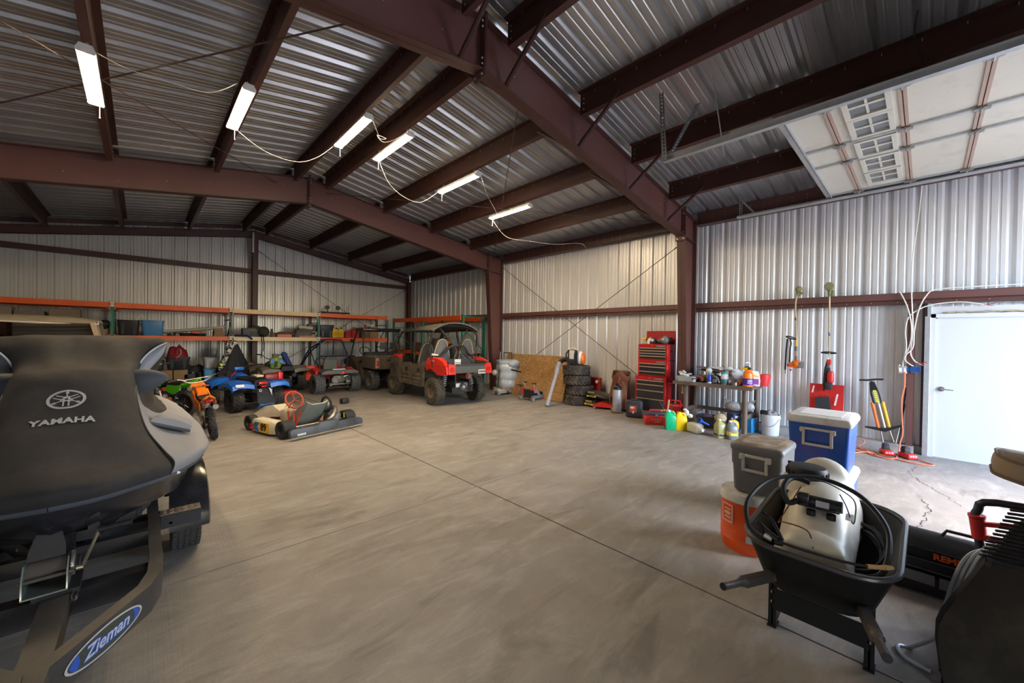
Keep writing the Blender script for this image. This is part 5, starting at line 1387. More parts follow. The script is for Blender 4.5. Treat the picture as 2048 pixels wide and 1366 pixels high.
# ================================================================ tan grey quad
def quad(name, label, loc, rz, body, big, rear_up=0.0):
    t = thing(name, label, 'quad bike', loc, rz)
    s0 = big
    for s in (-1, 1): wheel(t, (s * .40 * s0, 0, .24 * s0), .232 * s0, .22 * s0, .11 * s0, RUBBER if body is BLUE_B else GREY_TYRE, BLACK, 'knob')
    for s in (-1, 1): wheel(t, (s * .40 * s0, 1.10 * s0, .235 * s0), .225 * s0, .17 * s0, .11 * s0, RUBBER if body is BLUE_B else GREY_TYRE, BLACK, 'knob')
    for s in (-1, 1):
        m = MB(); rings = []
        for xx, dz in ((.16, .07), (.30, .10), (.46, .10), (.56, .06), (.575, .01)):
            rings.append([(s * xx * s0, y * s0, (z + dz) * s0) for y, z in ((-.34, .42), (-.30, .50), (-.10, .56), (.18, .55), (.32, .46), (.32, .44), (.17, .525), (-.10, .535), (-.28, .475), (-.325, .41))])
        m.loft(rings); m.build('rear_fender', body, t)
        m = MB(); rings = []
        for xx, dz in ((.14, .08), (.30, .07), (.46, .02), (.50, -.03)):
            rings.append([(s * xx * s0, y * s0, (z + dz) * s0) for y, z in ((.82, .46), (.92, .56), (1.15, .58), (1.36, .48), (1.35, .455), (1.14, .555), (.93, .535), (.84, .445))])
        m.loft(rings); m.build('front_fender', body, t)
    m = MB(); m.loft([[(x * s0, y * s0, z * s0) for x, z in ((-.15, h - .12), (.15, h - .12), (.13, h - .02), (.08, h), (-.08, h), (-.13, h - .02))] for y, h in ((-.28, .66), (-.2, .70), (.3, .68), (.55, .70), (.62, .66))]); m.build('seat', BLACK, t)
    m = MB(); m.loft([[(x * s0, y * s0, z * s0) for x, z in ((-.14, h - .2), (.14, h - .2), (.12, h - .04), (.06, h), (-.06, h), (-.12, h - .04))] for y, h in ((.55, .72), (.75, .76), (.95, .72), (1.1, .62))]); m.build('tank_cover', body, t)
    m = MB(); m.bx(-.12 * s0, .12 * s0, -.15 * s0, 1.2 * s0, .20 * s0, .32 * s0); m.rbox((0, .55 * s0, .38 * s0), (.26 * s0, .36 * s0, .26 * s0), .04); m.cyl((-.34 * s0, 0, .24 * s0), (.34 * s0, 0, .24 * s0), .025 * s0); m.build('engine_frame', CAGE, t)
    m = MB(); m.cyl((.14 * s0, -.36 * s0, .44 * s0), (.14 * s0, .1 * s0, .46 * s0), .05 * s0, .06 * s0, 14); m.build('exhaust', CAGE, t)
    m = MB(); m.tube([(-.36 * s0, .80 * s0, .92 * s0), (-.22 * s0, .86 * s0, .90 * s0), (-.10 * s0, .88 * s0, .80 * s0), (.10 * s0, .88 * s0, .80 * s0), (.22 * s0, .86 * s0, .90 * s0), (.36 * s0, .80 * s0, .92 * s0)], .012, 8, smooth=4)
    for s in (-1, 1): m.cyl((s * .27 * s0, .82 * s0, .915 * s0), (s * .38 * s0, .78 * s0, .925 * s0), .018, n=8)
    m.build('handlebar', BLACK, t)
    return t
bq = quad('quad_bike', 'blue youth quad bike seen from behind, with black mud guard', (1.80, 9.98, 0), R(14), BLUE_B, 1.0)
m = MB()
m.loft([[(x, -.40 + .05 * k + bulge, z) for x, z, bulge in ((-.15, .50, 0), (.13, .50, 0), (.17, .34, -.06), (.18, .18, -.10), (.10, .06, -.12), (.0, .0, -.14), (-.10, .08, -.10), (-.16, .24, -.06))] for k in (0, .5)]); m.build('mud_guard', BLACK_GLOSS, bq)
m = MB(); m.prism([(.05, .52), (.12, .46), (.12, .34)], .01, 'Y', -.46); m.build('white_patch', P('patch_lilac', (.5, .5, .6), .5), bq)
m = MB(); m.torus((-.10, -.445, .46), .022, .005, 'Y', 14, 6); m.build('round_decal', WHITE_INK, bq)
m = MB(); m.rbox((.0, -.33, .60), (.18, .05, .05), .012); m.rbox((.0, -.37, .53), (.10, .03, .03), .008); m.build('tail_lamp', TAIL, bq)
m = MB(); m.rbox((-.02, -.14, .745), (.15, .24, .05), .02); m.build('tool_tray', P('frame_cream', (.55, .48, .32), .5), bq)
m = MB(); m.rbox((-.44, -.345, .575), (.16, .012, .06), .004, rot=(R(-10), R(0), 0)); m.build('warning_label', WHITE_INK, bq)
m = MB(); m.rbox((.28, -.10, .70), (.34, .2, .14), .03); m.build('red_box', pm('maroon', (.16, .012, .014), .4), bq)
m = MB(); m.rbox((.42, -.16, .72), (.10, .14, .16), .015); m.build('red_lid', RED_P, bq)
m = MB(); m.tube([(-.20, .7, .55), (-.26, .5, .70), (-.18, .45, .82)], .010, 6, smooth=4); m.build('red_hose', RED_B, bq)
m = MB(); m.ell((-.34, .80, .94), (.035, .03, .04)); m.build('lime_lever', P('lime', (.45, .6, .02), .4), bq)
m = MB(); m.rbox((.04, .86, .84), (.2, .05, .08), .02); m.build('handlebar_pad', BLUE_B, bq)
gq = quad('quad_bike', 'tan grey quad bike parked behind the blue one', (2.98, 12.75, 0), R(6), TAN_G, 1.12)
# objects left on and around the quads
t = thing('riding_gear', 'blue and lime riding gear with camo cap sitting on the tan quad', 'gear', (2.72, 12.45, .80))
m = MB(); m.loft([[(a * .15 * s, b * .10 * s, z) for a, b in [(math.cos(2*PI*j/14), math.sin(2*PI*j/14)) for j in range(14)]] for z, s in ((-.10, .8), (.0, 1.0), (.08, 1.05), (.16, .95), (.19, .7))]); m.build('body', P('gear_lime', (.20, .30, .03), .5), t)
m = MB(); m.prism([(-.155, .03), (-.05, .05), (-.05, .15), (-.14, .15)], .03, 'Y', -.115); m.prism([(.155, .03), (.06, .06), (.06, .15), (.14, .15)], .03, 'Y', -.115); m.build('blue_panel', P('gear_blue', (.02, .20, .50), .5), t)
m = MB(); m.cyl((-.01, 0, .18), (-.01, 0, .29), .08, .085, 14); m.build('cap', P('camo', (.13, .12, .09), .8, scale=14, var=.5), t)
m = MB(); m.prism([(-.05, -.08), (.02, -.06), (.03, .1), (-.04, .1)], .02, 'Y', -.125); m.build('dark_panel', BLACK, t)
t = thing('folding_chair', 'folded dark blue camp chair leaning on the tan quad', 'chair', (3.50, 12.9, 0), 0, None, (0, R(-24), 0))
m = MB(); m.tube([(0, 0, .35), (0, 0, 1.18)], .075, 10); m.ell((0, 0, 1.18), (.07, .07, .05)); m.build('folded_fabric', P('blue_fabric', (.012, .03, .15), .7, scale=30, var=.4), t)
for x in (-.05, .05):
    m = MB(); m.cyl((x, 0, .0), (x, 0, .4), .012); m.build('leg', BLACK, t)
m = MB(); m.prism([(-.16, 0), (.16, 0), (.18, .06), (.16, .10), (-.16, .10), (-.20, .04)], .26, 'Y')
for k in range(6): m.bx(-.14 + k * .05, -.125 + k * .05, -.01, 0, .02, .09)
one('plastic_scoop', m, RED_P, 'bright red ribbed plastic piece lying on the floor right of the blue quad', 'scoop', (2.95, 11.9, 0), rot=(0, 0, R(12)))
heap('grey_rags', (2.98, 13.1, .80), (.30, .25), .12, CLOTH_GREY, 'pale crumpled rags lying on the tan quad', 'cloth', 12)

# ================================================================ dirt bikes
def dirt_bike(label, loc, rz, lean, col, sc=1.0, stand=True, plate=None):
    t = thing('dirt_bike', label, 'motorbike', loc, 0, None, (0, 0, 0))
    t.rotation_euler = Euler((0, lean, rz), 'XYZ'); t.scale = (sc, sc, sc)
    for y, nm in ((0, 'rear_wheel'), (.95, 'front_wheel')):
        o = wheel(t, (0, y, .25), .232, .085 if y == 0 else .07, .185, RUBBER if col is ORANGE_B else MUD_TYRE, BLACK, 'moto', name='wheel')
        m = MB(); spokes(m, (0, 0, 0), .17); m.build('spokes', STEEL, o)
    # frame, engine
    m = MB(); m.tube([(0, .05, .25), (0, .38, .34)], .024, 8); m.tube([(.06, 0, .25), (.06, .38, .33)], .018, 8); m.tube([(-.06, 0, .25), (-.06, .38, .33)], .018, 8); m.build('swing_arm', STEEL, t)
    m = MB(); m.tube([(0, .72, .70), (0, .62, .30), (0, .40, .24), (0, .34, .48), (0, .22, .58)], .02, 8, smooth=3); m.tube([(0, .72, .68), (0, .45, .56), (0, -.02, .60)], .02, 8); m.build('frame', col if col is ORANGE_B else CAGE, t)
    m = MB(); m.rbox((0, .48, .34), (.18, .26, .18), .03); m.cyl((0, .56, .42), (0, .60, .55), .055, .055, 12)
    for k in range(4): m.cyl((0, .56 + k * .008, .44 + k * .025), (0, .562 + k * .008, .45 + k * .025), .075, n=12)
    m.build('engine', ENGINE, t)
    m = MB(); m.tube([(.05, .62, .48), (.10, .70, .35), (.10, .50, .26), (.09, .25, .42), (.09, -.02, .50)], [.02, .025, .035, .03, .04], 8, smooth=4); m.build('exhaust', STEEL, t)
    m = MB(); m.loft([[(x, y, z) for x, z in ((-.09, h - .05), (.09, h - .05), (.075, h), (-.075, h))] for y, h in ((-.05, .66), (.15, .655), (.40, .66), (.52, .70))]); m.build('seat', BLACK, t)
    m = MB(); rings = []
    for y, z, w in ((-.36, .72, .05), (-.25, .69, .085), (-.05, .63, .10), (.15, .60, .10)): rings.append([(-w, y, z - .02), (-w * .6, y, z + .015), (0, y, z + .02), (w * .6, y, z + .015), (w, y, z - .02), (w, y, z - .03), (0, y, z + .005), (-w, y, z - .03)])
    m.loft(rings); m.build('rear_fender', col, t)
    for s in (-1, 1):
        m = MB(); m.loft([[(s * (.095 + d), y, z) for y, z in ((-.06, .60), (.22, .62), (.26, .50), (.12, .44), (.0, .50))] for d in (0, .012)]); m.build('side_panel', col, t)
        m = MB(); m.loft([[(s * (.075 + d + .05 * (1 if 0 else 0)), y, z) for y, z in ((.42, .60), (.66, .72), (.80, .62), (.72, .44), (.58, .50))] for d in (0, .03)]); m.build('tank_shroud', col, t)
        m = MB(); m.cyl((s * .065, .95, .25), (s * .065, .78, .72), .018, n=8); m.cyl((s * .065, .84, .55), (s * .065, .765, .76), .024, n=8); m.build('fork_leg', STEEL, t)
    m = MB(); m.loft([[(x, y, z) for x, z in ((-.09, h - .12), (.09, h - .12), (.06, h), (-.06, h))] for y, h in ((.40, .70), (.55, .77), (.70, .75))]); m.build('tank', col, t)
    m = MB(); rings = []
    for y, z, w in ((.70, .57, .05), (.90, .56, .08), (1.10, .54, .07), (1.28, .50, .04)): rings.append([(-w, y, z - .02), (0, y, z + .015), (w, y, z - .02), (w, y, z - .03), (0, y, z + .003), (-w, y, z - .03)])
    m.loft(rings); m.build('front_fender', col, t)
    m = MB(); m.prism([(-.09, .62), (.09, .62), (.10, .78), (.06, .84), (-.06, .84), (-.10, .78)], .015, 'Y', .86); m.build('number_plate', col, t)
    m = MB(); m.tube([(-.36, .66, .93), (-.22, .74, .92), (-.10, .76, .84), (.10, .76, .84), (.22, .74, .92), (.36, .66, .93)], .011, 8, smooth=4); m.tube([(-.17, .75, .90), (.17, .75, .90)], .008, 6); m.build('handlebar', STEEL, t)
    for s in (-1, 1):
        m = MB(); m.cyl((s * .26, .715, .925), (s * .385, .645, .93), .017, n=8); m.build('grip', BLACK, t)
    m = MB(); m.cyl((0, .16, .30), (0, .10, .60), .02); m.build('shock', STEEL, t)
    m = MB(); coil(m, (0, .155, .34), (0, .11, .56), .035, 7, .008); m.build('spring', WHITE, t)
    if stand: 
        m = MB(); m.tube([(-.06, .34, .28), (-.19, .30, .0)], .011, 6); m.build('side_stand', STEEL, t)
    return t
ob = dirt_bike('orange mini dirt bike leaning beside the jet ski, rear wheel towards camera', (.83, 7.56, -.002), R(1), R(-9), ORANGE_B, 1.0)
m = MB(); m.rbox((0, -.22, .64), (.10, .05, .04), .012); m.build('tail_lamp', TAIL, ob)
dirt_bike('green dirt bike seen between the jet ski cover and orange bike', (.66, 10.0, -.002), R(38), R(-8), GREEN_B, 1.05)
# black stand poles and a pink pole beside the ski
m = MB(); m.cyl((.30, 8.0, .26), (.22, 8.6, .68), .012, n=8); one('pink_pole', m, P('pink', (.6, .42, .5), .5), 'thin pink pole standing between the jet ski cover and the green bike', 'pole')
boxed('red_case', (.16, 9.6, 0), (.5, .4, .42), P('case_maroon', (.30, .012, .02), .4), 'dark red case on the floor behind the jet ski cover flap', 'case')

# ================================================================ racing kart
def kart():
    t = thing('racing_kart', 'low racing kart with yellow number 89 side pod and red steering wheel', 'kart', (2.20, 7.09, 0), R(17))
    SL_ = pm('kart_slick', (.03, .03, .032), .7, 0, .2, 20)
    for s in (-1, 1): wheel(t, (s * .56, 0, .142), .14, .20, .066, SL_, BLACK, None)
    for s in (-1, 1): wheel(t, (s * .55, 1.02, .13), .128, .13, .066, SL_, BLACK, None)
    tubes(t, 'frame_tube', RED_B, [[(-.30, -.10, .07), (-.33, .5, .06), (-.26, 1.2, .06)], [(.30, -.10, .07), (.33, .5, .06), (.26, 1.2, .06)], [(-.3, .1, .06), (.3, .1, .06)], [(-.26, 1.0, .06), (.26, 1.0, .06)], [(-.34, .16, .09), (-.52, .20, .09), (-.56, .5, .10), (-.5, .82, .09), (-.3, .85, .08)]], .015, 8, 3)
    m = MB(); m.cyl((-.5, 0, .14), (.5, 0, .14), .018, n=10); m.build('axle', STEEL, t)
    m = MB(); m.bx(-.30, .30, .45, 1.25, .035, .042); m.build('floor_pan', ENGINE, t)
    CREAM = pm('kart_cream', (.58, .53, .42), .4, 0, .1, 8)
    m = MB(); rings = []
    for y, h, x1 in ((.20, .19, .62), (.28, .235, .655), (.78, .235, .655), (.86, .17, .60)): rings.append([(-.42, y, .04), (-x1, y, .04), (-x1 - .012, y, .12), (-x1 - .004, y, h - .03), (-x1 + .02, y, h), (-.48, y, h + .0)])
    m.loft(rings); sp = m.build('side_pod', CREAM, t)
    m = MB(); m.box((-.667, .42, .13), (.006, .27, .155)); m.build('yellow_panel', P('panel_yellow', (.75, .42, .01), .4), sp)
    m = MB(); m.text('89', .165, basis((-.672, .43, .13), (0, -1, 0), (0, 0, 1)), .002, bold=.004); m.build('number', INK, sp)
    m = MB(); m.prism([(.56, .06), (.62, .13), (.56, .20), (.68, .20), (.74, .13), (.66, .06)], .006, 'X', -.672); m.build('blue_chevron', BLUE_P, sp)
    m = MB(); m.prism([(.66, .06), (.84, .07), (.84, .11), (.70, .10)], .006, 'X', -.672); m.prism([(.72, .13), (.84, .12), (.83, .15), (.70, .17)], .006, 'X', -.672); m.build('red_stripe', RED_P, sp)
    m = MB(); rings = []
    for y, h in ((.20, .17), (.28, .2), (.78, .2), (.86, .15)): rings.append([(.42, y, .05), (.62, y, .05), (.64, y, .12), (.60, y, h), (.46, y, h + .02)])
    m.loft(rings); m.build('side_pod', CREAM, t)
    m = MB(); rings = []
    for y, z0, z1, w in ((.92, .20, .24, .12), (1.06, .20, .36, .20), (1.22, .10, .34, .26), (1.38, .07, .18, .40)): rings.append([(-w, y, z0 - .04), (w, y, z0 - .04), (w * .9, y, z1), (-w * .9, y, z1)])
    m.loft(rings); m.build('nose_cone', CREAM, t)
    m = MB(); m.rbox((-.2, 1.25, .34), (.24, .14, .015), .005, rot=(R(-30), 0, 0)); m.build('blue_panel', BLUE_P, t)
    m = MB(); m.rbox((-.02, .78, .20), (.30, .22, .22), .06); m.build('fuel_tank', P('tank_milky', (.52, .48, .36), .35), t)
    m = MB(); m.torus((0, .70, .47), .155, .016, 'Y', 26, 8, rot=(R(-28), 0, 0)); m.cyl((0, .72, .46), (0, 1.05, .12), .012)
    for q in (0, 2.1, 4.2): m.cyl((0, .70, .47), (.15 * math.sin(q), .70 + .15 * math.cos(q) * .45, .47 + .15 * math.cos(q) * .85), .009, n=6)
    m.build('steering_wheel', pm('wheel_red', (.40, .055, .03), .5, 0, .2, 10), t)
    m = MB(); m.tube([(-.13, .66, .3), (-.16, .6, .1)], .012, 6); m.tube([(.12, .66, .3), (.15, .58, .1)], .012, 6); m.build('column_stay', RED_B, t)
    # bucket seat
    m = MB(); rings = []
    for k in range(10):
        u = k / 9; y = .56 - .54 * u; z = .06 + .42 * max(0, (u - .35) / .65) ** 1.3; w = .17 + .03 * math.sin(PI * u); side = .05 + .17 * math.sin(PI * min(1, u * 1.1))
        rings.append([(-w - .02, y + .02, z + side), (-w, y, z + .03), (-w * .6, y, z), (w * .6, y, z), (w, y, z + .03), (w + .02, y + .02, z + side), (w + .04, y + .01, z + side), (w + .02, y - .02, z + .02), (w * .6, y - .02, z - .02), (-w * .6, y - .02, z - .02), (-w - .02, y - .02, z + .02), (-w - .04, y + .01, z + side)])
    m.loft(rings); m.build('seat', P('seat_grey_green', (.16, .18, .165), .35), t)
    m = MB(); m.tube([(-.22, .35, .36), (-.30, .2, .06)], .010, 6); m.tube([(-.25, .1, .36), (-.30, .2, .06)], .010, 6); m.build('seat_stay', RED_B, t)
    # engine on the right, air box, exhaust
    m = MB(); m.rbox((.36, .14, .16), (.2, .26, .18), .03); m.cyl((.36, .2, .22), (.36, .3, .40), .06, n=14)
    for k in range(6): m.cyl((.36, .21 + k * .015, .24 + k * .025), (.36, .213 + k * .015, .247 + k * .025), .085, n=14)
    m.cyl((.25, .1, .18), (.22, .1, .18), .09, n=20); m.build('engine', ENGINE, t)
    m = MB(); m.torus((.20, .08, .42), .13, .018, 'X', 22, 6); m.rbox((.46, -.06, .46), (.14, .1, .10), .02); m.build('air_hose', BLACK, t)
    m = MB(); m.tube([(.30, .24, .30), (.34, .05, .34), (.20, -.10, .24), (.05, -.16, .20)], [.03, .045, .05, .03], 10, smooth=5); m.build('exhaust', STEEL, t)
    m = MB(); m.cyl((.48, -.05, .16), (.48, -.05, .25), .025); m.build('catch_bottle', P('lime_bottle', (.55, .6, .05)), t)
    m = MB(); m.tube([(.1, .1, .4), (.3, .3, .58), (.45, .4, .45)], .005, 5, smooth=6); m.tube([(.0, 1.0, .3), (.25, .9, .45), (.3, .4, .4)], .004, 5, smooth=6); m.build('cables', BLACK, t)
    # rear bumper
    m = MB(); rings = []
    for x, dz, w in ((-.66, 0, .05), (-.60, 0, .065), (-.2, -.005, .065), (-.15, .0, .085), (.15, .0, .085), (.2, -.005, .065), (.60, 0, .065), (.66, 0, .05)):
        rings.append([(x, -.30, .05 + dz), (x, -.30 + .06, .05 + dz), (x, -.30 + .07, .05 + w * 1.9), (x, -.30 + .01, .05 + w * 1.9), (x, -.31, .05 + w)])
    m.loft(rings); m.build('rear_bumper', P('bumper_slate', (.07, .08, .10), .5, dirt=(.02, .02, .02), dirt_amt=.4), t)
    m = MB(); m.text('KART', .055, basis((-.5, -.315, .09), (1, 0, 0), (0, 0, 1)), .001, bold=.001); m.build('white_lettering', WHITE_INK, t)
    return t
kart()
# ================================================================ along the right wall: from the far column to the bench
OSB = None
def osb_mat():
    m, nt, b = new_mat('osb'); L = nt.links
    tc = nt.nodes.new('ShaderNodeTexCoord'); mp = nt.nodes.new('ShaderNodeMapping'); mp.inputs['Scale'].default_value = (1, 1, 2.2)
    L.new(tc.outputs['Object'], mp.inputs['Vector'])
    v = nt.nodes.new('ShaderNodeTexVoronoi'); v.inputs['Scale'].default_value = 22; L.new(mp.outputs[0], v.inputs['Vector'])
    n = nt.nodes.new('ShaderNodeTexNoise'); n.inputs['Scale'].default_value = 2.5; n.inputs['Detail'].default_value = 6; L.new(tc.outputs['Object'], n.inputs['Vector'])
    mx = nt.nodes.new('ShaderNodeMix'); mx.data_type = 'RGBA'; mx.inputs[6].default_value = (.21, .115, .04, 1); mx.inputs[7].default_value = (.40, .24, .095, 1)
    sp = nt.nodes.new('ShaderNodeSeparateColor'); L.new(v.outputs['Color'], sp.inputs[0]); L.new(sp.outputs[0], mx.inputs[0])
    m2 = nt.nodes.new('ShaderNodeMix'); m2.data_type = 'RGBA'; m2.inputs[7].default_value = (.16, .075, .025, 1); L.new(mx.outputs[2], m2.inputs[6])
    r = nt.nodes.new('ShaderNodeMapRange'); r.inputs[1].default_value = .45; r.inputs[2].default_value = .75; r.inputs[4].default_value = .6; L.new(n.outputs['Fac'], r.inputs[0]); L.new(r.outputs[0], m2.inputs[0])
    L.new(m2.outputs[2], b.inputs['Base Color']); b.inputs['Roughness'].default_value = .8
    return m
OSB = osb_mat()
m = MB(); m.box((8.06, 7.62, .585), (.014, 2.44, 1.20), (0, R(15), 0))
for dy in (-.3,): m.box((8.20, 7.42, 1.02), (.016, .004, .28), (0, R(15), 0))
one('particle_board', m, OSB, 'large brown particle board sheet leaning against the right wall', 'board')
# wrapped tyre stack on a dolly and silver floor jack
WRAP = pm('clear_wrap', (.42, .46, .52), .22, 0, .18, 6, .5, 14)
t = thing('wrapped_tyres', 'stack of tyres wrapped in cloudy plastic film beside the far column', 'wrapped stack', (7.98, 8.60, 0))
m = MB(); rings = []
for k in range(25):
    z = .17 + .83 * k / 24; u = (k / 24 * 3.6) % 1
    rr = .31 + .035 * abs(math.sin(PI * u)) ** .6 - (.10 if k == 24 else 0)
    rings.append([((rr + .022 * noise.noise(Vector((math.cos(q) * 3, math.sin(q) * 3, z * 5)))) * math.cos(q), (rr + .022 * noise.noise(Vector((math.cos(q) * 3 + 5, math.sin(q) * 3, z * 5)))) * math.sin(q), z) for q in [2 * PI * j / 30 for j in range(30)]])
m.loft(rings); m.ell((.0, -.27, .88), (.22, .14, .13)); m.ell((-.02, .25, .9), (.2, .12, .10)); m.build('plastic_wrap', WRAP, t)
m = MB(); m.box((0, 0, .14), (.62, .60, .05)); m.build('dolly_board', P('dolly_wood', (.36, .32, .24), .8), t)
for x, y in ((-.25, -.25), (-.25, .25), (.25, -.25), (.25, .25)):
    m = MB(); m.cyl((x - .02, y, .055), (x + .02, y, .055), .055, n=12); m.build('castor', BLACK, t)
m = MB(); m.ell((-.30, .22, .60), (.10, .08, .09)); m.build('film_knot', P('film_white', (.55, .55, .53), .3), t)
t = thing('floor_jack', 'silver floor jack with tall pole handle in front of the wrapped tyres', 'jack', (7.42, 8.42, 0))
m = MB(); m.box((.28, -.09, .09), (.60, .03, .09)); m.box((.28, .13, .09), (.60, .03, .09)); m.box((.1, .02, .13), (.3, .2, .04)); m.build('frame', P('jack_silver', (.42, .44, .47), .35), t)
for x, y in ((-.02, -.10), (-.02, .14), (.58, -.08), (.58, .12)):
    m = MB(); m.cyl((x, y - .02, .05), (x, y + .02, .05), .05, n=14); m.build('wheel', GALV, t)
m = MB(); m.cyl((.05, .02, .15), (.16, .10, .72), .018, n=10); m.build('handle_grip', BLACK, t)
m = MB(); m.cyl((.16, .10, .72), (.26, .17, 1.23), .015, n=10); m.build('handle', CHROME, t)
m = MB(); m.rbox((.02, .02, .14), (.12, .18, .10), .02); m.build('pump_block', P('jack_olive', (.35, .34, .22), .5), t)
m = MB(); m.cyl((.2, .02, .17), (.5, .02, .17), .02, n=8); m.build('ram', ORANGE, t)
m = MB(); m.tube([(8.10, 8.9, 0), (8.10, 8.9, 1.19)], .012); m.tube([(8.10, 8.55, 0), (8.10, 8.55, 1.19)], .012); m.tube([(8.10, 8.9, 1.19), (8.10, 8.55, 1.19)], .014)
one('hand_truck', m, CAGE, 'dark tube frame of a hand truck standing behind the wrapped tyres', 'hand truck')
# jack stands
def jstand(loc, col, label, h=.32, rz=0):
    t = thing('jack_stand', label, 'jack stand', loc, rz, 'jack stands by the particle board')
    m = MB()
    for q in range(4):
        a = PI / 4 + q * PI / 2; m.cyl((.10 * math.cos(a), .10 * math.sin(a), 0), (.025 * math.cos(a), .025 * math.sin(a), h * .68), .016, .02, 6)
    m.loft([[(s * .1 * a, s * .1 * b, z) for a, b in ((1, 1), (-1, 1), (-1, -1), (1, -1))] for s, z in ((.62, .03), (.2, h * .66))]); m.build('base', col, t)
    m = MB(); m.cyl((0, 0, h * .5), (0, 0, h * .93), .018, n=8); m.build('post', STEEL if col is not TAN_G else col, t)
    m = MB(); m.prism([(-.05, h * .92), (.05, h * .92), (.06, h), (.03, h * .97), (-.03, h * .97), (-.06, h)], .04, 'X', -.02); m.build('saddle', BLACK, t)
RED_J = P('jack_red', (.50, .045, .02), .45)
jstand((7.98, 8.14, 0), RED_J, 'red jack stand at far left, close to the wrapped tyres', .30)
jstand((7.96, 7.97, 0), TAN_G, 'tan jack stand between the red ones', .30)
jstand((7.72, 7.60, 0), RED_J, 'tall red jack stand right behind the black floor jack handle', .44)
jstand((7.80, 7.33, 0), RED_J, 'red jack stand farthest right, behind the black floor jack', .42)
t = thing('floor_jack', 'black floor jack with grey side rails and T handle before the particle board', 'jack', (7.36, 7.17, 0), R(6))
m = MB(); m.loft([[(x, y, z) for y, z in ((-.17, .05), (-.14, .05), (-.14, .13), (-.17, .13))] for x in (0, .72)]); m.loft([[(x, y, z) for y, z in ((.14, .05), (.17, .05), (.17, .13), (.14, .13))] for x in (0, .72)]); m.build('side_rails', P('rail_slate', (.17, .19, .22), .4), t)
m = MB(); m.prism([(0, .08), (.10, .10), (.55, .10), (.70, .16), (.66, .20), (.30, .17), (.12, .26), (.0, .30)], .2, 'Y', -.1); m.build('lift_arm', BLACK, t)
for x, y in ((0, -.2), (0, .2), (.7, -.14), (.7, .14)):
    m = MB(); m.cyl((x, y - .025, .055), (x, y + .025, .055), .055, n=16); w_ = m.build('wheel', GALV, t)
    m = MB(); m.torus((x, y, .055), .05, .012, 'Y', 18, 6); m.build('tyre', BLACK, w_)
m = MB(); m.cyl((.06, 0, .24), (.28, .56, .72), .015, n=8); m.build('handle', STEEL, t)
m = MB(); m.tube([(.30, .80, .745), (.28, .58, .72), (.27, .44, .715)], .022, 8); m.build('handle_grip', BLACK, t)
m = MB(); m.prism([(.1, .2), (.2, .32), (.32, .22), (.42, .08), (.34, .08), (.22, .2)], .015, 'Y', -.16); m.build('link_plate', P('link_mauve', (.25, .20, .22), .45), t)
# tyre stack
STACK_T = pm('stack_tyre', (.055, .046, .04), .9, 0, .3, 14, .2, 50, dirt=(.12, .095, .075), dirt_amt=.55, dirt_scale=7)
random.seed(12)
tw = None
pos_ = [('bottom', 0, 0), ('second lowest', .03, -.05), ('third', -.02, .01), ('topmost', -.03, .03)]
for k, (nm, dx, dy) in enumerate(pos_):
    h = .245
    t = thing('atv_tyre', 'knobby trail tyre in the stack by the particle board, %s of four' % nm, 'tyre', (8.02 + dx, 6.02 + dy, h * k + .005), .4 * k, 'stack of four tyres')
    o = wheel(t, (0, 0, .12), .33, .24, .16, STACK_T, BLACK, 'chev', name='rim', rot=(0, R(90), 0))
# backpack blower
t = thing('leaf_blower', 'white grey orange backpack leaf blower sitting on the tyre stack', 'leaf blower', (7.98, 6.02, .985), 0)
m = MB(); m.rbox((-.16, .02, .20), (.05, .28, .36), .03); m.bx(-.2, .1, -.12, .15, 0, .03); m.build('back_frame', BLACK, t)
m = MB(); m.rbox((-.195, .02, .25), (.02, .16, .24), .01); m.build('back_pad', P('pad_white', (.60, .62, .66), .5), t)
m = MB(); m.rbox((-.20, .02, .09), (.03, .24, .14), .02); m.build('hip_pad', NAVY, t)
m = MB(); m.ell((.0, -.08, .18), (.13, .15, .17)); m.build('fan_housing', P('blower_white', (.68, .70, .72), .4), t)
m = MB(); m.ell((-.0, -.17, .17), (.10, .06, .15)); m.build('engine_cover', ORANGE, t)
for s in (-1, 1):
    m = MB(); m.tube([(-.17, .02 + s * .11, .37), (-.25, .02 + s * .13, .28), (-.24, .02 + s * .12, .1), (-.18, .02 + s * .11, .04)], .02, 8, smooth=4); m.build('strap', BLACK, t)
m = MB(); m.tube([(-.16, -.08, .39), (-.14, .02, .42), (-.16, .12, .39)], .02, 6, smooth=4); m.build('top_handle', P('blower_beige', (.6, .55, .45)), t)
m = MB(); m.tube([(-.23, .0, .1), (-.34, .02, .0), (-.36, .02, -.22)], .012, 6); m.build('hip_strap', BLACK, t)
m = MB(); m.tube([(-.02, .18, .10), (-.10, .34, .12), (-.22, .40, .04)], .055, 12, smooth=4); m.build('elbow', BLACK, t)
m = MB(); m.tube([(-.22, .40, .04), (-.34, .36, -.12), (-.44, .32, -.26)], [.06, .065, .05], 12, smooth=4); m.tube([(-.42, .33, -.24), (-.95, .16, -.955)], [.045, .048], 12); m.build('blower_tube', P('tube_grey', (.27, .27, .30), .55), t)
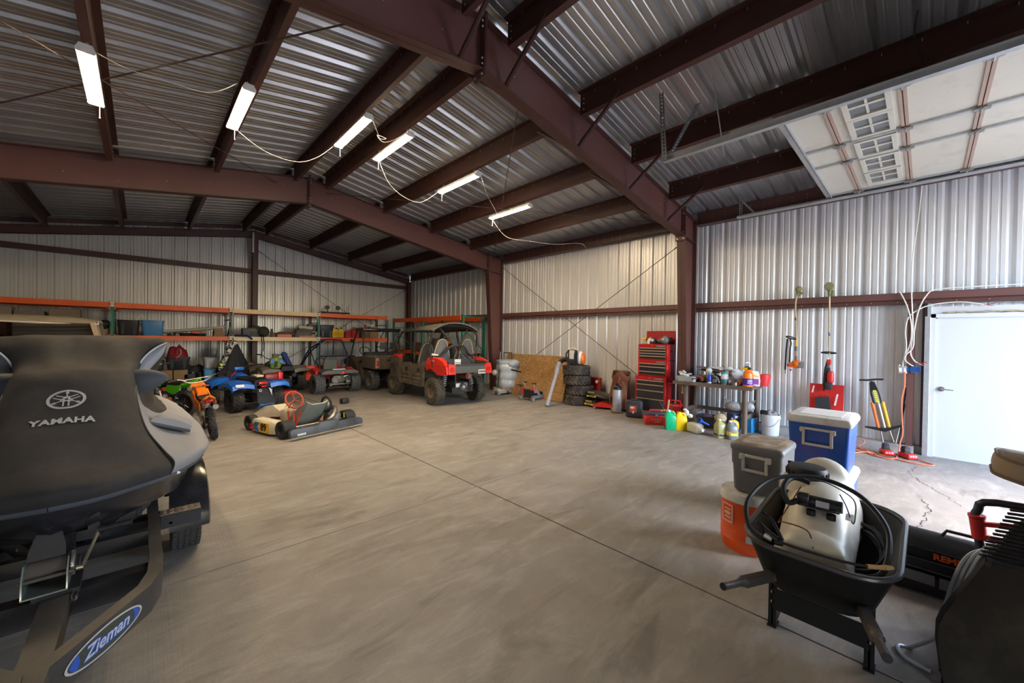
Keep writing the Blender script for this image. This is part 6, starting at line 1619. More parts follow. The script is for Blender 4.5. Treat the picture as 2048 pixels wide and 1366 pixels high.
# things on the floor to the right of the tyres
t = thing('red_cabinet_panel', 'dark red metal panel standing on the kerb behind the tyre stack', 'panel', (8.33, 5.86, .115))
m = MB(); m.box((0, 0, .28), (.05, .62, .56), (0, R(5), 0)); m.build('panel', pm('panel_red', (.30, .012, .012), .35, 0, .12, 5), t)
m = MB(); m.cyl((-.05, -.22, .46), (-.01, -.22, .46), .04, n=14); m.build('cap', P('cap_cream', (.6, .55, .5), .4), t)
SACK = pm('dark_sack', (.035, .033, .03), .5, 0, .3, 7, .4, 18)
for k, (lb, dy) in enumerate((('lower dark sack with yellow print, lying under the other', .06), ('upper dark sack with yellow print, on top of the other', 0.0))):
    t = thing('soil_sack', lb, 'sack', (8.05, 5.38 + dy, .0 + .16 * k), R(-6 + 5 * k), 'dark sacks')
    m = MB(); rings = []
    for j in range(11):
        u = j / 10; y = -.34 + .68 * u; f = math.sin(PI * (.06 + .88 * u)) ** .4
        rings.append([((.22 * f) * math.cos(q), y, .085 + .085 * f * math.sin(q) * (1 + .2 * math.sin(3 * q)) + .10 * k * u) for q in [2 * PI * i / 16 for i in range(16)]])
    m.loft(rings); m.build('body', SACK, t)
    m = MB(); m.bx(-.225, -.218, -.04, .22, .055 + .04 * k, .09 + .04 * k); m.build('yellow_band', P('band_yellow', (.75, .62, .03), .5), t)
    m = MB(); m.text('LAWN SOIL', .032, basis((-.227, .09, .073 + .04 * k), (0, -1, 0), (0, 0, 1)), .0006); m.build('lettering', INK, t)
    m = MB(); m.rbox((-.215, .1, .14 + .06 * k), (.02, .2, .05), .01); m.build('print', P('print_brown', (.22, .15, .11), .6), t)
t = thing('trolley_jack', 'small bright red trolley jack on the floor in front of the dark sacks', 'jack', (7.92, 5.17, 0), R(-72))
m = MB(); m.prism([(-.26, .04), (.22, .05), (.26, .09), (.02, .16), (-.06, .17), (-.24, .10)], .15, 'Y', -.075); m.build('body', RED_P, t)
for x, y in ((-.2, -.1), (-.2, .1), (.22, -.1), (.22, .1)):
    m = MB(); m.cyl((x, y - .015, .032), (x, y + .015, .032), .032, n=12); m.build('wheel', STEEL, t)
m = MB(); m.cyl((-.2, 0, .10), (-.22, 0, .20), .03, n=8); m.build('handle_socket', BLACK, t)
# brown leather chaps / saddle board, sprayer tank
t = thing('leather_seat_panel', 'reddish brown folded leather panel leaning on the wall left of the tool chest', 'panel', (8.20, 4.93, .0), 0, None, (0, R(8), 0))
BR = pm('brown_leather', (.13, .035, .018), .45, 0, .35, 5, .2, 15)
m = MB(); rings = []
for k in range(12):
    u = k / 11; z = .02 + .88 * u; w = .26 - .08 * u + .05 * (u > .75); 
    rings.append([(-.06 - .10 * (1 - u), -w, z), (-.09 - .14 * (1 - u) - .02 * math.sin(u * 9), 0, z), (-.06 - .10 * (1 - u), w, z), (.0, w * .9, z), (.0, -w * .9, z)])
m.loft(rings); m.build('panel', BR, t)
m = MB(); m.rbox((-.06, 0, .84), (.07, .44, .14), .03); m.build('top_fold', pm('brown_dark', (.055, .02, .014), .5, 0, .2, 6), t)
t = thing('pump_sprayer', 'cloudy clear cylinder pump sprayer standing before the brown leather panel', 'sprayer', (7.78, 4.74, 0))
m = MB(); m.lathe([(0, .03), (.095, .03), (.10, .06), (.10, .50), (.085, .54), (0, .54)], 'Z', n=24)
for k in range(6): m.torus((0, 0, .1 + k * .055), .101, .003, 'Z', 24, 4)
m.build('tank', pm('cloudy_tank', (.33, .34, .37), .25, 0, .12, 8), t)
m = MB(); m.lathe([(0, .53), (.10, .52), (.10, .57), (.07, .60), (0, .60)], 'Z', n=20); m.tube([(-.05, -.05, .6), (0, 0, .66), (.05, .05, .6)], .014, 6, smooth=4); m.build('lid', BLACK, t)
m = MB(); m.lathe([(0, 0), (.14, 0), (.14, .02), (.10, .03), (0, .03)], 'Z', n=24); m.build('base', P('base_brown', (.10, .07, .05), .6), t)
m = MB(); m.tube([(0, -.05, .62), (-.04, -.16, .70), (0, -.22, .45), (.02, -.2, .1)], .009, 6, smooth=5); m.tube([(-.04, .08, .58), (-.06, .14, .45), (-.06, .16, .2)], .012, 6, smooth=5); m.cyl((0, -.02, .6), (.02, -.04, .80), .01); m.build('hose', P('hose_brown', (.20, .09, .05), .5), t)
m = MB(); m.tube([(-.09, .06, .54), (-.1, .02, .60), (-.1, -.05, .6), (-.09, -.08, .54)], .006, 5); m.build('clips', CHROME, t)
t = thing('tool_case', 'black upright plastic tool case with red label beside the tool chest', 'case', (7.56, 4.20, 0), R(28))
m = MB(); m.rbox((0, 0, .19), (.16, .32, .36), .035, 3); m.rbox((0, 0, .385), (.05, .14, .03), .012); m.build('body', P('case_black', (.035, .035, .037), .45), t)
m = MB(); m.rbox((.0, -.163, .19), (.11, .012, .30), .005); m.build('edge_band', P('case_slate', (.10, .11, .13), .35), t)
m = MB(); m.bx(-.0825, -.0805, -.05, .09, .12, .26); m.build('label', P('label_red', (.38, .05, .03), .5), t)
m = MB(); m.bx(-.084, -.082, .0, .07, .20, .24); m.bx(-.084, -.082, .0, .03, .10, .15); m.build('label_print', P('label_cream', (.6, .5, .38), .5), t)
m = MB(); m.rbox((-.085, .1, .33), (.012, .05, .03), .004); m.build('latch', BLACK, t)
# ---- tool chest: three separate units
CH_R = pm('chest_red', (.42, .010, .012), .3, 0, .1, 4)
DRW = pm('drawer_black', (.018, .018, .02), .3, 0, .15, 5)
PULL = pm('drawer_pull', (.62, .55, .40), .3, .5, .08, 10)
PLATE = pm('chest_plate', (.16, .14, .125), .4, .3, .1, 10)
def chest(loc, w, d, h, rows, label, top=.06, foot=0.0, name='tool_cabinet'):
    """front faces -x; w along y"""
    t = thing(name, label, 'tool chest', loc, 0, 'red tool chest units')
    m = MB(); m.rbox((d / 2, 0, foot + (h - foot) / 2), (d, w, h - foot), .008, 1); m.build('body', CH_R, t)
    z = h - top; H_ = h - top - foot - .03; s = sum(rows)
    for r_ in rows:
        hh = H_ * r_ / s
        m = MB(); m.rbox((-.006, .0, z - hh / 2), (.014, w * .87, hh - .008), .003, 1); dr = m.build('drawer', DRW, t)
        m = MB(); m.prism([(-.030, z - .006), (-.012, z - .004), (-.012, z - .022), (-.026, z - .020)], w * .87, 'Y', -w * .435); m.build('drawer_pull', PULL, dr)
        z -= hh
    m = MB(); m.bx(-.010, -.0, -w * .42, -w * .12, h - top * .82, h - top * .25); p = m.build('name_plate', PLATE, t)
    m = MB(); m.text('CRAFTSMAN', top * .38, basis((-.0105, -w * .27, h - top * .53), (0, -1, 0), (0, 0, 1)), .0006); m.build('lettering', P('plate_ink', (.45, .42, .38)), p)
    m = MB(); m.cyl((-.008, w * .02, h - top * .5), (.0, w * .02, h - top * .5), .014, n=12); m.build('lock', CHROME, t)
    return t
CY = 4.00
b_ = chest((7.85, CY, 0), .685, .45, .86, [1, 1.45, 2.0, 2.9], 'bottom rolling cabinet of the red tool chest', .07, .12)
for x, y in ((.06, -.28), (.06, .28), (.39, -.28), (.39, .28)):
    m = MB(); m.cyl((x, y - .015, .05), (x, y + .015, .05), .05, n=14); m.cyl((x, y, .05), (x, y, .13), .02, n=8); m.build('castor', BLACK, b_)
m = MB(); m.tube([(.08, -.345, .75), (.08, -.40, .75), (.37, -.40, .75), (.37, -.345, .75)], .012, 8); m.build('side_handle', RED_B, b_)
c2 = chest((7.93, CY + .0, .862), .66, .36, .345, [1, 1.5, 1.2], 'middle chest of the red tool chest, with three drawers', .06, 0, 'tool_box')
c3 = chest((7.93, CY + .0, 1.209), .66, .36, .345, [1, 1, 1, 1.2], 'top chest of the red tool chest with its lid open', .075, 0, 'tool_box')
m = MB(); m.rbox((.365, 0, .49), (.022, .655, .29), .006, 1, rot=(0, R(4), 0)); m.build('lid', CH_R, c3)
m = MB(); m.rbox((.18, -.335, .20), (.03, .012, .04), .004); m.build('side_latch', BLACK, c3)
# heap of tools in the open lid
HEAP_D = pm('tool_heap', (.08, .075, .07), .5, .3, .6, 14)
random.seed(5)
z0 = 1.556
mats_ = [BLACK, STEEL, GREYP, P('bag_dark', (.05, .045, .05), .4), STEEL, BLACK, GREYP, STEEL]
for k in range(9):
    m = MB(); y = -.26 + k * .055; L_ = random.uniform(.12, .2)
    m.rbox((0, 0, 0), (L_, random.uniform(.05, .09), random.uniform(.05, .10)), .02, 2); m.cyl((-L_ * .6, 0, .0), (L_ * .3, .02, .03), .014, n=8)
    one('hand_tool', m, mats_[k % 8], 'jumbled dark tool in the open top of the tool chest', 'tool', (8.10 + random.uniform(-.04, .06), CY + y, z0 + .05 + random.uniform(0, .05)), 'tools jumbled in the open chest top', rot=(random.uniform(-.4, .4), random.uniform(-.3, .3), random.uniform(-1, 1)))
t = thing('tape_measure', 'yellow tool on the left of the open tool chest top', 'tool', (8.06, CY + .25, z0 + .11)); m = MB(); m.rbox((0, 0, 0), (.08, .09, .05), .012); m.build('body', CAN_Y, t)
m = MB(); m.rbox((0, 0, .06), (.10, .06, .12), .02, rot=(R(20), 0, 0)); one('paper_glove', m, P('glove_cream', (.62, .56, .44), .8), 'cream work glove drooping over the front of the open chest', 'glove', (8.0, CY + .12, z0))
m = MB(); m.rbox((0, 0, 0), (.09, .16, .05), .02, rot=(R(30), 0, R(10))); one('paper_glove', m, P('glove_cream2', (.55, .5, .42), .8), 'second cream glove lying beside the yellow tool on the chest', 'glove', (8.02, CY + .05, z0 + .08))
m = MB(); m.ell((0, 0, 0), (.12, .10, .09)); one('plastic_bag', m, pm('shiny_bag', (.22, .22, .23), .15, 0, .6, 18, .6, 25), 'shiny crinkled clear bag on the right side of the open chest', 'bag', (8.10, CY - .2, z0 + .09))
# floor in front of chest and bench
boxed('cardboard_tray', (7.72, 3.92, 0), (.2, .3, .1), P('tan_tray', (.40, .28, .16), .8), 'small tan box on the floor between the black case and the red toolbox', 'box')
t = thing('toolbox', 'red plastic toolbox with dark lid on the floor before the chest', 'toolbox', (7.30, 3.60, 0), R(-53))
m = MB(); m.rbox((0, 0, .095), (.43, .22, .19), .02, 2, taper=(.95, .92))
for k in range(7): m.bx(-.19 + k * .06, -.175 + k * .06, -.113, -.108, .02, .17)
m.build('body', RED_P, t)
m = MB(); m.rbox((0, 0, .215), (.44, .23, .06), .02, 2); m.build('lid', P('lid_navy', (.05, .05, .065), .4), t)
m = MB(); m.tube([(-.12, 0, .24), (-.10, 0, .275), (.10, 0, .275), (.12, 0, .24)], .014, 8); m.build('handle', RED_P, t)
m = MB(); m.rbox((.0, -.115, .185), (.05, .015, .05), .006); m.build('latch', STEEL, t)
m = MB(); m.text('CRAFTSMAN', .032, basis((0, -.1105, .105), (1, 0, 0), (0, 0, 1)), .001); m.text('TOOL BOX', .022, basis((.02, -.110, .065), (1, 0, 0), (0, 0, 1)), .001); m.build('lettering', WHITE_INK, t)
t = thing('scoop_bucket', 'orange yellow tub with wooden handle and cable ties behind the red toolbox', 'bucket', (7.62, 3.52, 0))
m = MB(); m.lathe([(0, .01), (.10, .01), (.13, .24), (.138, .24), (.138, .22), (.11, 0), (0, 0)], 'Z', n=20); m.build('tub', P('tub_amber', (.75, .33, .01), .4), t)
m = MB(); m.cyl((.0, .0, .1), (.03, -.03, .46), .018, .02, 8); m.build('wooden_handle', P('wood_handle', (.42, .30, .19), .7), t)
for a_ in (-.08, .05, .10):
    m = MB(); m.tube([(.0, a_ * .4, .15), (.02, a_, .3), (.02, a_ * 1.7, .42)], .008, 5); m.build('dark_tie', NAVY, t)
t = thing('fuel_can', 'red fuel can with black spout behind the bench leg', 'fuel can', (8.0, 3.52, 0), R(90))
m = MB(); m.rbox((0, 0, .17), (.34, .22, .34), .04, 3); m.tube([(-.12, 0, .33), (-.10, 0, .40), (.08, 0, .40), (.12, 0, .33)], .018, 8); m.build('body', CAN_R, t)
m = MB(); m.tube([(.1, 0, .36), (.16, .02, .46), (.30, .04, .58)], .012, 6); m.build('spout', BLACK, t)
def jug(loc, w, d, h, mat, label, rz=0, cap=None, lab=None, labtext=None, g=None, lay=False, name='oil_jug'):
    t = thing(name, label, 'jug', loc, rz, g)
    if lay: t.rotation_euler = (R(90), 0, rz)
    m = MB()
    def ring(a, b, z, r, ox=0):
        out = []
        for sx, sy, a0 in ((1, 1, 0), (-1, 1, 90), (-1, -1, 180), (1, -1, 270)):
            for k in range(4):
                q = R(a0 + k * 30); out.append((ox + sx * (a/2 - r) + r * math.cos(q), sy * (b/2 - r) + r * math.sin(q), z))
        return out
    r = min(w, d) * .22
    m.loft([ring(w * .92, d * .92, 0, r), ring(w, d, .012, r), ring(w, d, h * .62, r), ring(w * .85, d * .85, h * .76, r), ring(w * .35, d * .4, h * .88, min(w, d) * .16, -w * .15), ring(w * .32, d * .36, h * .93, min(w, d) * .15, -w * .15)])
    m.tube([(-w * .10, 0, h * .90), (w * .22, 0, h * .91), (w * .40, 0, h * .76), (w * .42, 0, h * .5)], w * .09, 8, smooth=4)
    m.build('body', mat, t)
    m = MB(); m.cyl((-w * .15, 0, h * .92), (-w * .15, 0, h), w * .17, n=14); m.build('cap', cap or WHITE, t)
    if lab:
        m = MB(); m.rbox((0, 0, h * .33), (w * 1.012, d * 1.012, h * .42), r, 2); l = m.build('label', lab, t)
        if labtext:
            m = MB(); m.text(labtext, h * .085, basis((0, -d * .508, h * .40), (1, 0, 0), (0, 0, 1)), .001); m.build('lettering', INK if lab is not LAB_P else WHITE_INK, l)
    return t
LAB_P = P('label_purple', (.07, .015, .30), .4); LAB_Y = P('label_yellow', (.72, .58, .06), .4); LAB_R = P('label_dark_red', (.30, .03, .04), .4)
FA = R(-60)
GRN = P('jug_green', (.0, .42, .17), .3); YELJ = P('jug_yellow', (.85, .58, .0), .3)
gj = jug((7.08, 3.20, 0), .20, .13, .36, GRN, 'green jug with spout standing at the left bench leg', R(-50), P('cap_foil', (.6, .62, .6), .3))
m = MB(); m.rbox((-.10, -.02, .13), (.012, .10, .18), .004); m.build('label', LAB_R, gj)
jug((7.20, 3.06, 0), .21, .14, .33, YELJ, 'bright yellow jug standing right of the green jug', R(-50), YELJ)
m = MB(); m.ell((0, 0, 0), (.03, .045, .06)); m.ell((.01, -.06, -.05), (.03, .05, .04)); m.ell((.0, .03, .05), (.02, .04, .03)); one('crumpled_tissue', m, WHITE, 'crumpled white paper lying against the top of the yellow jug', 'paper', (7.36, 3.02, .30))
MILK = pm('milky_plastic', (.52, .53, .44), .3, 0, .06, 6)
jug((7.24, 2.90, .087), .17, .17, .32, MILK, 'milky empty jug lying on its side in front of the bench', R(-25), WHITE, lay=True)
j2 = jug((7.17, 2.37, 0), .17, .17, .32, pm('oil_plastic', (.36, .35, .16), .25, 0, .1, 6), 'yellowish jug of used oil standing left of the labelled jug', R(-45), P('cap_oil', (.5, .5, .45)))
m = MB(); m.rbox((0, 0, .055), (.172, .172, .10), .037, 2); m.build('dark_oil', P('dark_oil', (.05, .05, .04), .2), j2)
jug((7.20, 2.20, 0), .16, .16, .31, P('washer_plastic', (.16, .18, .20), .25), 'jug with yellow label and blue picture right of the used oil', R(-48), WHITE, LAB_Y, 'WASHER')
# ---- steel bench
BEN = pm('bench_brown', (.135, .098, .078), .55, .1, .18, 4, dirt=(.075, .06, .05), dirt_amt=.4)
t = thing('workbench', 'brown steel workbench with pipe legs standing by the near right column', 'workbench', (0, 0, 0))
m = MB(); m.bx(7.70, 8.32, 2.05, 3.44, .792, .842); m.bx(7.695, 7.71, 2.045, 3.445, .78, .845); m.build('bench_top', BEN, t)
for x, y in ((7.79, 2.18), (7.79, 3.22), (8.26, 2.12), (8.26, 3.22)):
    m = MB(); m.cyl((x, y, 0), (x, y, .79), .045, n=18); m.build('leg', BEN, t)
for a, b in (((7.79, 3.22), (8.26, 3.22)), ((7.79, 2.18), (8.26, 2.12)), ((8.26, 2.12), (8.26, 3.22))):
    m = MB(); dx = abs(a[0] - b[0]); dy = abs(a[1] - b[1])
    m.box(((a[0] + b[0]) / 2, (a[1] + b[1]) / 2, .30), (max(dx, .03) if dx > .1 else .03, dy if dy > .1 else .03, .07)); m.build('stretcher', BEN, t)
m = MB(); m.bx(7.697, 7.706, 2.52, 2.72, .80, .845); one('blue_tape', m, P('teal_tape', (.02, .25, .32), .4), 'teal tape stuck on the front edge of the bench top', 'tape')
# items under bench
boxed('grey_box', (8.03, 3.12, 0), (.26, .22, .26), P('box_midgrey', (.23, .23, .235), .7), 'grey box on the floor at the far end under the bench', 'box')
tote('parts_bin', (7.86, 2.83, 0), .32, .34, .22, P('bin_black', (.045, .045, .045), .5), 'black open bin of scraps under the bench', 'bin', R(10), .9, False)
m = MB(); m.ell((0, 0, 0), (.10, .09, .05)); one('scrap_heap', m, pm('scrap', (.10, .05, .10), .6, 0, .6, 20), 'dark purple scraps lying in the black bin under the bench', 'scraps', (7.86, 2.83, .20), kind='stuff')
m = MB(); m.tube([(7.9, 3.02, .05), (7.78, 3.05, .36)], .012, 6); one('pry_bar', m, STEEL, 'steel bar sticking out of the bin under the bench', 'bar')
m = MB(); m.lathe([(.0, 0), (.012, 0), (.02, .12), (.06, .2), (.05, .2), (.015, .12), (0, .12)], 'Z', n=16); one('funnel', m, P('funnel_blue', (.01, .09, .50), .35), 'blue funnel lying over the milky jug under the bench', 'funnel', (7.46, 2.66, .12), rot=(R(-60), R(-30), R(30)))
heap('tarp_heap', (7.95, 2.60, 0), (.22, .28), .22, P('tarp_khaki', (.16, .14, .10), .9), 'khaki cloth heap on the floor under the bench middle', 'cloth', 21)
m = MB(); m.ell((0, 0, 0), (.10, .10, .085)); one('sponge', m, pm('tan_sponge', (.38, .29, .18), .9, 0, .3, 20, .4, 40), 'round tan sponge lying behind the used oil jug', 'sponge', (7.62, 2.52, .25))
m = MB(); m.lathe([(0, 0), (.07, 0), (.07, .25), (0, .26)], 'Z', n=16); one('stool_tub', m, P('tub_dark', (.12, .10, .08), .7), 'dark tub beneath the round tan sponge', 'tub', (7.62, 2.52, 0))
jug((7.75, 2.34, 0), .14, .14, .27, P('jug_amber', (.70, .45, .0), .4), 'amber jug hidden behind the labelled jug under the bench', R(-40))
t = thing('motor_oil_box', 'navy printed box on the floor by the front right bench leg', 'box', (7.82, 2.36, 0), R(-30)); m = MB(); m.rbox((0, 0, .17), (.17, .16, .34), .006, 1); m.build('body', P('navy_print', (.012, .025, .10), .4), t)
m = MB(); m.text('MO', .06, basis((0, -.081, .28), (1, 0, 0), (0, 0, 1)), .001, bold=.002); m.build('lettering', WHITE_INK, t)
m = MB(); m.rbox((0, 0, 0), (.14, .09, .10), .03); one('black_shoe', m, pm('shoe', (.05, .05, .055), .5, 0, .8, 18), 'black and white bottle lying by the front right bench leg', 'bottle', (7.58, 2.22, .055))
boxed('blue_bin', (8.08, 2.19, 0), (.24, .2, .26), P('bin_blue', (.02, .22, .50), .4), 'blue bin between the right bench legs', 'bin', R(-8))
t = thing('crumpled_bag', 'crumpled cloudy plastic bag on the bench stretcher behind the right leg', 'bag', (8.12, 2.36, .335)); m = MB(); m.ell((0, .1, .08), (.08, .16, .09)); m.ell((0, -.12, .10), (.07, .13, .10)); m.prism([(.2, .1), (.28, .24), (.16, .17)], .03, 'X', -.02); m.prism([(-.2, .12), (-.26, .24), (-.12, .18)], .03, 'X', -.02); m.build('film', pm('bag_film', (.36, .36, .36), .2, 0, .3, 12, .9, 22), t)
m = MB(); m.cyl((7.845, 3.31, .6), (7.845, 3.31, .74), .012, n=8); m.ell((7.845, 3.31, .6), (.02, .02, .02)); one('door_stop', m, P('stop_pale', (.5, .45, .38)), 'pale plastic clip hanging under the bench top at the left leg', 'clip')
# bucket of rags right of the bench
t = thing('pail', 'white plastic pail full of rags right of the bench', 'bucket', (8.10, 1.86, 0))
m = MB(); m.lathe([(0, 0), (.125, 0), (.13, .01), (.148, .30), (.155, .30), (.155, .33), (.148, .33), (.148, .36), (.14, .36), (.125, .05), (0, .05)], 'Z', n=32); m.build('body', P('pail_white', (.55, .57, .60), .4), t)
m = MB(); m.tube([(-.05, .15, .31), (-.13, .10, .20), (-.155, 0, .16), (-.13, -.10, .20), (-.05, -.15, .31)], .004, 5, smooth=5); m.build('wire_handle', STEEL, t)
heap('rag_pile', (8.10, 1.86, .26), (.13, .13), .17, pm('rags', (.25, .24, .25), .9, 0, .7, 9), 'rags and gloves stuffed in the white pail', 'cloth', 6)
m = MB(); m.rbox((0, 0, 0), (.05, .12, .09), .02); one('work_glove', m, BLACK, 'black glove hanging over the rim of the white pail', 'glove', (8.02, 1.94, .385))
# ---- items on the bench (top at 0.842)
BT = .8425
t = thing('clear_bin', 'clear plastic bin of rags and papers at the left end of the bench', 'bin', (7.88, 3.24, BT))
m = MB(); m.loft([[(sx * w / 2, sy * l / 2, z) for sx, sy in ((1, 1), (-1, 1), (-1, -1), (1, -1))] for w, l, z in ((.24, .26, 0), (.27, .31, .10), (.265, .305, .10), (.235, .255, .006))]); m.build('body', pm('clear_grey', (.36, .36, .38), .25, 0, .35, 14), t)
random.seed(8)
for k in range(6):
    m = MB(); m.rbox((0, 0, 0), (.13, .05, .02), .008); m.rbox((.02, .03, .012), (.10, .05, .02), .008)
    one('work_rag', m, P('rag%d' % k, random.choice([(.62, .60, .56), (.50, .46, .40), (.66, .66, .66)]), .9), 'pale rag heaped in the clear bin', 'rag', (7.86 + random.uniform(-.05, .05), 3.24 + random.uniform(-.1, .1), BT + .10 + k * .014), 'rags heaped in the clear bin', rot=(random.uniform(-.5, .5), random.uniform(-.5, .5), random.uniform(0, 3)))
def simple(name, loc, build, mat, label, cat, parts=(), rz=0, grp=None):
    t = thing(name, label, cat, loc, rz, grp); m = MB(); build(m); m.build('body', mat, t)
    for pn, fn, pmat in parts: m = MB(); fn(m); m.build(pn, pmat, t)
    return t
simple('plastic_cup', (7.80, 3.08, BT), lambda m: m.lathe([(0, 0), (.035, 0), (.045, .09), (.04, .09), (.032, .01), (0, .01)], 'Z', n=16), pm('cup_clear', (.45, .45, .5), .2), 'clear plastic cup right of the clear bin', 'cup')
boxed('wooden_box', (8.15, 3.0, BT), (.28, .24, .12), pm('wood_brown', (.20, .085, .04), .6, 0, .3, 6), 'brown wooden box at the back of the bench', 'box')
m = MB(); m.box((0, 0, 0), (.30, .62, .012), (R(9), 0, 0)); m.box((0, .1, -.03), (.26, .3, .02), (R(9), 0, 0)); one('cutting_board', m, pm('board_dark', (.13, .075, .05), .6, 0, .25, 5), 'thin brown board tilted across the clutter at the back of the bench', 'board', (8.12, 2.80, BT + .235))
m = MB(); m.box((0, 0, 0), (.28, .44, .012)); one('paper_pad', m, P('pad_pale', (.55, .56, .54), .7), 'pale pad lying on the tilted brown board', 'pad', (8.16, 2.66, BT + .275), rot=(R(3), 0, 0))
m = MB(); m.box((0, 0, 0), (.2, .25, .03)); one('red_folder', m, P('folder_red', (.45, .06, .06), .6), 'red folder under the pale pad on the bench', 'folder', (8.14, 2.62, BT + .215))
for k in range(9):
    random.seed(40 + k); m = MB(); L_ = random.uniform(.08, .16); m.cyl((-L_, 0, 0), (L_, 0, 0), .014, .012, 8); m.rbox((-L_ * .5, 0, 0), (L_, .03, .026), .01)
    one('hand_tool', m, [BLACK, CAN_R, STEEL, pm('grip_wood', (.25, .11, .05), .6), STEEL, CAN_Y][k % 6], 'small hand tool lying in the pile on the bench left of the blue bottle', 'tool', (7.86 + .05 * (k % 3) , 2.92 + .035 * (k // 3) + random.uniform(-.02, .05), BT + .02 + .025 * (k % 4)), 'hand tools piled on the bench', rot=(0, random.uniform(-.3, .3), random.uniform(0, 3)))
simple('degreaser_bottle', (7.83, 2.80, BT), lambda m: m.lathe([(0, 0), (.038, 0), (.04, .02), (.036, .14), (.02, .17), (0, .17)], 'Z', n=18), P('bottle_blue', (.015, .05, .42), .3), 'blue bottle with green cap on the bench front', 'bottle', (('cap', lambda m: m.cyl((0, 0, .165), (0, 0, .20), .02, n=12), P('cap_green', (.05, .4, .15))), ('base_label', lambda m: m.cyl((0, 0, .002), (0, 0, .025), .0405, n=18), WHITE_INK)))
simple('white_cap', (7.98, 2.86, BT), lambda m: (m.ell((0, 0, .22), (.05, .06, .06)), m.cyl((0, 0, 0), (0, 0, .2), .035, .04, 14)), P('cap_white', (.62, .63, .66), .4), 'white domed bottle behind the blue bottle', 'bottle')
m = MB()
for k in range(4): m.torus((0, 0, .03 + .035 * k), .085 - .008 * k, .016, 'Z', 22, 6, rot=(R(8 * k), R(10), 0))
one('cable_coil', m, BLACK, 'coil of black cable in the middle of the bench', 'cable', (8.02, 2.72, BT))
m = MB(); m.tube([(-.09, 0, .02), (-.05, 0, .10), (0, .02, .14), (.06, 0, .10), (.08, 0, .02)], .018, 8, smooth=4); m.rbox((.0, .0, .05), (.10, .06, .08), .02); one('hand_drill', m, pm('drill_grey', (.20, .20, .21), .4, .3, .4, 14), 'grey metal tool beside the black cable coil', 'tool', (7.84, 2.70, BT), rot=(0, 0, R(70)))
simple('paint_can', (7.86, 2.545, BT), lambda m: m.lathe([(0, 0), (.062, 0), (.062, .21), (.056, .215), (0, .21)], 'Z', n=24), P('can_white', (.62, .62, .60), .4), 'white can with teal bands and a brush in it, on the bench front', 'can', (('teal_band', lambda m: m.cyl((0, 0, .07), (0, 0, .10), .0632, n=24, cap=False), P('teal_ink', (.02, .20, .26), .4)), ('dark_band', lambda m: m.cyl((0, 0, .004), (0, 0, .07), .0634, n=24, cap=False), P('slate_ink', (.06, .11, .14), .4)), ('lid', lambda m: m.cyl((0, 0, .19), (0, 0, .225), .064, n=24), P('teal_lid', (.02, .30, .38), .4)), ('brush', lambda m: m.cyl((0, 0, .2), (-.01, .015, .34), .006, n=6), BLACK), ('green_strip', lambda m: m.rbox((0, -.03, .235), (.03, .06, .025), .006), P('lime_strip', (.2, .55, .15)))))
simple('tin_can', (7.82, 2.36, BT), lambda m: m.lathe([(0, 0), (.05, 0), (.05, .055), (.045, .055), (.045, .01), (0, .01)], 'Z', n=20), STEEL, 'shallow open tin can on the bench front', 'tin')
m = MB(); m.tube([(-.09, .0, .02), (-.03, .03, .06), (.06, .0, .03)], .022, 8, smooth=4); one('glue_tube', m, P('tube_pink', (.60, .45, .45), .5), 'pale pink tube lying behind the tin can', 'tube', (7.92, 2.44, BT + .01))
m = MB(); m.torus((0, 0, .05), .03, .012, 'X', 14, 6); one('red_clamp', m, P('clamp_red', (.7, .10, .03)), 'small red clamp standing by the tin can', 'clamp', (7.83, 2.30, BT - .005))
m = MB(); m.ell((0, 0, .06), (.07, .07, .065)); one('rag_ball', m, pm('rag_olive', (.16, .14, .10), .9, 0, .6, 16), 'dark olive rag ball left of the orange cleaner jug', 'rag', (7.95, 2.28, BT))
t = thing('gallon_jug', 'white translucent gallon jug with loop handle at the back of the bench', 'jug', (8.14, 2.44, BT)); m = MB(); m.ell((0, 0, .14), (.11, .13, .14)); m.tube([(-.05, .03, .24), (-.06, .10, .29), (-.05, .15, .24), (-.04, .13, .16)], .025, 8, smooth=4); m.build('body', pm('white_film', (.66, .67, .70), .3, 0, .1, 12, .6, 20), t)
simple('spray_bottle', (8.18, 2.28, BT), lambda m: m.lathe([(0, 0), (.045, 0), (.045, .16), (.016, .24), (.016, .27), (0, .27)], 'Z', n=16), WHITE, 'white spray bottle with yellow trigger behind the gallon jug', 'bottle', (('trigger', lambda m: m.prism([(-.06, .27), (.06, .27), (.07, .31), (.03, .33), (-.05, .32)], .03, 'X', -.015), CAN_Y),))
t = thing('hand_cleaner', 'orange hand cleaner jug with purple label and pump at the bench corner', 'jug', (7.84, 2.15, BT), R(-55))
m = MB(); m.loft([[(a * w / 2, b * d / 2, z) for a, b in [(math.cos(2 * PI * j / 20), math.sin(2 * PI * j / 20)) for j in range(20)]] for w, d, z in ((.16, .13, 0), (.17, .14, .015), (.17, .14, .20), (.15, .12, .25), (.09, .08, .29), (.06, .06, .30))]); m.build('body', P('cleaner_orange', (.85, .20, .01), .35), t)
m = MB(); m.loft([[(a * .172 / 2, b * .142 / 2, z) for a, b in [(math.cos(2 * PI * j / 20), math.sin(2 * PI * j / 20)) for j in range(20)]] for z in (.03, .145)], caps=False); l = m.build('label', LAB_P, t)
m = MB(); m.text('GOJO', .032, basis((0, -.0725, .105), (1, 0, 0), (0, 0, 1)), .001); m.text('ORANGE', .024, basis((0, -.0725, .07), (1, 0, 0), (0, 0, 1)), .001); m.build('lettering', WHITE_INK, l)
m = MB(); m.torus((.0, -.055, .235), .028, .008, 'Y', 16, 6); m.build('grip', P('grip_dark_orange', (.55, .08, .0)), t)
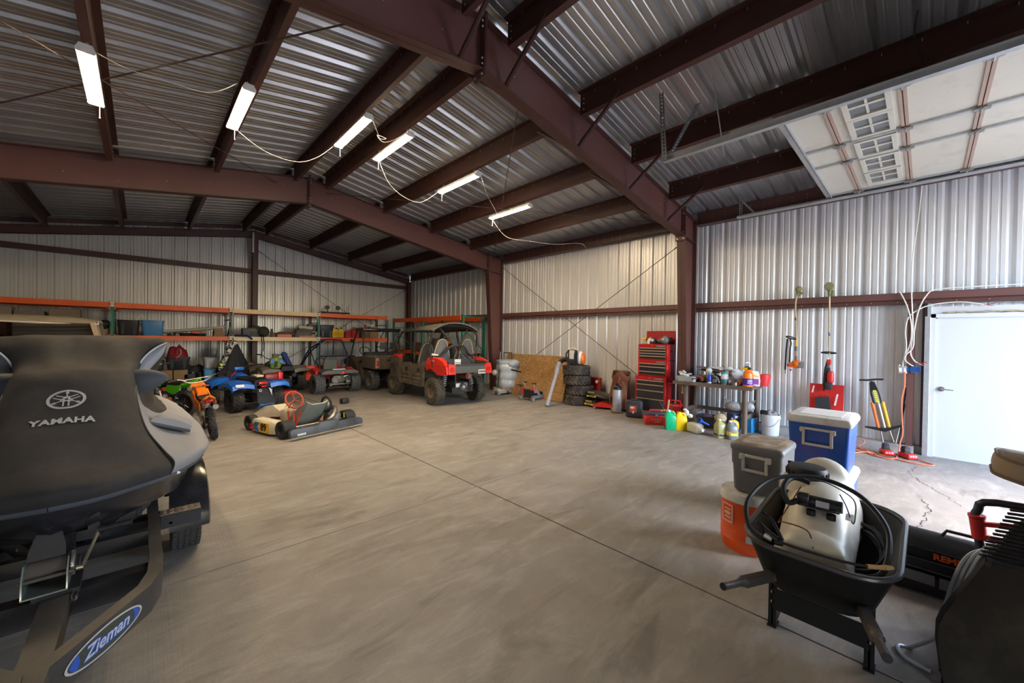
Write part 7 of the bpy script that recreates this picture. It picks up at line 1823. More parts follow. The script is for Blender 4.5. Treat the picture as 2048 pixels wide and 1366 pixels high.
m = MB(); m.cyl((.02, 0, .30), (.02, 0, .33), .03, n=14); m.tube([(-.06, 0, .345), (.0, 0, .35), (.02, 0, .33)], .012, 6); m.build('pump_collar', BLACK, t)
m = MB(); m.cyl((.02, 0, .33), (.02, 0, .42), .008, n=8); m.tube([(.02, 0, .42), (-.02, 0, .43), (-.05, 0, .41)], .01, 6); m.build('pump', WHITE, t)
t = thing('detergent_pouch', 'white pouch with purple and yellow print right of the orange jug', 'pouch', (8.03, 2.11, BT), R(-60)); m = MB(); m.loft([[(x, y, z) for x, y in ((-w, -d), (w, -d), (w, d), (-w, d))] for w, d, z in ((.08, .05, 0), (.085, .055, .10), (.08, .03, .20), (.06, .006, .27))]); m.build('body', P('pouch_white', (.64, .60, .60), .4), t)
m = MB(); m.box((0, -.056, .08), (.12, .004, .10), (R(-3), 0, 0)); m.build('purple_print', P('print_purple', (.22, .03, .18), .4), t)
m = MB(); m.box((.0, -.045, .20), (.14, .004, .025), (R(-15), R(20), 0)); m.build('yellow_print', CAN_Y, t)
simple('red_bucket', (8.18, 2.0, BT), lambda m: m.lathe([(0, .005), (.075, .005), (.11, .21), (.12, .21), (.12, .19), (.085, 0), (0, 0)], 'Z', n=24), P('bucket_red', (.62, .03, .035), .35), 'red plastic bucket at the right end of the bench', 'bucket')
m = MB(); m.cyl((0, -.07, .02), (0, .07, .02), .016, n=10); m.cyl((0, .07, .02), (0, .1, .02), .01, n=8); one('caulk_tube', m, P('caulk', (.5, .5, .5), .4), 'grey sealant tube lying at the bench corner in front of the red bucket', 'tube', (7.95, 2.02 + .10, BT + .0), rot=(0, 0, R(35)))
m = MB(); m.rbox((8.42, 1.98, .13), (.05, .25, .05), .01); one('red_bar', m, RED_STEEL, 'short red steel bar lying on the kerb right of the bench', 'bar')
# ================================================================ coolers
COOL_W = P('cooler_white', (.62, .62, .60), .4, dirt=(.40, .37, .32), dirt_amt=.25, dirt_scale=7)
COOL_B = P('cooler_blue', (.008, .075, .36), .35, var=.06)
COOL_G = P('cooler_grey', (.155, .16, .165), .45, var=.08)
COOL_D = pm('dusty_lid', (.20, .145, .09), .85, 0, .25, 9, .1, 50, dirt=(.36, .31, .24), dirt_amt=.4, dirt_scale=8)
HANDLE_W = P('handle_offwhite', (.50, .49, .45), .4)
def rrect(a, b, z, r, ox=0, oy=0, n=4):
    out = []
    for sx, sy, a0 in ((1, 1, 0), (-1, 1, 90), (-1, -1, 180), (1, -1, 270)):
        for k in range(n + 1):
            q = R(a0 + k * 90 / n); out.append((ox + sx * (a/2 - r) + r * math.cos(q), oy + sy * (b/2 - r) + r * math.sin(q), z))
    return out
def cooler(name, loc, d, w, h, mb, ml, label, lid_h=.045, tp=.90, band=None, handle=True, ridge=False, rz=0):
    """end with the handle faces -x; w along y, d along x; origin at centre of base"""
    t = thing(name, label, 'cooler', loc, rz, 'coolers')
    m = MB(); r = .035
    hb = h - lid_h
    if ridge: rings = [rrect(d * tp * .94, w * tp * .94, 0, r), rrect(d * tp, w * tp, .015, r), rrect(d * .955, w * .945, hb * .60, r), rrect(d * .985, w * .985, hb * .64, r), rrect(d, w, hb * .97, r), rrect(d, w, hb, r)]
    else: rings = [rrect(d * tp * .95, w * tp * .95, 0, r), rrect(d * tp, w * tp, .015, r), rrect(d * .98, w * .98, hb * .93, r), rrect(d * .98, w * .98, hb, r)]
    m.loft(rings); m.build('body', mb, t)
    m = MB(); m.loft([rrect(d * 1.01, w * 1.02, hb - .02, r), rrect(d * 1.03, w * 1.04, hb - .005, r), rrect(d * 1.03, w * 1.04, hb + lid_h * .35, r), rrect(d * 1.0, w * 1.0, hb + lid_h * .8, r), rrect(d * .94, w * .93, hb + lid_h, r)])
    l = m.build('lid', [ml if not isinstance(ml, tuple) else ml[0]], t)
    if isinstance(ml, tuple):
        m = MB(); m.loft([rrect(d * .99, w * .985, hb + lid_h * .82, r), rrect(d * .93, w * .92, hb + lid_h + .003, r)]); m.build('lid_top', ml[1], l)
    m = MB(); m.bx(-d * .36, d * .36, -w * .34, w * .34, hb + lid_h, hb + lid_h + .004); m.build('lid_recess', ml if not isinstance(ml, tuple) else ml[1], l)
    if handle:
        x = -d * .497; zc = hb * .70; hw = w * .20; hh = h * .115
        m = MB()
        for (y0, y1, z0, z1) in ((-hw, hw, zc + hh, zc + hh + .022), (-hw, hw, zc - hh - .022, zc - hh), (-hw - .018, -hw + .004, zc - hh - .022, zc + hh + .022), (hw - .004, hw + .018, zc - hh - .022, zc + hh + .022)):
            m.rbox((x - .012, (y0 + y1) / 2, (z0 + z1) / 2), (.02, y1 - y0, z1 - z0), .005, 1)
        for y in (-hw - .022, hw + .022): m.rbox((x - .010, y, zc + hh + .0), (.03, .03, .045), .006, 1)
        m.build('handle', HANDLE_W, t)
    return t
cooler('ice_chest', (4.64, .64, 0), .56, .47, .485, COOL_B, COOL_W, 'blue ice chest with white lid at the bottom of the pair', .05)
cooler('ice_chest', (4.63, .64, .487), .56, .455, .50, COOL_B, COOL_W, 'large blue ice chest with white lid, on top of another blue one', .05, .90)
cooler('ice_chest', (3.58, .865, .478), .43, .345, .375, COOL_G, (COOL_G, COOL_D), 'grey ice chest with dusty brown lid on the orange drink cooler', .035, .90, ridge=True)
t = thing('drink_cooler', 'round orange drink cooler with pale lid under the grey ice chest', 'cooler', (3.53, .955, 0))
DO = P('drink_orange', (.72, .085, .008), .4, dirt=(.45, .05, .01), dirt_amt=.2)
m = MB(); m.lathe([(0, 0), (.165, 0), (.172, .02), (.185, .06), (.182, .12), (.186, .18), (.18, .40), (0, .40)], 'Z', n=36)
for k in range(14): m.torus((0, 0, .10 + k * .015), .1845, .0022, 'Z', 36, 4)
m.build('body', DO, t)
m = MB(); m.lathe([(.176, .385), (.192, .39), (.194, .43), (.185, .455), (.10, .47), (0, .472)], 'Z', n=36); m.build('lid', COOL_W, t)
m = MB(); a = R(200); d = Vector((math.cos(a), math.sin(a), 0)); M_ = basis(d * .1875 + Vector((0, 0, .13)), Vector((0, 0, 1)).cross(d), (0, 0, 1)); m.box((0, 0, 0), (.045, .05, .006), None, 0, M_); m.build('grey_label', P('label_grey', (.42, .43, .45), .5), t)
m = MB(); a = R(150); d = Vector((math.cos(a), math.sin(a), 0)); M_ = basis(d * .185 + Vector((0, 0, .29)), Vector((0, 0, 1)).cross(d), (0, 0, 1))
for (x, y, w_, h_) in ((0, .065, .10, .008), (0, -.065, .10, .008), (-.046, 0, .008, .13), (.046, 0, .008, .13), (0, .0, .06, .02), (0, .03, .06, .008), (0, -.035, .06, .008)): m.box((x, y, 0), (w_, h_, .006), None, 0, M_)
m.build('white_print', P('print_pale', (.72, .50, .42), .5), t)

# ================================================================ wheelbarrow with sprayer tank
POLY = pm('black_poly_tub', (.009, .009, .0095), .5, 0, .25, 5, .04, 60)
POLY_IN = pm('tub_dusty_inside', (.05, .046, .04), .75, 0, .3, 6, .1, 40)
WORN = pm('worn_handle', (.055, .052, .05), .5, .3, .25, 7, dirt=(.20, .15, .10), dirt_amt=.35, dirt_scale=9)
t = thing('wheelbarrow', 'black tub wheelbarrow on two legs and one wheel at lower right', 'wheelbarrow', (0, 0, 0))
cx_, cy_ = 2.93, .385
def tring(w, d, z, r, ox=0, tilt=0.0): return [(cx_ + ox + x, cy_ + y, z + tilt * x) for x, y, _ in rrect(w, d, 0, r, n=6)]
m = MB()
outer = [tring(.58, .36, .275, .11, -.06), tring(.66, .43, .285, .13, -.06), tring(.72, .48, .32, .14, -.05), tring(.88, .60, .50, .16, -.01, .06), tring(.93, .645, .565, .18, .0, .08)]
inner = [tring(.90, .62, .565, .17, 0, .08), tring(.84, .56, .50, .15, 0, .06), tring(.70, .46, .34, .13, -.05), tring(.62, .38, .305, .12, -.06), tring(.1, .05, .30, .02, -.06)]
m.loft(outer, caps=False); m.add(outer[0], [tuple(range(len(outer[0])))]); m.loft([outer[-1], inner[0]], caps=False); m.loft(inner, caps=False, mi=1); m.add(inner[-1], [tuple(range(len(inner[-1])))], 1)
m.build('tub', [POLY, POLY_IN], t, ang=60)
m = MB(); m.tube([Vector(p) for p in tring(.935, .65, .57, .18, 0, .08)], .014, 8, 0, True); m.build('rim', P('rim_worn', (.045, .045, .047), .3), t)
def bar4(m, a, b, w, h, w2=None, h2=None, mi=0):
    a = Vector(a); b = Vector(b); d = (b - a).normalized(); s = d.cross(Vector((0, 0, 1))).normalized(); u = s.cross(d)
    w2 = w2 or w; h2 = h2 or h
    m.loft([[a + s * w/2 + u * h/2, a - s * w/2 + u * h/2, a - s * w/2 - u * h/2, a + s * w/2 - u * h/2], [b + s * w2/2 + u * h2/2, b - s * w2/2 + u * h2/2, b - s * w2/2 - u * h2/2, b + s * w2/2 - u * h2/2]], mi=mi)
for y0, y1, y2 in ((.665, .535, .42), (.08, .20, .34)):
    m = MB(); p0 = Vector((2.10, y0, .425)); p1 = Vector((2.60, y1, .345)); p2 = Vector((3.38, y2, .225)); d = (p1 - p0).normalized()
    g = p0 + d * .13; g2 = p0 + d * .17
    m.cyl(p0, g, .017, .017, 14, 0); m.loft([[g + Vector((0, math.cos(q) * .017, math.sin(q) * .017)) for q in [2*PI*j/12 for j in range(12)]], [g2 + Vector((0, math.cos(q) * .030, math.sin(q) * .026)) for q in [2*PI*j/12 for j in range(12)]]])
    bar4(m, g2, p1, .042, .042); bar4(m, p1, p2, .042, .042)
    h = m.build('handle', WORN, t)
    m = MB(); m.cyl(p0 - d * .004, p0 + d * .001, .0178, n=14); m.build('end_plug', BLACK, h)
for y in (.58, .165):
    m = MB(); m.bx(2.655, 2.70, y - .004, y + .004, 0, .335); m.bx(2.655, 2.661, y - .02, y + .02, 0, .335); m.bx(2.64, 2.72, y - .022, y + .022, 0, .008); lg = m.build('leg', POLY, t)
    m = MB()
    for z in (.20, .145): m.cyl((2.648, y, z), (2.656, y, z), .009, n=10)
    m.build('bolts', CHROME, lg)
    m = MB(); bar4(m, (2.68, y, .02), (3.02, y + (.37 - y) * .3, .30), .035, .006); m.build('leg_strut', WORN, t)
m = MB(); m.bx(2.648, 2.655, .165, .58, .105, .225)
m.build('cross_panel', POLY, t)
wheel(t, (3.28, .38, .185), .182, .095, .10, RUBBER, CHROME, 'fine', rot=(0, 0, R(90)))
m = MB(); m.cyl((3.28, .30, .185), (3.28, .46, .185), .012, n=8); m.build('axle', STEEL, t)
# sprayer tank lying in the tub
TANKM = pm('tank_cream', (.60, .57, .47), .4, 0, .10, 4, .05, 20, dirt=(.42, .38, .30), dirt_amt=.3, dirt_scale=4)
t = thing('sprayer_tank', 'cream spot sprayer tank with black lid and pump, lying in the wheelbarrow', 'sprayer', (2.60, .40, .345), R(4))
def tsec(x, top, w, wt, zb=0.0, sh=.5):
    pts = []
    pts += [(x, -w * .8, zb), (x, -w, zb + .05), (x, -w * .99, zb + (top - zb) * sh)]
    for k in range(9):
        q = PI - PI * k / 8
        pts.append((x, wt * math.cos(q), zb + (top - zb) * (sh + .06) + (top - zb) * (1 - sh - .06) * math.sin(q) ** .8))
    pts += [(x, w * .99, zb + (top - zb) * sh), (x, w, zb + .05), (x, w * .8, zb)]
    return pts
secs = [(-.005, .20, .165, .13, .03), (.01, .245, .175, .15, .01), (.06, .265, .18, .155, 0), (.10, .272, .18, .155, 0), (.115, .235, .178, .15, 0), (.15, .252, .178, .15, 0), (.22, .30, .178, .15, 0), (.38, .40, .185, .155, 0), (.46, .43, .19, .16, 0), (.62, .44, .195, .165, 0), (.66, .47, .205, .18, 0), (.70, .53, .205, .16, 0), (.78, .53, .205, .16, 0), (.82, .46, .20, .17, 0), (.87, .36, .18, .15, .03)]
m = MB(); m.loft([tsec(*s) for s in secs]); m.build('tank', TANKM, t, sub=1, ang=60)
m = MB(); m.lathe([(.145, -.05), (.130, .01), (.118, .03), (.0, .03)], 'Z', (.56, .075, .395), 28); m.build('neck', TANKM, t)
m = MB(); m.lathe([(.0, .05), (.06, .052), (.098, .045), (.108, .03), (.110, -.01), (.09, -.015)], 'Z', (.56, .075, .445), 32)
for k in range(20):
    q = 2 * PI * k / 20; m.rbox((.56 + .109 * math.cos(q), .075 + .109 * math.sin(q), .45), (.012, .012, .034), .003, 1, rot=(0, 0, q))
m.rbox((.62, .17, .48), (.02, .03, .02), .004)
m.build('lid', BLACK, t)
m = MB(); m.M = Matrix.Translation((-.085, 0, -.075)); m.rbox((.36, -.03, .41), (.06, .15, .012), .003); m.cyl((.335, .03, .445), (.335, -.115, .445), .032, n=18); m.rbox((.335, .06, .445), (.06, .06, .07), .01)
for y in (.02, -.07): m.cyl((.30, y, .405), (.30, y, .375), .022, n=12)
p_ = m.build('pump', BLACK_GLOSS, t)
m = MB(); m.M = Matrix.Translation((-.085, 0, -.075)); m.cyl((.335, -.115, .445), (.335, -.119, .445), .031, n=18); m.bx(.302, .304, -.06, .0, .43, .465); m.build('pump_label', P('pump_label', (.42, .42, .43), .4), p_)
m = MB(); m.M = Matrix.Translation((-.085, 0, -.075)); m.tube([(.33, .09, .43), (.29, .13, .42), (.31, .155, .50), (.40, .12, .54), (.42, .04, .525)], .016, 8, smooth=5); m.build('inlet_hose', BLACK, t)
m = MB(); m.tube([(.33, -.10, .42), (.30, -.13, .37), (.22, -.16, .31), (.26, -.17, .33), (.35, -.16, .40), (.38, -.06, .45), (.36, .03, .47)], .0035, 5, smooth=6); m.build('wire', BLACK, t)
m = MB(); m.tube([(.32, .08, .42), (.20, .145, .28), (.12, .165, .24), (.06, .13, .275), (.04, .02, .27), (.0, -.01, .20)], .0035, 5, smooth=6); m.build('wire', pm('wire_dark_red', (.10, .015, .015), .4), t)
m = MB(); m.bx(.2, .30, -.165, -.13, .325, .33); m.build('shiny_label', P('label_silver', (.6, .6, .64), .15), t)
# hoses in and around the tub
HOSE = pm('black_hose', (.02, .02, .021), .38, 0, .2, 10)
m = MB(); m.tube([(2.50, .60, .56), (2.45, .655, .63), (2.54, .68, .74), (2.76, .61, .82), (2.93, .43, .835), (2.97, .25, .78), (2.88, .13, .68), (2.72, .105, .60), (2.60, .13, .52), (2.55, .22, .50)], .0125, 8, smooth=8); one('spray_hose', m, HOSE, 'thick black hose looping high over the cream sprayer tank', 'hose', None, 'hoses in the wheelbarrow')
for k, (lb, r_, z_) in enumerate((('black hose coil in the tub right of the tank, lowest loop', .19, .40), ('black hose coil in the tub right of the tank, middle loop', .165, .44), ('black hose coil in the tub right of the tank, upper loop', .18, .48))):
    m = MB(); pts = []
    for j in range(26):
        q = 2 * PI * j / 13; pts.append((3.0 + (r_ + .02 * math.sin(j)) * 1.25 * math.cos(q), .26 + r_ * .72 * math.sin(q) * (1 if True else 1), z_ + .012 * math.sin(j * 1.7 + k) + (.06 * math.cos(q))))
    m.tube(pts, .014 if k % 2 else .010, 7, smooth=3); one('spray_hose', m, HOSE, lb, 'hose', None, 'hoses in the wheelbarrow')
t = thing('spray_wand', 'black spray wand with brass tip lying along the near rim of the tub', 'wand', (0, 0, 0))
m = MB(); m.tube([(2.475, .52, .575), (2.47, .42, .575), (2.475, .26, .58), (2.50, .17, .585)], .007, 8, smooth=3); m.build('wand_tube', BLACK, t)
m = MB(); m.tube([(2.50, .17, .585), (2.53, .13, .585), (2.56, .10, .585)], .010, 8); m.cyl((2.545, .115, .585), (2.575, .085, .585), .013, .008, 10); m.build('brass_tip', P('brass', (.45, .27, .10), .35), t)
m = MB(); m.tube([(2.475, .52, .58), (2.50, .58, .60), (2.53, .63, .62)], .016, 8); m.tube([(2.48, .50, .585), (2.52, .56, .66), (2.55, .61, .675)], .010, 8); m.cyl((2.475, .535, .57), (2.475, .50, .575), .018, n=10); m.build('trigger_grip', BLACK_GLOSS, t)
m = MB(); m.cyl((2.476, .55, .575), (2.476, .585, .585), .014, n=8); m.build('hose_clamp', CHROME, t)

# ================================================================ torpedo heater
t = thing('torpedo_heater', 'black torpedo heater with orange lettering behind the wheelbarrow', 'heater', (3.86, -.12, 0))
HT = pm('heater_black', (.022, .024, .028), .4, 0, .2, 6)
m = MB(); m.lathe([(.0, -.44), (.085, -.44), (.115, -.42), (.12, .38), (.105, .42), (.09, .36), (0, .34)], 'Y', (0, 0, .265), 28); m.build('barrel', HT, t)
m = MB(); m.loft([rrect(.30, .72, .02, .03), rrect(.31, .74, .05, .03), rrect(.30, .72, .13, .03), rrect(.20, .66, .16, .03)]); m.build('fuel_tank', HT, t)
m = MB(); m.bx(-.150, -.118, -.40, .38, .18, .235); m.bx(-.135, -.115, -.40, .38, .235, .30); m.build('side_shroud', BLACK_GLOSS, t)
m = MB(); m.bx(-.154, -.150, -.41, .40, .232, .240); m.bx(-.158, -.150, -.41, .40, .172, .180); m.build('seam', P('seam_slate', (.06, .065, .08), .35), t)
m = MB(); m.text('REMINGTON', .052, basis((-.1365, -.10, .268), (0, -1, 0), (0, 0, 1)), .001, bold=.002, sx=1.05); m.build('lettering', P('remington_orange', (.70, .10, .01), .4), t)
m = MB(); m.bx(-.155, -.150, .05, .20, .085, .15); m.build('grey_label', P('heater_label', (.16, .165, .17), .4), t)
m = MB(); m.bx(-.155, -.150, -.22, -.10, .075, .15); m.bx(-.157, -.15, -.06, .03, .08, .15); m.build('control_panel', GREYP, t)
m = MB(); m.tube([(-.02, .02, .38), (-.02, .0, .42), (-.02, -.20, .42), (-.02, -.22, .38)], .010, 8); m.build('carry_handle', BLACK, t)
# ================================================================ pressure washer behind the covered thing
t = thing('pressure_washer', 'pressure washer with dark tube handle and red clamp at the right edge', 'pressure washer', (3.32, -.42, 0))
HB = pm('handle_blueblack', (.03, .035, .045), .35, .2, .15, 10)
m = MB(); m.tube([(.10, .14, .0 + .05), (.05, .17, .40), (.0, .21, .66), (.0, .205, .74), (.0, .14, .80), (.0, -.30, .81)], .019, 10, smooth=4); m.build('handle', HB, t)
m = MB(); m.cyl((.0, .208, .70), (.02, .195, .585), .031, .029, 16); m.cyl((.0, .208, .715), (.0, .208, .70), .034, n=16)
m.box((-.01, .13, .685), (.02, .13, .022), (R(-12), 0, 0)); m.box((.0, .13, .60), (.02, .13, .022), (R(6), 0, 0)); m.box((0, .04, .645), (.022, .10, .10)); m.cyl((0, .07, .69), (0, .07, .715), .014, n=10); cl_ = m.build('clamp', RED_P, t)
m = MB(); m.text('CRAFTSMAN', .03, basis((-.0125, .0, .65), (0, -1, 0), (0, 0, 1)), .0008, bold=.001); m.build('lettering', WHITE_INK, cl_)
m = MB(); m.rbox((.22, -.12, .22), (.34, .36, .30), .04); m.cyl((.22, -.12, .36), (.22, -.12, .42), .10, n=18); m.build('engine', BLACK, t)
for y in (.08, -.34):
    m = MB(); m.lathe([(.03, -.03), (.11, -.03), (.12, 0), (.11, .03), (.03, .03)], 'Y', (.10, y, .122), 22); m.build('wheel', BLACK, t)
HZ = pm('grey_clear_hose', (.46, .52, .60), .22, 0, .1, 10)
m = MB()
for k in range(3):
    o = k * .018
    m.tube([(3.22, -.40 + o, .60), (3.17, -.27 + o, .62 - o), (3.08, -.19 + o, .52), (2.98, -.13 + o, .30), (2.92, -.10 + o * .5, .12)], .009, 7, smooth=6)
m.tube([(3.05, -.17, .45), (2.98, -.10, .20), (3.02, .01, .02), (2.98, .07, .012), (2.90, .05, .012), (2.86, -.05, .012)], .009, 7, smooth=6)
one('clear_hose', m, HZ, 'grey hose bundle hanging from the pressure washer down to the floor', 'hose')
# ================================================================ covered thing at the lower right edge
BROWN_C = pm('brown_cover', (.026, .021, .017), .9, 0, .35, 4, .35, 14, dirt=(.05, .039, .029), dirt_amt=.4, dirt_scale=4)
t = thing('covered_equipment', 'bulky object under a dark brown cloth cover at the lower right edge', 'cover', (0, 0, 0))
m = MB(); rings = []
prof = [(-.085, 0.0), (-.070, .10), (-.055, .24), (-.060, .33), (-.075, .40), (-.11, .50), (-.15, .60), (-.19, .705), (-.23, .78), (-.29, .90), (-.36, .97), (-.55, .99), (-.85, .98), (-1.05, .9), (-1.15, .6), (-1.17, 0)]
for k in range(15):
    x = 2.74 + .80 * k / 14; e = min(1, k / 2.5); ring = []
    for i, (y, z) in enumerate(prof):
        nn = noise.noise(Vector((x * 4, y * 3, z * 4))) * .018
        z = z * (1 - .45 * (x - 2.74)); ring.append((x + .25 * max(0, z - .55) * (1 - k / 14), y * (.94 + .06 * e) - (.03 if k == 0 else 0) + nn - .42 * (x - 2.78), z * (.93 + .07 * e) + nn * .6 if z > 0 else 0))
    rings.append(ring)
m.loft(rings); m.build('cloth', BROWN_C, t, ang=70)
t = thing('ribbed_mat', 'black ribbed plastic tray lying on the brown cloth cover', 'tray', (0, 0, 0))
m = MB()
for k in range(15):
    z = .70 + .0165 * k; x = 2.735 + .25 * (z - .55) - .012; y0 = -.205 - (z - .70) * .42
    m.tube([(x, y0 + .02, z - .006), (x - .012, y0, z), (x - .012, y0 - .05, z + .004), (x - .012, -.75, z + .004)], .0062, 5)
m.build('ribs', BLACK_GLOSS, t)
m = MB(); m.tube([(2.742, -.20, .685), (2.742, -.75, .685)], .010, 6); m.tube([(2.742, -.215, .69), (2.735, -.215, .655)], .011, 6); m.build('edge_rod', BLACK, t)
CUSH = pm('tan_cushion', (.26, .195, .125), .85, 0, .12, 5, .12, 50, dirt=(.20, .15, .10), dirt_amt=.3)
def cushion(c, sx_, sy_, sz_, label, rot=(0, 0, 0), pipe=True):
    t = thing('seat_cushion', label, 'cushion', c, 0, 'tan seat cushions', rot)
    m = MB(); rings = []
    for k in range(9):
        u = -1 + 2 * k / 8; s = max(.05, (1 - abs(u) ** 3.2)) ** .5
        rings.append([(x * (.86 + .14 * s), y * (.86 + .14 * s), u * sz_ / 2) for x, y, _ in rrect(sx_, sy_, 0, min(sx_, sy_) * .28, n=6)])
    m.loft(rings); m.build('fabric', CUSH, t)
    for s in (-1, 1):
        m = MB(); m.tube([(x * .985, y * .985, s * sz_ * .40) for x, y, _ in rrect(sx_, sy_, 0, min(sx_, sy_) * .28, n=6)], .006, 6, 0, True); m.build('piping', P('piping_brown', (.16, .115, .075), .8), t)
    return t
cushion((3.24, -.56, .985), .46, .62, .115, 'lower tan seat cushion at the right edge, tilted towards the room', (R(10), R(2), R(-3)))
cushion((3.24, -.68, 1.10), .44, .60, .12, 'upper tan seat cushion at the right edge, on the lower one', (R(14), R(0), R(2)))
cushion((3.20, -.74, .87), .40, .54, .14, 'plump tan cushion between the brown cover and the tilted cushions', (R(4), 0, 0))
m = MB(); m.prism([(0, 0), (.05, .02), (.04, .035), (-.01, .02)], .004, 'X'); one('care_tag', m, WHITE, 'small white tag sticking out between the tan cushions', 'tag', (3.08, -.39, 1.04))

# ================================================================ jet ski under its cover on a trailer
COVER = pm('cover_charcoal', (.031, .029, .028), .85, 0, .15, 3, .12, 70, dirt=(.057, .050, .044), dirt_amt=.5, dirt_scale=1.6)
COVER_L = pm('cover_light_grey', (.235, .235, .255), .75, 0, .08, 3, .08, 70)
LINING = pm('cover_lining', (.27, .28, .33), .75, 0, .08, 5)
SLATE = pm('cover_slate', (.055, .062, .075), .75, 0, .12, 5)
HULL = pm('hull_black', (.014, .014, .018), .25, 0, .2, 4)
PIPING = P('piping_white', (.50, .51, .55), .6)
SX = -.30
ctrl = [
 [(0,2.68,.84), (.15,2.72,.835), (.30,2.83,.83), (.42,2.98,.815), (.50,3.2,.785), (.60,3.5,.76), (.64,3.85,.74), (.64,4.6,.74), (.58,5.7,.74)],
 [(0,2.66,.92), (.16,2.70,.915), (.32,2.83,.90), (.44,3.00,.88), (.545,3.22,.86), (.645,3.52,.83), (.68,3.88,.82), (.67,4.7,.82), (.60,5.8,.82)],
 [(0,2.86,1.0), (.15,2.875,.99), (.29,2.95,.97), (.395,3.10,.94), (.48,3.33,.915), (.58,3.62,.885), (.63,3.95,.87), (.62,4.75,.87), (.56,5.8,.86)],
 [(0,3.08,1.125), (.14,3.09,1.12), (.25,3.14,1.095), (.325,3.26,1.04), (.40,3.5,.975), (.50,3.75,.93), (.56,4.05,.91), (.55,4.8,.91), (.50,5.8,.90)],
 [(0,3.30,1.28), (.13,3.31,1.275), (.225,3.36,1.25), (.285,3.47,1.17), (.335,3.70,1.06), (.43,3.94,.965), (.5,4.25,.95), (.5,4.85,.95), (.46,5.8,.93)],
 [(0,3.46,1.395), (.13,3.48,1.39), (.225,3.53,1.355), (.275,3.64,1.26), (.31,3.85,1.10), (.40,4.12,.99), (.47,4.4,.97), (.46,4.9,.97), (.42,5.8,.95)],
 [(0,3.84,1.43), (.15,3.84,1.44), (.26,3.88,1.425), (.30,3.98,1.34), (.31,4.10,1.17), (.39,4.28,1.02), (.45,4.6,.98), (.44,5.0,.98), (.38,5.8,.96)],
 [(0,4.10,1.585), (.16,4.10,1.582), (.30,4.11,1.572), (.435,4.14,1.535), (.38,4.26,1.28), (.38,4.4,1.06), (.43,4.65,.99), (.42,5.05,.99), (.34,5.8,.97)],
 [(0,4.32,1.60), (.16,4.32,1.60), (.30,4.32,1.585), (.435,4.32,1.54), (.38,4.42,1.30), (.37,4.55,1.10), (.40,4.75,1.02), (.38,5.1,1.0), (.28,5.8,.98)],
 [(0,4.62,1.46), (.14,4.62,1.45), (.24,4.62,1.41), (.32,4.62,1.34), (.34,4.66,1.22), (.34,4.74,1.10), (.34,4.9,1.04), (.32,5.2,1.02), (.2,5.8,1.0)],
 [(0,5.1,1.28), (.10,5.1,1.27), (.17,5.1,1.24), (.23,5.1,1.2), (.26,5.12,1.14), (.27,5.16,1.08), (.26,5.25,1.05), (.22,5.45,1.03), (.1,5.85,1.0)]]
def densify(grid, ku, kv):
    rows = [spline([Vector(p) for p in r], ku) for r in grid]
    cols = [spline([r[j] for r in rows], kv) for j in range(len(rows[0]))]
    return [[cols[j][i] for j in range(len(cols))] for i in range(len(cols[0]))]
KU, KV = 5, 5
G_ = densify(ctrl, KU, KV)
NR, NC = len(G_), len(G_[0])
m = MB(); vs = []; fs = []; mi = []
seam = 3 * KU
for s in (1, -1):
    for i in range(NR):
        for j in range(NC):
            p = G_[i][j]
            w_ = noise.noise(Vector((p.x * 5 * s, p.y * 4, p.z * 5))) * .014 * min(1, i / 6) * min(1, j / 4 + .4)
            if 24 < i < 36 and j < 22: w_ += .010 * math.sin(p.x * s * 22 + p.y * 9) * min(1, j / 6)
            vs.append(Vector((SX + s * p.x, p.y - w_ * .5, p.z + w_)))
o = NR * NC
for side in (0, 1):
    for i in range(NR - 1):
        for j in range(NC - 1):
            a = side * o + i * NC + j
            f = (a, a + 1, a + NC + 1, a + NC)
            fs.append(f if side == 0 else f[::-1]); mi.append(0 if (j < seam or i > 5.2 * KV) else 1)
m.v = vs; m.f = [list(f) for f in fs]; m.mi = mi
root = thing('covered_jet_ski', 'jet ski under a charcoal and light grey cover with white brand lettering', 'jet ski', (0, 0, 0))
me = MB(); me.v = vs; me.f = m.f; me.mi = mi
cov = me.build('cover', [COVER, COVER_L], root, ang=80)
bm_ = bmesh.new(); bm_.from_mesh(cov.data); bmesh.ops.remove_doubles(bm_, verts=bm_.verts[:], dist=.0008); bm_.to_mesh(cov.data)
from mathutils.bvhtree import BVHTree
bvh = BVHTree.FromBMesh(bm_); bm_.free()
cov.data.set_sharp_from_angle(angle=R(80))
for s in (1, -1):
    m = MB(); m.tube([Vector((SX + s * G_[i][seam].x, G_[i][seam].y - .004, G_[i][seam].z + .006)) for i in range(0, 26)], .006, 6); m.build('seam_piping', BLACK if s > 0 else BLACK, root)
    m = MB(); m.tube([Vector((SX + s * G_[0][j].x, G_[0][j].y, G_[0][j].z)) for j in range(NC - 4)], .012, 6); m.build('hem', SLATE, root)
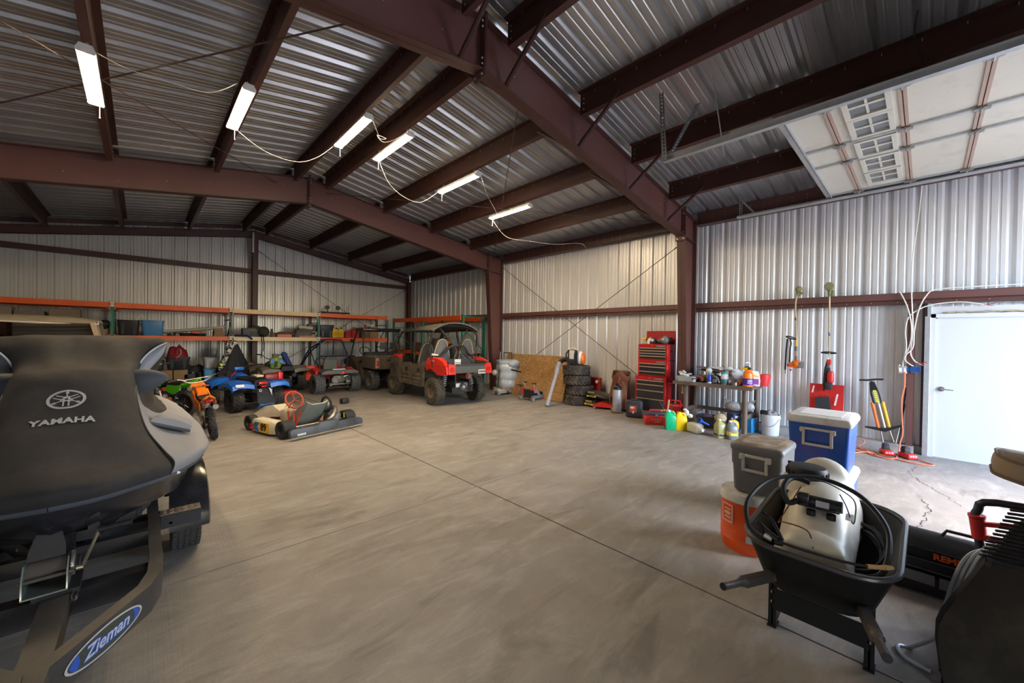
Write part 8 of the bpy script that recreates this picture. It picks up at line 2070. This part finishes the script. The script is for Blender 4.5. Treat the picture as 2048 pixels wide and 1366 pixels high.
# lettering printed on the hood of the cover
slope = math.atan2(.155, .22)
def print_on(mb_src, origin, off):
    """drop flat lettering on to the cover along the hood normal"""
    ux = Vector((1, 0, 0)); uy = Vector((0, math.cos(slope), math.sin(slope))); n = ux.cross(uy)
    out = []
    for v in mb_src.v:
        p = Vector(origin) + ux * v.x + uy * v.y + n * .4
        hit, nn, _, _ = bvh.ray_cast(p, -n)
        base = hit if hit is not None else Vector(origin) + ux * v.x + uy * v.y
        out.append(base + n * (off + v.z))
    mb_src.v = out; return mb_src
PRINT = pm('print_silver', (.42, .42, .44), .6, 0, .06, 10)
def subdiv(mb, n):
    bm = bmesh.new(); V = [bm.verts.new(v) for v in mb.v]
    for f in mb.f:
        try: bm.faces.new([V[i] for i in f])
        except ValueError: pass
    bmesh.ops.triangulate(bm, faces=bm.faces[:])
    for _ in range(n):
        ed = [e for e in bm.edges if e.calc_length() > .03]
        if ed: bmesh.ops.subdivide_edges(bm, edges=ed, cuts=1)
        bmesh.ops.triangulate(bm, faces=bm.faces[:])
    bm.verts.index_update()
    r = MB(); r.add([v.co.copy() for v in bm.verts], [[v.index for v in f.verts] for f in bm.faces]); bm.free(); return r
m = MB(); m.text('YAMAHA', .058, TRS(), .0006, bold=.0022, sx=.94, spacing=1.06)
print_on(subdiv(m, 3), (SX - .0, 3.135, 1.165), .004).build('brand_lettering', PRINT, root)
m = MB()
def ringf(r0, r1, n=48):
    vs_ = [(r * math.cos(2*PI*k/n), r * math.sin(2*PI*k/n), 0) for r in (r0, r1) for k in range(n)]
    m.add(vs_, [(k, (k+1) % n, n + (k+1) % n, n + k) for k in range(n)])
ringf(.098, .118)
def q2(a, b, w, rot):
    a = Vector((*a, 0)); b = Vector((*b, 0)); d = (b - a).normalized(); s_ = Vector((-d.y, d.x, 0)) * w / 2; Rm = Matrix.Rotation(rot, 3, 'Z')
    m.add([Rm @ p for p in (a + s_, a - s_, b - s_, b + s_)], [(0, 1, 2, 3)])
for k in range(3):
    ro_ = k * 2 * PI / 3
    q2((-.016, .02), (-.016, -.085), .010, ro_); q2((.016, .02), (.016, -.085), .010, ro_)       # prongs
    Rm = Matrix.Rotation(ro_, 3, 'Z'); n_ = 10
    arc = [(r * math.cos(PI * j / n_), .02 + r * math.sin(PI * j / n_), 0) for r in (.011, .021) for j in range(n_ + 1)]
    m.add([Rm @ Vector(p) for p in arc], [(j, j + 1, n_ + 2 + j, n_ + 1 + j) for j in range(n_)])
    q2((0, .038), (0, .075), .008, ro_)
    m.add([Rm @ Vector(p) for p in ((-.012, .072, 0), (.012, .072, 0), (.009, .090, 0), (0, .108, 0), (-.009, .090, 0))], [(0, 1, 2, 3, 4)])
m.v = [v * .63 for v in m.v]
print_on(subdiv(m, 1), (SX + .0, 3.272, 1.26), .004).build('tuning_fork_emblem', PRINT, root)
# mirror pockets, handlebar flaps with pale lining
for s in (1, -1):
    m = MB(); rings = []
    for k in range(12):
        u = k / 11; x = .20 + .245 * u; rr = (math.sin(PI * min(1, .28 + u * .72))) ** .6 if u < 1 else .05
        rings.append([(SX + s * x, 3.80 - .06 * u + .075 * rr * math.cos(q), 1.275 + .045 * u + .095 * rr * math.sin(q) * (1 - .15 * u)) for q in [2 * PI * j / 18 for j in range(18)]])
    m.loft(rings); m.build('mirror_pocket', SLATE, root)
    # lens shaped lining under the handlebar flap
    up = [(.255, 3.93, 1.27), (.275, 3.95, 1.37), (.32, 4.0, 1.46), (.385, 4.05, 1.525), (.445, 4.08, 1.56)]
    lo = [(.255, 3.93, 1.265), (.30, 3.97, 1.30), (.36, 4.02, 1.38), (.42, 4.06, 1.47), (.445, 4.08, 1.55)]
    U = spline(up, 5); Lw = spline(lo, 5)
    m = MB(); rows = []
    for a, b in zip(U, Lw): rows.append([(SX + s * p.x, p.y - .035 * math.sin(PI * k / 4), p.z) for k in range(5) for p in [a.lerp(b, k / 4)]])
    back = [[(x, y + .03, z) for x, y, z in r] for r in rows]
    m.loft([r + b[::-1] for r, b in zip(rows, back)]); fl_ = m.build('flap_lining', LINING if s > 0 else SLATE, root)
    m = MB(); m.tube([(SX + s * p.x, p.y - .006, p.z) for p in U], .006, 6); m.build('flap_piping', PIPING, fl_)
# vent flap on the light grey side
m = MB(); rows = []
for k in range(9):
    u = k / 8; rows.append([(SX + .335 + .22 * u, 3.50 + .16 * u, 1.045 - .115 * u), (SX + .365 + .21 * u, 3.54 + .16 * u, 1.07 - .115 * u + .02 * math.sin(PI * u)), (SX + .37 + .22 * u, 3.66 + .22 * u, 1.065 - .10 * u + .02 * math.sin(PI * u))])
m.loft(rows, closed=False, caps=False); m.build('vent_flap', COVER_L, root)
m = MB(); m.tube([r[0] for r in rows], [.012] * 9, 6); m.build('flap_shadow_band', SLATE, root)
# hull below the cover
m = MB(); rings = []
for y, kz, hw, gz, cz in ((2.70, .74, .06, .84, .80), (2.80, .66, .22, .835, .76), (3.0, .57, .40, .82, .69), (3.3, .52, .50, .78, .63), (3.7, .49, .58, .75, .60), (4.4, .48, .60, .74, .58), (5.2, .48, .58, .74, .57), (5.9, .48, .54, .74, .57)):
    rings.append([(SX - hw, y, gz), (SX - hw * .93, y, cz), (SX - hw * .5, y, (kz + cz) / 2 - .01), (SX, y, kz), (SX + hw * .5, y, (kz + cz) / 2 - .01), (SX + hw * .93, y, cz), (SX + hw, y, gz)])
m.loft(rings); m.build('hull', HULL, root, ang=50)
m = MB(); m.cyl((.125, 3.03, .80), (.165, 3.05, .805), .006, n=8); m.ell((.16, 3.05, .806), (.014, .008, .008)); m.build('hem_hook', WHITE, root)
m = MB(); m.torus((SX + .02, 2.79, .765), .026, .011, 'Y', 16, 8); m.rbox((SX + .02, 2.82, .765), (.09, .06, .10), .02); m.build('bow_eye', BLACK_GLOSS, root)

# ---- trailer
TR = pm('trailer_black', (.020, .021, .026), .4, .1, .2, 6, dirt=(.055, .05, .045), dirt_amt=.35)
TR_TOP = pm('trailer_dusty', (.045, .043, .042), .55, .1, .2, 6, dirt=(.085, .075, .065), dirt_amt=.5)
t = thing('boat_trailer', 'black jet ski trailer with winch and V shaped tongue at lower left', 'trailer', (0, 0, 0))
TX = -.275
def railpath(s): return [(TX + s * .335, 6.0), (TX + s * .335, 2.68), (TX + s * .325, 2.52), (TX + s * .29, 2.40), (TX + s * .03, 2.03), (TX + s * .012, 1.6)]
for s in (1, -1):
    P2 = railpath(s); m = MB(); rings = []
    for i, (x, y) in enumerate(P2):
        a = Vector(P2[max(0, i - 1)]); b = Vector(P2[min(len(P2) - 1, i + 1)]); d = (b - a).normalized(); nrm = Vector((-d.y, d.x)) * .026
        zt, zb = .50, .375
        rings.append([(x + nrm.x, y + nrm.y, zt), (x - nrm.x, y - nrm.y, zt), (x - nrm.x, y - nrm.y, zb), (x + nrm.x, y + nrm.y, zb)])
    m.loft(rings); m.build('frame_rail', TR_TOP, t, ang=30)
# maker's oval sticker on the outer face of the right tongue arm
pa = Vector((TX + .29, 2.40, 0)); pb = Vector((TX + .03, 2.03, 0)); dd = (pa - pb).normalized(); nn = Vector((dd.y, -dd.x, 0)); c0 = pb.lerp(pa, .50) + nn * .0275 + Vector((0, 0, .435))
M_ = basis(c0, dd, (0, 0, 1))
def oval(a, b, z, mi, sq=1.0, n=36):
    m.add([M_ @ Vector((a * math.cos(2*PI*k/n), b * math.sin(2*PI*k/n), z)) for k in range(n)] + [M_ @ Vector((a * math.cos(2*PI*k/n), b * math.sin(2*PI*k/n), z - .0012)) for k in range(n)], [tuple(range(n))] + [(k, (k+1) % n, n + (k+1) % n, n + k) for k in range(n)], mi)
ST_W = P('sticker_white', (.55, .53, .52), .4); ST_D = P('sticker_dark', (.05, .06, .05), .5); ST_B = P('sticker_blue', (.03, .10, .48), .4); ST_S = P('sticker_silver', (.52, .56, .66), .35)
m = MB(); oval(.172, .052, .0013, 0); oval(.162, .045, .0020, 1); st = m.build('oval_sticker', [ST_W, ST_D], t)
m = MB()
for s in (-1, 1):
    m = MB(); m.add([M_ @ Vector((s * p[0], p[1], .0026)) for p in ((.125, -.028), (.142, -.020), (.158, 0), (.142, .020), (.122, .029), (.132 if s > 0 else .115, 0))], [(0, 1, 2, 3, 4, 5)])
    m.build('blue_end', ST_B, st)
m = MB(); m.text('Zieman', .066, M_ @ TRS((.002, .000, .0027)), .0004, bold=.0042, shear=.3, sx=1.0); m.build('blue_outline', ST_B, st)
m = MB(); m.text('Zieman', .066, M_ @ TRS((.0, .002, .0036)), .0004, bold=.001, shear=.3, sx=1.0); m.build('lettering', ST_S, st)
# centre tongue, cross members
m = MB(); bar4(m, (TX + .01, 1.7, .435), (TX + .01, 3.2, .435), .085, .10); m.build('centre_tongue', TR_TOP, t)
for y, z0, z1, w_ in ((2.62, .36, .47, .08), (3.28, .37, .48, .08), (4.3, .37, .48, .06), (5.6, .37, .48, .06)):
    m = MB(); m.bx(TX - .32, TX + .32, y, y + w_, z0, z1); m.build('cross_member', TR, t)
m = MB(); m.bx(TX - .31, TX + .31, 3.0, 3.05, .44, .52); m.build('cross_member', TR, t)
for s in (1, -1):
    m = MB(); bar4(m, (TX + s * .10, 3.05, .50), (TX + s * .30, 3.42, .58), .05, .09)
    for f in (.35, .7): m.cyl((TX + s * (.10 + .2 * f), 3.05 + .37 * f - .03, .50 + .08 * f), (TX + s * (.10 + .2 * f), 3.05 + .37 * f - .045, .50 + .08 * f), .010, n=8, mi=1)
    m.build('bunk_bracket', [TR, CHROME], t)
    m = MB(); m.rbox((TX + s * .24, 4.6, .535), (.09, 2.6, .06), .015); m.build('bunk', pm('bunk_carpet', (.03, .03, .032), .95), t)
    # step plate, fender, wheel
    m = MB(); m.bx(TX + s * .37, TX + s * .575, 3.36, 3.47, .37, .455); sp_ = m.build('step', TR, t)
    m = MB(); m.bx(TX + s * .37, TX + s * .575, 3.37, 3.465, .4555, .459)
    for i in range(6):
        for j in range(4): m.box((TX + s * (.39 + .034 * i), 3.385 + .022 * j, .4605), (.022, .006, .003), (0, 0, R(35 if (i + j) % 2 else -35)))
    m.build('tread_plate', pm('diamond_plate', (.42, .33, .24), .4, .6, .2, 10), sp_)
    m = MB(); rings = []
    for k in range(15):
        a = R(-4 + 188 * k / 14); y = 3.92 - .41 * math.cos(a); z = .30 + .36 * math.sin(a); 
        rings.append([(TX + s * .42, y, z), (TX + s * .60, y, z), (TX + s * .635, y, z - .02 * math.sin(a)), (TX + s * .645, y + .03 * math.cos(a), z - .07 * math.sin(a)), (TX + s * .635, y + .03 * math.cos(a), z - .07 * math.sin(a)), (TX + s * .60, y + .012 * math.cos(a), z - .014 * math.sin(a)), (TX + s * .42, y + .012 * math.cos(a), z - .014 * math.sin(a))])
    m.loft(rings); m.build('fender', BLACK_GLOSS, t)
    wheel(t, (TX + s * .525, 3.92, .272), .268, .17, .14, pm('trailer_tyre', (.035, .035, .037), .75, 0, .2, 20), WHITE, 'fine')
m = MB(); m.cyl((TX - .5, 3.92, .272), (TX + .5, 3.92, .272), .03, n=10); m.build('axle', TR, t)
m = MB(); m.cyl((TX + .42, 3.40, .40), (TX + .42, 3.36, .40), .009, n=8); m.build('bolt', CHROME, t)
m = MB(); m.cyl((TX, 1.72, .44), (TX, 1.35, .46), .045, .05, 12); m.rbox((TX, 1.34, .45), (.12, .16, .11), .03); m.build('coupler', TR, t)
# winch post, winch, strap, stop rollers
m = MB(); bar4(m, (TX + .01, 2.70, .46), (TX + .01, 2.92, .70), .07, .06); m.bx(TX - .06, TX + .08, 2.58, 2.76, .47, .50); m.prism([(TX - .09, .60), (TX + .13, .60), (TX + .12, .78), (TX + .09, .78), (TX + .085, .65), (TX - .06, .65), (TX - .065, .78), (TX - .09, .78)], .03, 'Y', 2.86); m.build('winch_post', TR, t)
for x in (-.085, .115):
    m = MB(); m.lathe([(.012, -.03), (.045, -.028), (.05, 0), (.045, .028), (.012, .03)], 'X', (TX + x * .9, 2.82, .74), 18); m.build('stop_roller', BLACK, t)
m = MB(); m.cyl((TX - .09, 2.82, .74), (TX + .13, 2.82, .74), .008, n=8); m.cyl((TX + .125, 2.82, .74), (TX + .14, 2.82, .74), .016, n=10); m.build('roller_pin', CHROME, t)
WM = Matrix.Translation((TX + .0, 2.60, .50)) @ Matrix.Scale(.86, 4) @ Matrix.Translation((-TX, -2.44, -.50))
m = MB(); m.M = WM
for x in (TX - .105, TX + .045):
    m.prism([(2.42, .50), (2.60, .50), (2.60, .60), (2.56, .645), (2.49, .645), (2.44, .60)], .006, 'X', x)
m.bx(TX - .105, TX + .051, 2.42, 2.60, .50, .507)
m.build('winch_frame', pm('winch_zinc', (.36, .42, .40), .35, .8, .15, 16), t)
m = MB(); m.M = WM; m.cyl((TX - .12, 2.455, .575), (TX + .07, 2.455, .575), .009, n=10); m.cyl((TX - .10, 2.53, .59), (TX + .04, 2.53, .59), .05, n=18); m.build('winch_drum', P('strap_brown', (.07, .06, .05), .85), t)
m = MB(); m.M = WM; m.lathe([(.014, -.007), (.052, -.007), (.056, -.003), (.056, .003), (.052, .007), (.014, .007)], 'X', (TX + .062, 2.53, .59), 26)
for k in range(26):
    q = 2 * PI * k / 26; m.box((TX + .062, 2.53 + .058 * math.sin(q), .59 + .058 * math.cos(q)), (.012, .006, .008), (-q, 0, 0))
m.build('gear', STEEL, t)
m = MB(); m.M = WM; m.tube([(TX + .075, 2.49, .57), (TX + .10, 2.49, .57)], .012, 10); bar4(m, (TX + .10, 2.50, .575), (TX + .15, 2.64, .695), .006, .022); m.build('winch_crank', pm('crank_gold', (.45, .40, .28), .35, .8, .15, 14), t)
m = MB(); m.M = WM; m.cyl((TX + .145, 2.64, .695), (TX + .285, 2.63, .705), .017, n=14); m.build('crank_grip', BLACK, t)
m = MB(); rows = []
for (y, z, w_) in ((2.675, .628, .058), (2.71, .66, .055), (2.75, .70, .042), (2.79, .74, .03), (2.81, .75, .026)): rows.append([(TX - .028 - w_, y, z), (TX - .028 + w_, y, z), (TX - .028 + w_, y + .004, z - .006), (TX - .028 - w_, y + .004, z - .006)])
m.loft(rows); m.build('winch_strap', pm('strap_web', (.055, .052, .05), .85, 0, .2, 30), t)
m = MB(); m.tube([(TX - .02, 2.80, .745), (TX + .0, 2.815, .765), (TX + .03, 2.815, .75), (TX + .01, 2.80, .735)], .008, 6, smooth=4); m.build('strap_hook', STEEL, t)
m = MB(); m.M = WM; m.tube([(TX + .07, 2.50, .485), (TX + .07, 2.44, .49), (TX + .07, 2.36, .47), (TX + .085, 2.35, .47), (TX + .085, 2.48, .48)], .006, 6, smooth=3); m.build('safety_chain', CHROME, t)

# ================================================================ old truck behind the jet ski
TANP = pm('truck_tan', (.20, .165, .12), .45, .2, .12, 3, dirt=(.15, .125, .095), dirt_amt=.4)
MAROON = pm('truck_maroon', (.055, .012, .012), .35, 0, .15, 3, dirt=(.11, .085, .065), dirt_amt=.3)
def glass():
    m, nt, b = new_mat('window_glass'); L = nt.links
    tr = nt.nodes.new('ShaderNodeBsdfTransparent'); tr.inputs[0].default_value = (.78, .80, .76, 1)
    gl = nt.nodes.new('ShaderNodeBsdfGlossy'); gl.inputs['Roughness'].default_value = .03
    fr = nt.nodes.new('ShaderNodeFresnel'); fr.inputs[0].default_value = 1.45
    mx = nt.nodes.new('ShaderNodeMixShader'); L.new(fr.outputs[0], mx.inputs[0]); L.new(tr.outputs[0], mx.inputs[1]); L.new(gl.outputs[0], mx.inputs[2])
    L.new(mx.outputs[0], nt.nodes['Material Output'].inputs[0]); return m
GLASS = glass()
t = thing('pickup_truck', 'old truck with dusty tan roof parked behind the covered jet ski', 'truck', (-1.36, 9.0, 0))
W = 1.0
# roof (local: x across, y back is +)
m = MB(); rings = []
for y, z, w_ in ((-.42, 1.775, .80), (-.36, 1.83, .85), (-.2, 1.862, .87), (.3, 1.875, .875), (.8, 1.86, .87), (.95, 1.80, .84)):
    ring = []
    for k in range(13):
        u = -1 + 2 * k / 12; ring.append((u * w_, y + (.05 * (1 - u * u) * (-1 if y < 0 else 1)), z - .055 * abs(u) ** 4))
    ring += [(x * .985, yy, zz - .045) for x, yy, zz in ring[::-1]]
    rings.append(ring)
m.loft(rings); m.build('roof', TANP, t)
m = MB(); m.tube([(-.86, .9, 1.78), (-.86, -.2, 1.79), (-.81, -.40, 1.735), (0, -.475, 1.76), (.81, -.40, 1.735), (.86, -.2, 1.79), (.86, .9, 1.78)], .014, 8, smooth=3); m.build('drip_rail', P('trim_cream', (.36, .32, .25), .4), t)
for s in (-1, 1):
    m = MB(); m.loft([[(s * .80, -.42, 1.76), (s * .85, -.34, 1.80), (s * .87, -.26, 1.80), (s * .83, -.30, 1.74)], [(s * .97, -.98, 1.16), (s * 1.0, -.92, 1.18), (s * 1.0, -.84, 1.18), (s * .96, -.90, 1.14)]]); m.build('windscreen_pillar', TANP, t)
    m = MB(); m.loft([[(s * .86, .80, 1.80), (s * .86, .95, 1.78), (s * .80, .95, 1.78), (s * .80, .82, 1.8)], [(s * .98, .85, 1.15), (s * .98, 1.05, 1.15), (s * .92, 1.05, 1.15), (s * .92, .85, 1.15)]]); m.build('rear_pillar', TANP, t)
    m = MB(); m.loft([[(s * x, y, z) for y, z in ((-.9, .45), (1.0, .45), (1.05, .8), (1.02, 1.15), (-.88, 1.15), (-.95, .8))] for x in (.88, .98, 1.0)]); m.build('door', MAROON, t)
    m = MB(); m.loft([[(s * x, y, z) for y, z in ((-2.45, .55), (-2.15, .55), (-2.05, .78), (-1.75, .92), (-1.45, .78), (-1.3, .45), (-.95, .45), (-.95, 1.14), (-1.6, 1.10), (-2.4, 1.02))] for x in (.55, .93, 1.0)]); m.build('front_fender', MAROON, t)
    m = MB(); m.loft([[(s * x, y, z) for y, z in ((1.1, .5), (1.45, .5), (1.6, .85), (1.95, .92), (2.3, .85), (2.45, .5), (2.75, .55), (2.8, 1.08), (1.1, 1.1))] for x in (.80, .95, .99)]); m.build('bed_side', MAROON, t)
    for y in (-1.75, 1.95): wheel(t, (s * .86, y, .36), .355, .22, .21, RUBBER, STEEL, 'fine')
m = MB(); m.loft([[(x, y, z - .06 * (abs(x) / .9) ** 2) for x in (-.92, -.5, 0, .5, .92)] + [(x, y, z - .16) for x in (.92, 0, -.92)] for y, z in ((-2.45, 1.03), (-2.2, 1.09), (-1.5, 1.15), (-.95, 1.18))]); m.build('hood', MAROON, t)
m = MB(); m.rbox((0, -2.43, .80), (1.7, .08, .36), .03); m.build('grille', BLACK, t)
m = MB(); m.rbox((0, -2.55, .55), (1.95, .12, .16), .03); m.build('bumper', CHROME, t)
m = MB(); m.bx(-.8, .8, -2.3, 2.7, .38, .50); m.build('chassis', CAGE, t)
m = MB(); m.bx(-.93, .93, -.98, -.75, .95, 1.17); m.build('dashboard', BLACK, t)
m = MB(); m.rbox((0, .55, .95), (1.6, .22, .6), .06); m.rbox((0, .25, .72), (1.6, .6, .2), .06); m.build('bench_seat', pm('truck_seat', (.03, .028, .026), .8), t)
m = MB(); m.bx(-.95, .95, 1.0, 1.06, .45, 1.16); m.bx(-.85, .85, 2.72, 2.78, .5, 1.08); m.bx(-.85, .85, 1.05, 2.75, .5, .54); m.build('bed_walls', MAROON, t)
m = MB(); m.loft([[(-.80, -.43, 1.755), (0, -.48, 1.765), (.80, -.43, 1.755), (.80, -.424, 1.757), (0, -.474, 1.767), (-.80, -.424, 1.757)], [(-.96, -.97, 1.17), (0, -1.03, 1.18), (.96, -.97, 1.17), (.96, -.964, 1.172), (0, -1.024, 1.182), (-.96, -.964, 1.172)]]); m.build('windscreen', GLASS, t)
m = MB(); m.loft([[(-.78, .93, 1.77), (.78, .93, 1.77), (.78, .936, 1.77), (-.78, .936, 1.77)], [(-.90, 1.02, 1.16), (.90, 1.02, 1.16), (.90, 1.026, 1.16), (-.90, 1.026, 1.16)]]); m.build('rear_window', GLASS, t)
for x in (-.30, .42):
    m = MB(); m.box((x, .96, 1.47), (.035, .03, .62), (R(-8), 0, 0)); m.build('window_bar', BLACK, t)
m = MB(); m.rbox((.10, -.46, 1.665), (.27, .03, .065), .02); m.cyl((.14, -.45, 1.68), (.14, -.44, 1.76), .012); m.build('mirror', BLACK, t)
m = MB(); m.box((.22, .5, 1.5), (.09, .05, .6)); m.build('gun_rack_post', BLACK, t)
m = MB(); m.bx(-.14, -.06, -.475, -.472, 1.63, 1.70); m.build('windscreen_sticker', P('sticker_mint', (.40, .50, .42), .5), t)
m = MB(); m.bx(.26, .36, -.47, -.467, 1.63, 1.70); m.build('windscreen_sticker', P('sticker_mint2', (.40, .47, .42), .5), t)
# boxes on the shelf seen through the truck's windows
for k, (x, w_, h_, c) in enumerate(((-1.35, .5, .62, (.20, .15, .10)), (-1.9, .45, .55, (.16, .13, .10)), (-2.35, .4, .62, (.22, .17, .12)))):
    boxed('cardboard_box', (x, 14.5, SH), (w_, .4, h_), P('shelfbox%d' % k, c, .85), 'brown carton on the shelf seen through the truck window, %s' % ('rightmost of three', 'middle of three', 'leftmost of three')[k], 'box')
t = thing('water_jug', 'pale water jug on the shelf seen through the truck window', 'jug', (-1.05, 14.4, SH)); m = MB(); m.lathe([(0, 0), (.10, 0), (.10, .28), (.05, .36), (.05, .40), (0, .4)], 'Z', n=16); m.build('body', P('jug_pale', (.45, .47, .45), .3), t)
# ================================================================ daylight, sky, ground outside
w = bpy.data.worlds.new('sky'); SC.world = w; w.use_nodes = True
nt = w.node_tree
bg = nt.nodes['Background']
sky = nt.nodes.new('ShaderNodeTexSky'); sky.sky_type = 'NISHITA'; sky.sun_disc = False
sky.sun_elevation = R(48); sky.sun_rotation = R(160); sky.dust_density = 1.5
nt.links.new(sky.outputs[0], bg.inputs['Color'])
bg.inputs['Strength'].default_value = 1.0
APRON_M = pm('outside_gravel', (0.42, 0.39, 0.35), 0.9, 0, 0.2, 1.0)
ap = MB(); ap.bx(-40, 60, -60, -2.86, -0.3, -0.13)
struct('ground', ap, APRON_M, 'pale ground outside the open doors', 'ground')
sun = bpy.data.lights.new('sun', 'SUN'); sun.energy = 2.6; sun.angle = R(0.6); sun.color = (1.0, 0.95, 0.88)
so = bpy.data.objects.new('sun', sun); COL.objects.link(so); so.rotation_euler = (R(40), 0, R(150)); so['kind'] = 'structure'
# portals that guide sky sampling through the two doorways
for (x0, x1, h) in DOOR_OPENINGS:
    l = bpy.data.lights.new('door_portal', 'AREA'); l.shape = 'RECTANGLE'; l.size = x1 - x0; l.size_y = h
    o = bpy.data.objects.new('door_portal', l); COL.objects.link(o)
    o.location = ((x0 + x1) / 2, YF, h / 2); o.rotation_euler = (R(90), 0, 0)
    l.cycles.is_portal = True

# ================================================================ camera
cd = bpy.data.cameras.new('camera'); cam = bpy.data.objects.new('camera', cd); COL.objects.link(cam)
cd.sensor_width = 36; cd.lens = 13.7499; cd.clip_start = 0.05; cd.clip_end = 300
ya, pi_, ro = 0.758452486, -0.00902160841, 0.0156021251
fw = Vector((math.sin(ya) * math.cos(pi_), math.cos(ya) * math.cos(pi_), math.sin(pi_)))
rt = Vector((math.cos(ya), -math.sin(ya), 0)); up = rt.cross(fw)
rt2 = rt * math.cos(ro) + up * math.sin(ro); up2 = up * math.cos(ro) - rt * math.sin(ro)
mm = Matrix((rt2, up2, -fw)).transposed().to_4x4(); mm.translation = Vector((0, 0, 1.64))
cam.matrix_world = mm
SC.camera = cam
vs = SC.view_settings
vs.view_transform = 'Standard'; vs.look = 'None'; vs.gamma = 1.0; vs.use_curve_mapping = False
vs.exposure = 1.7
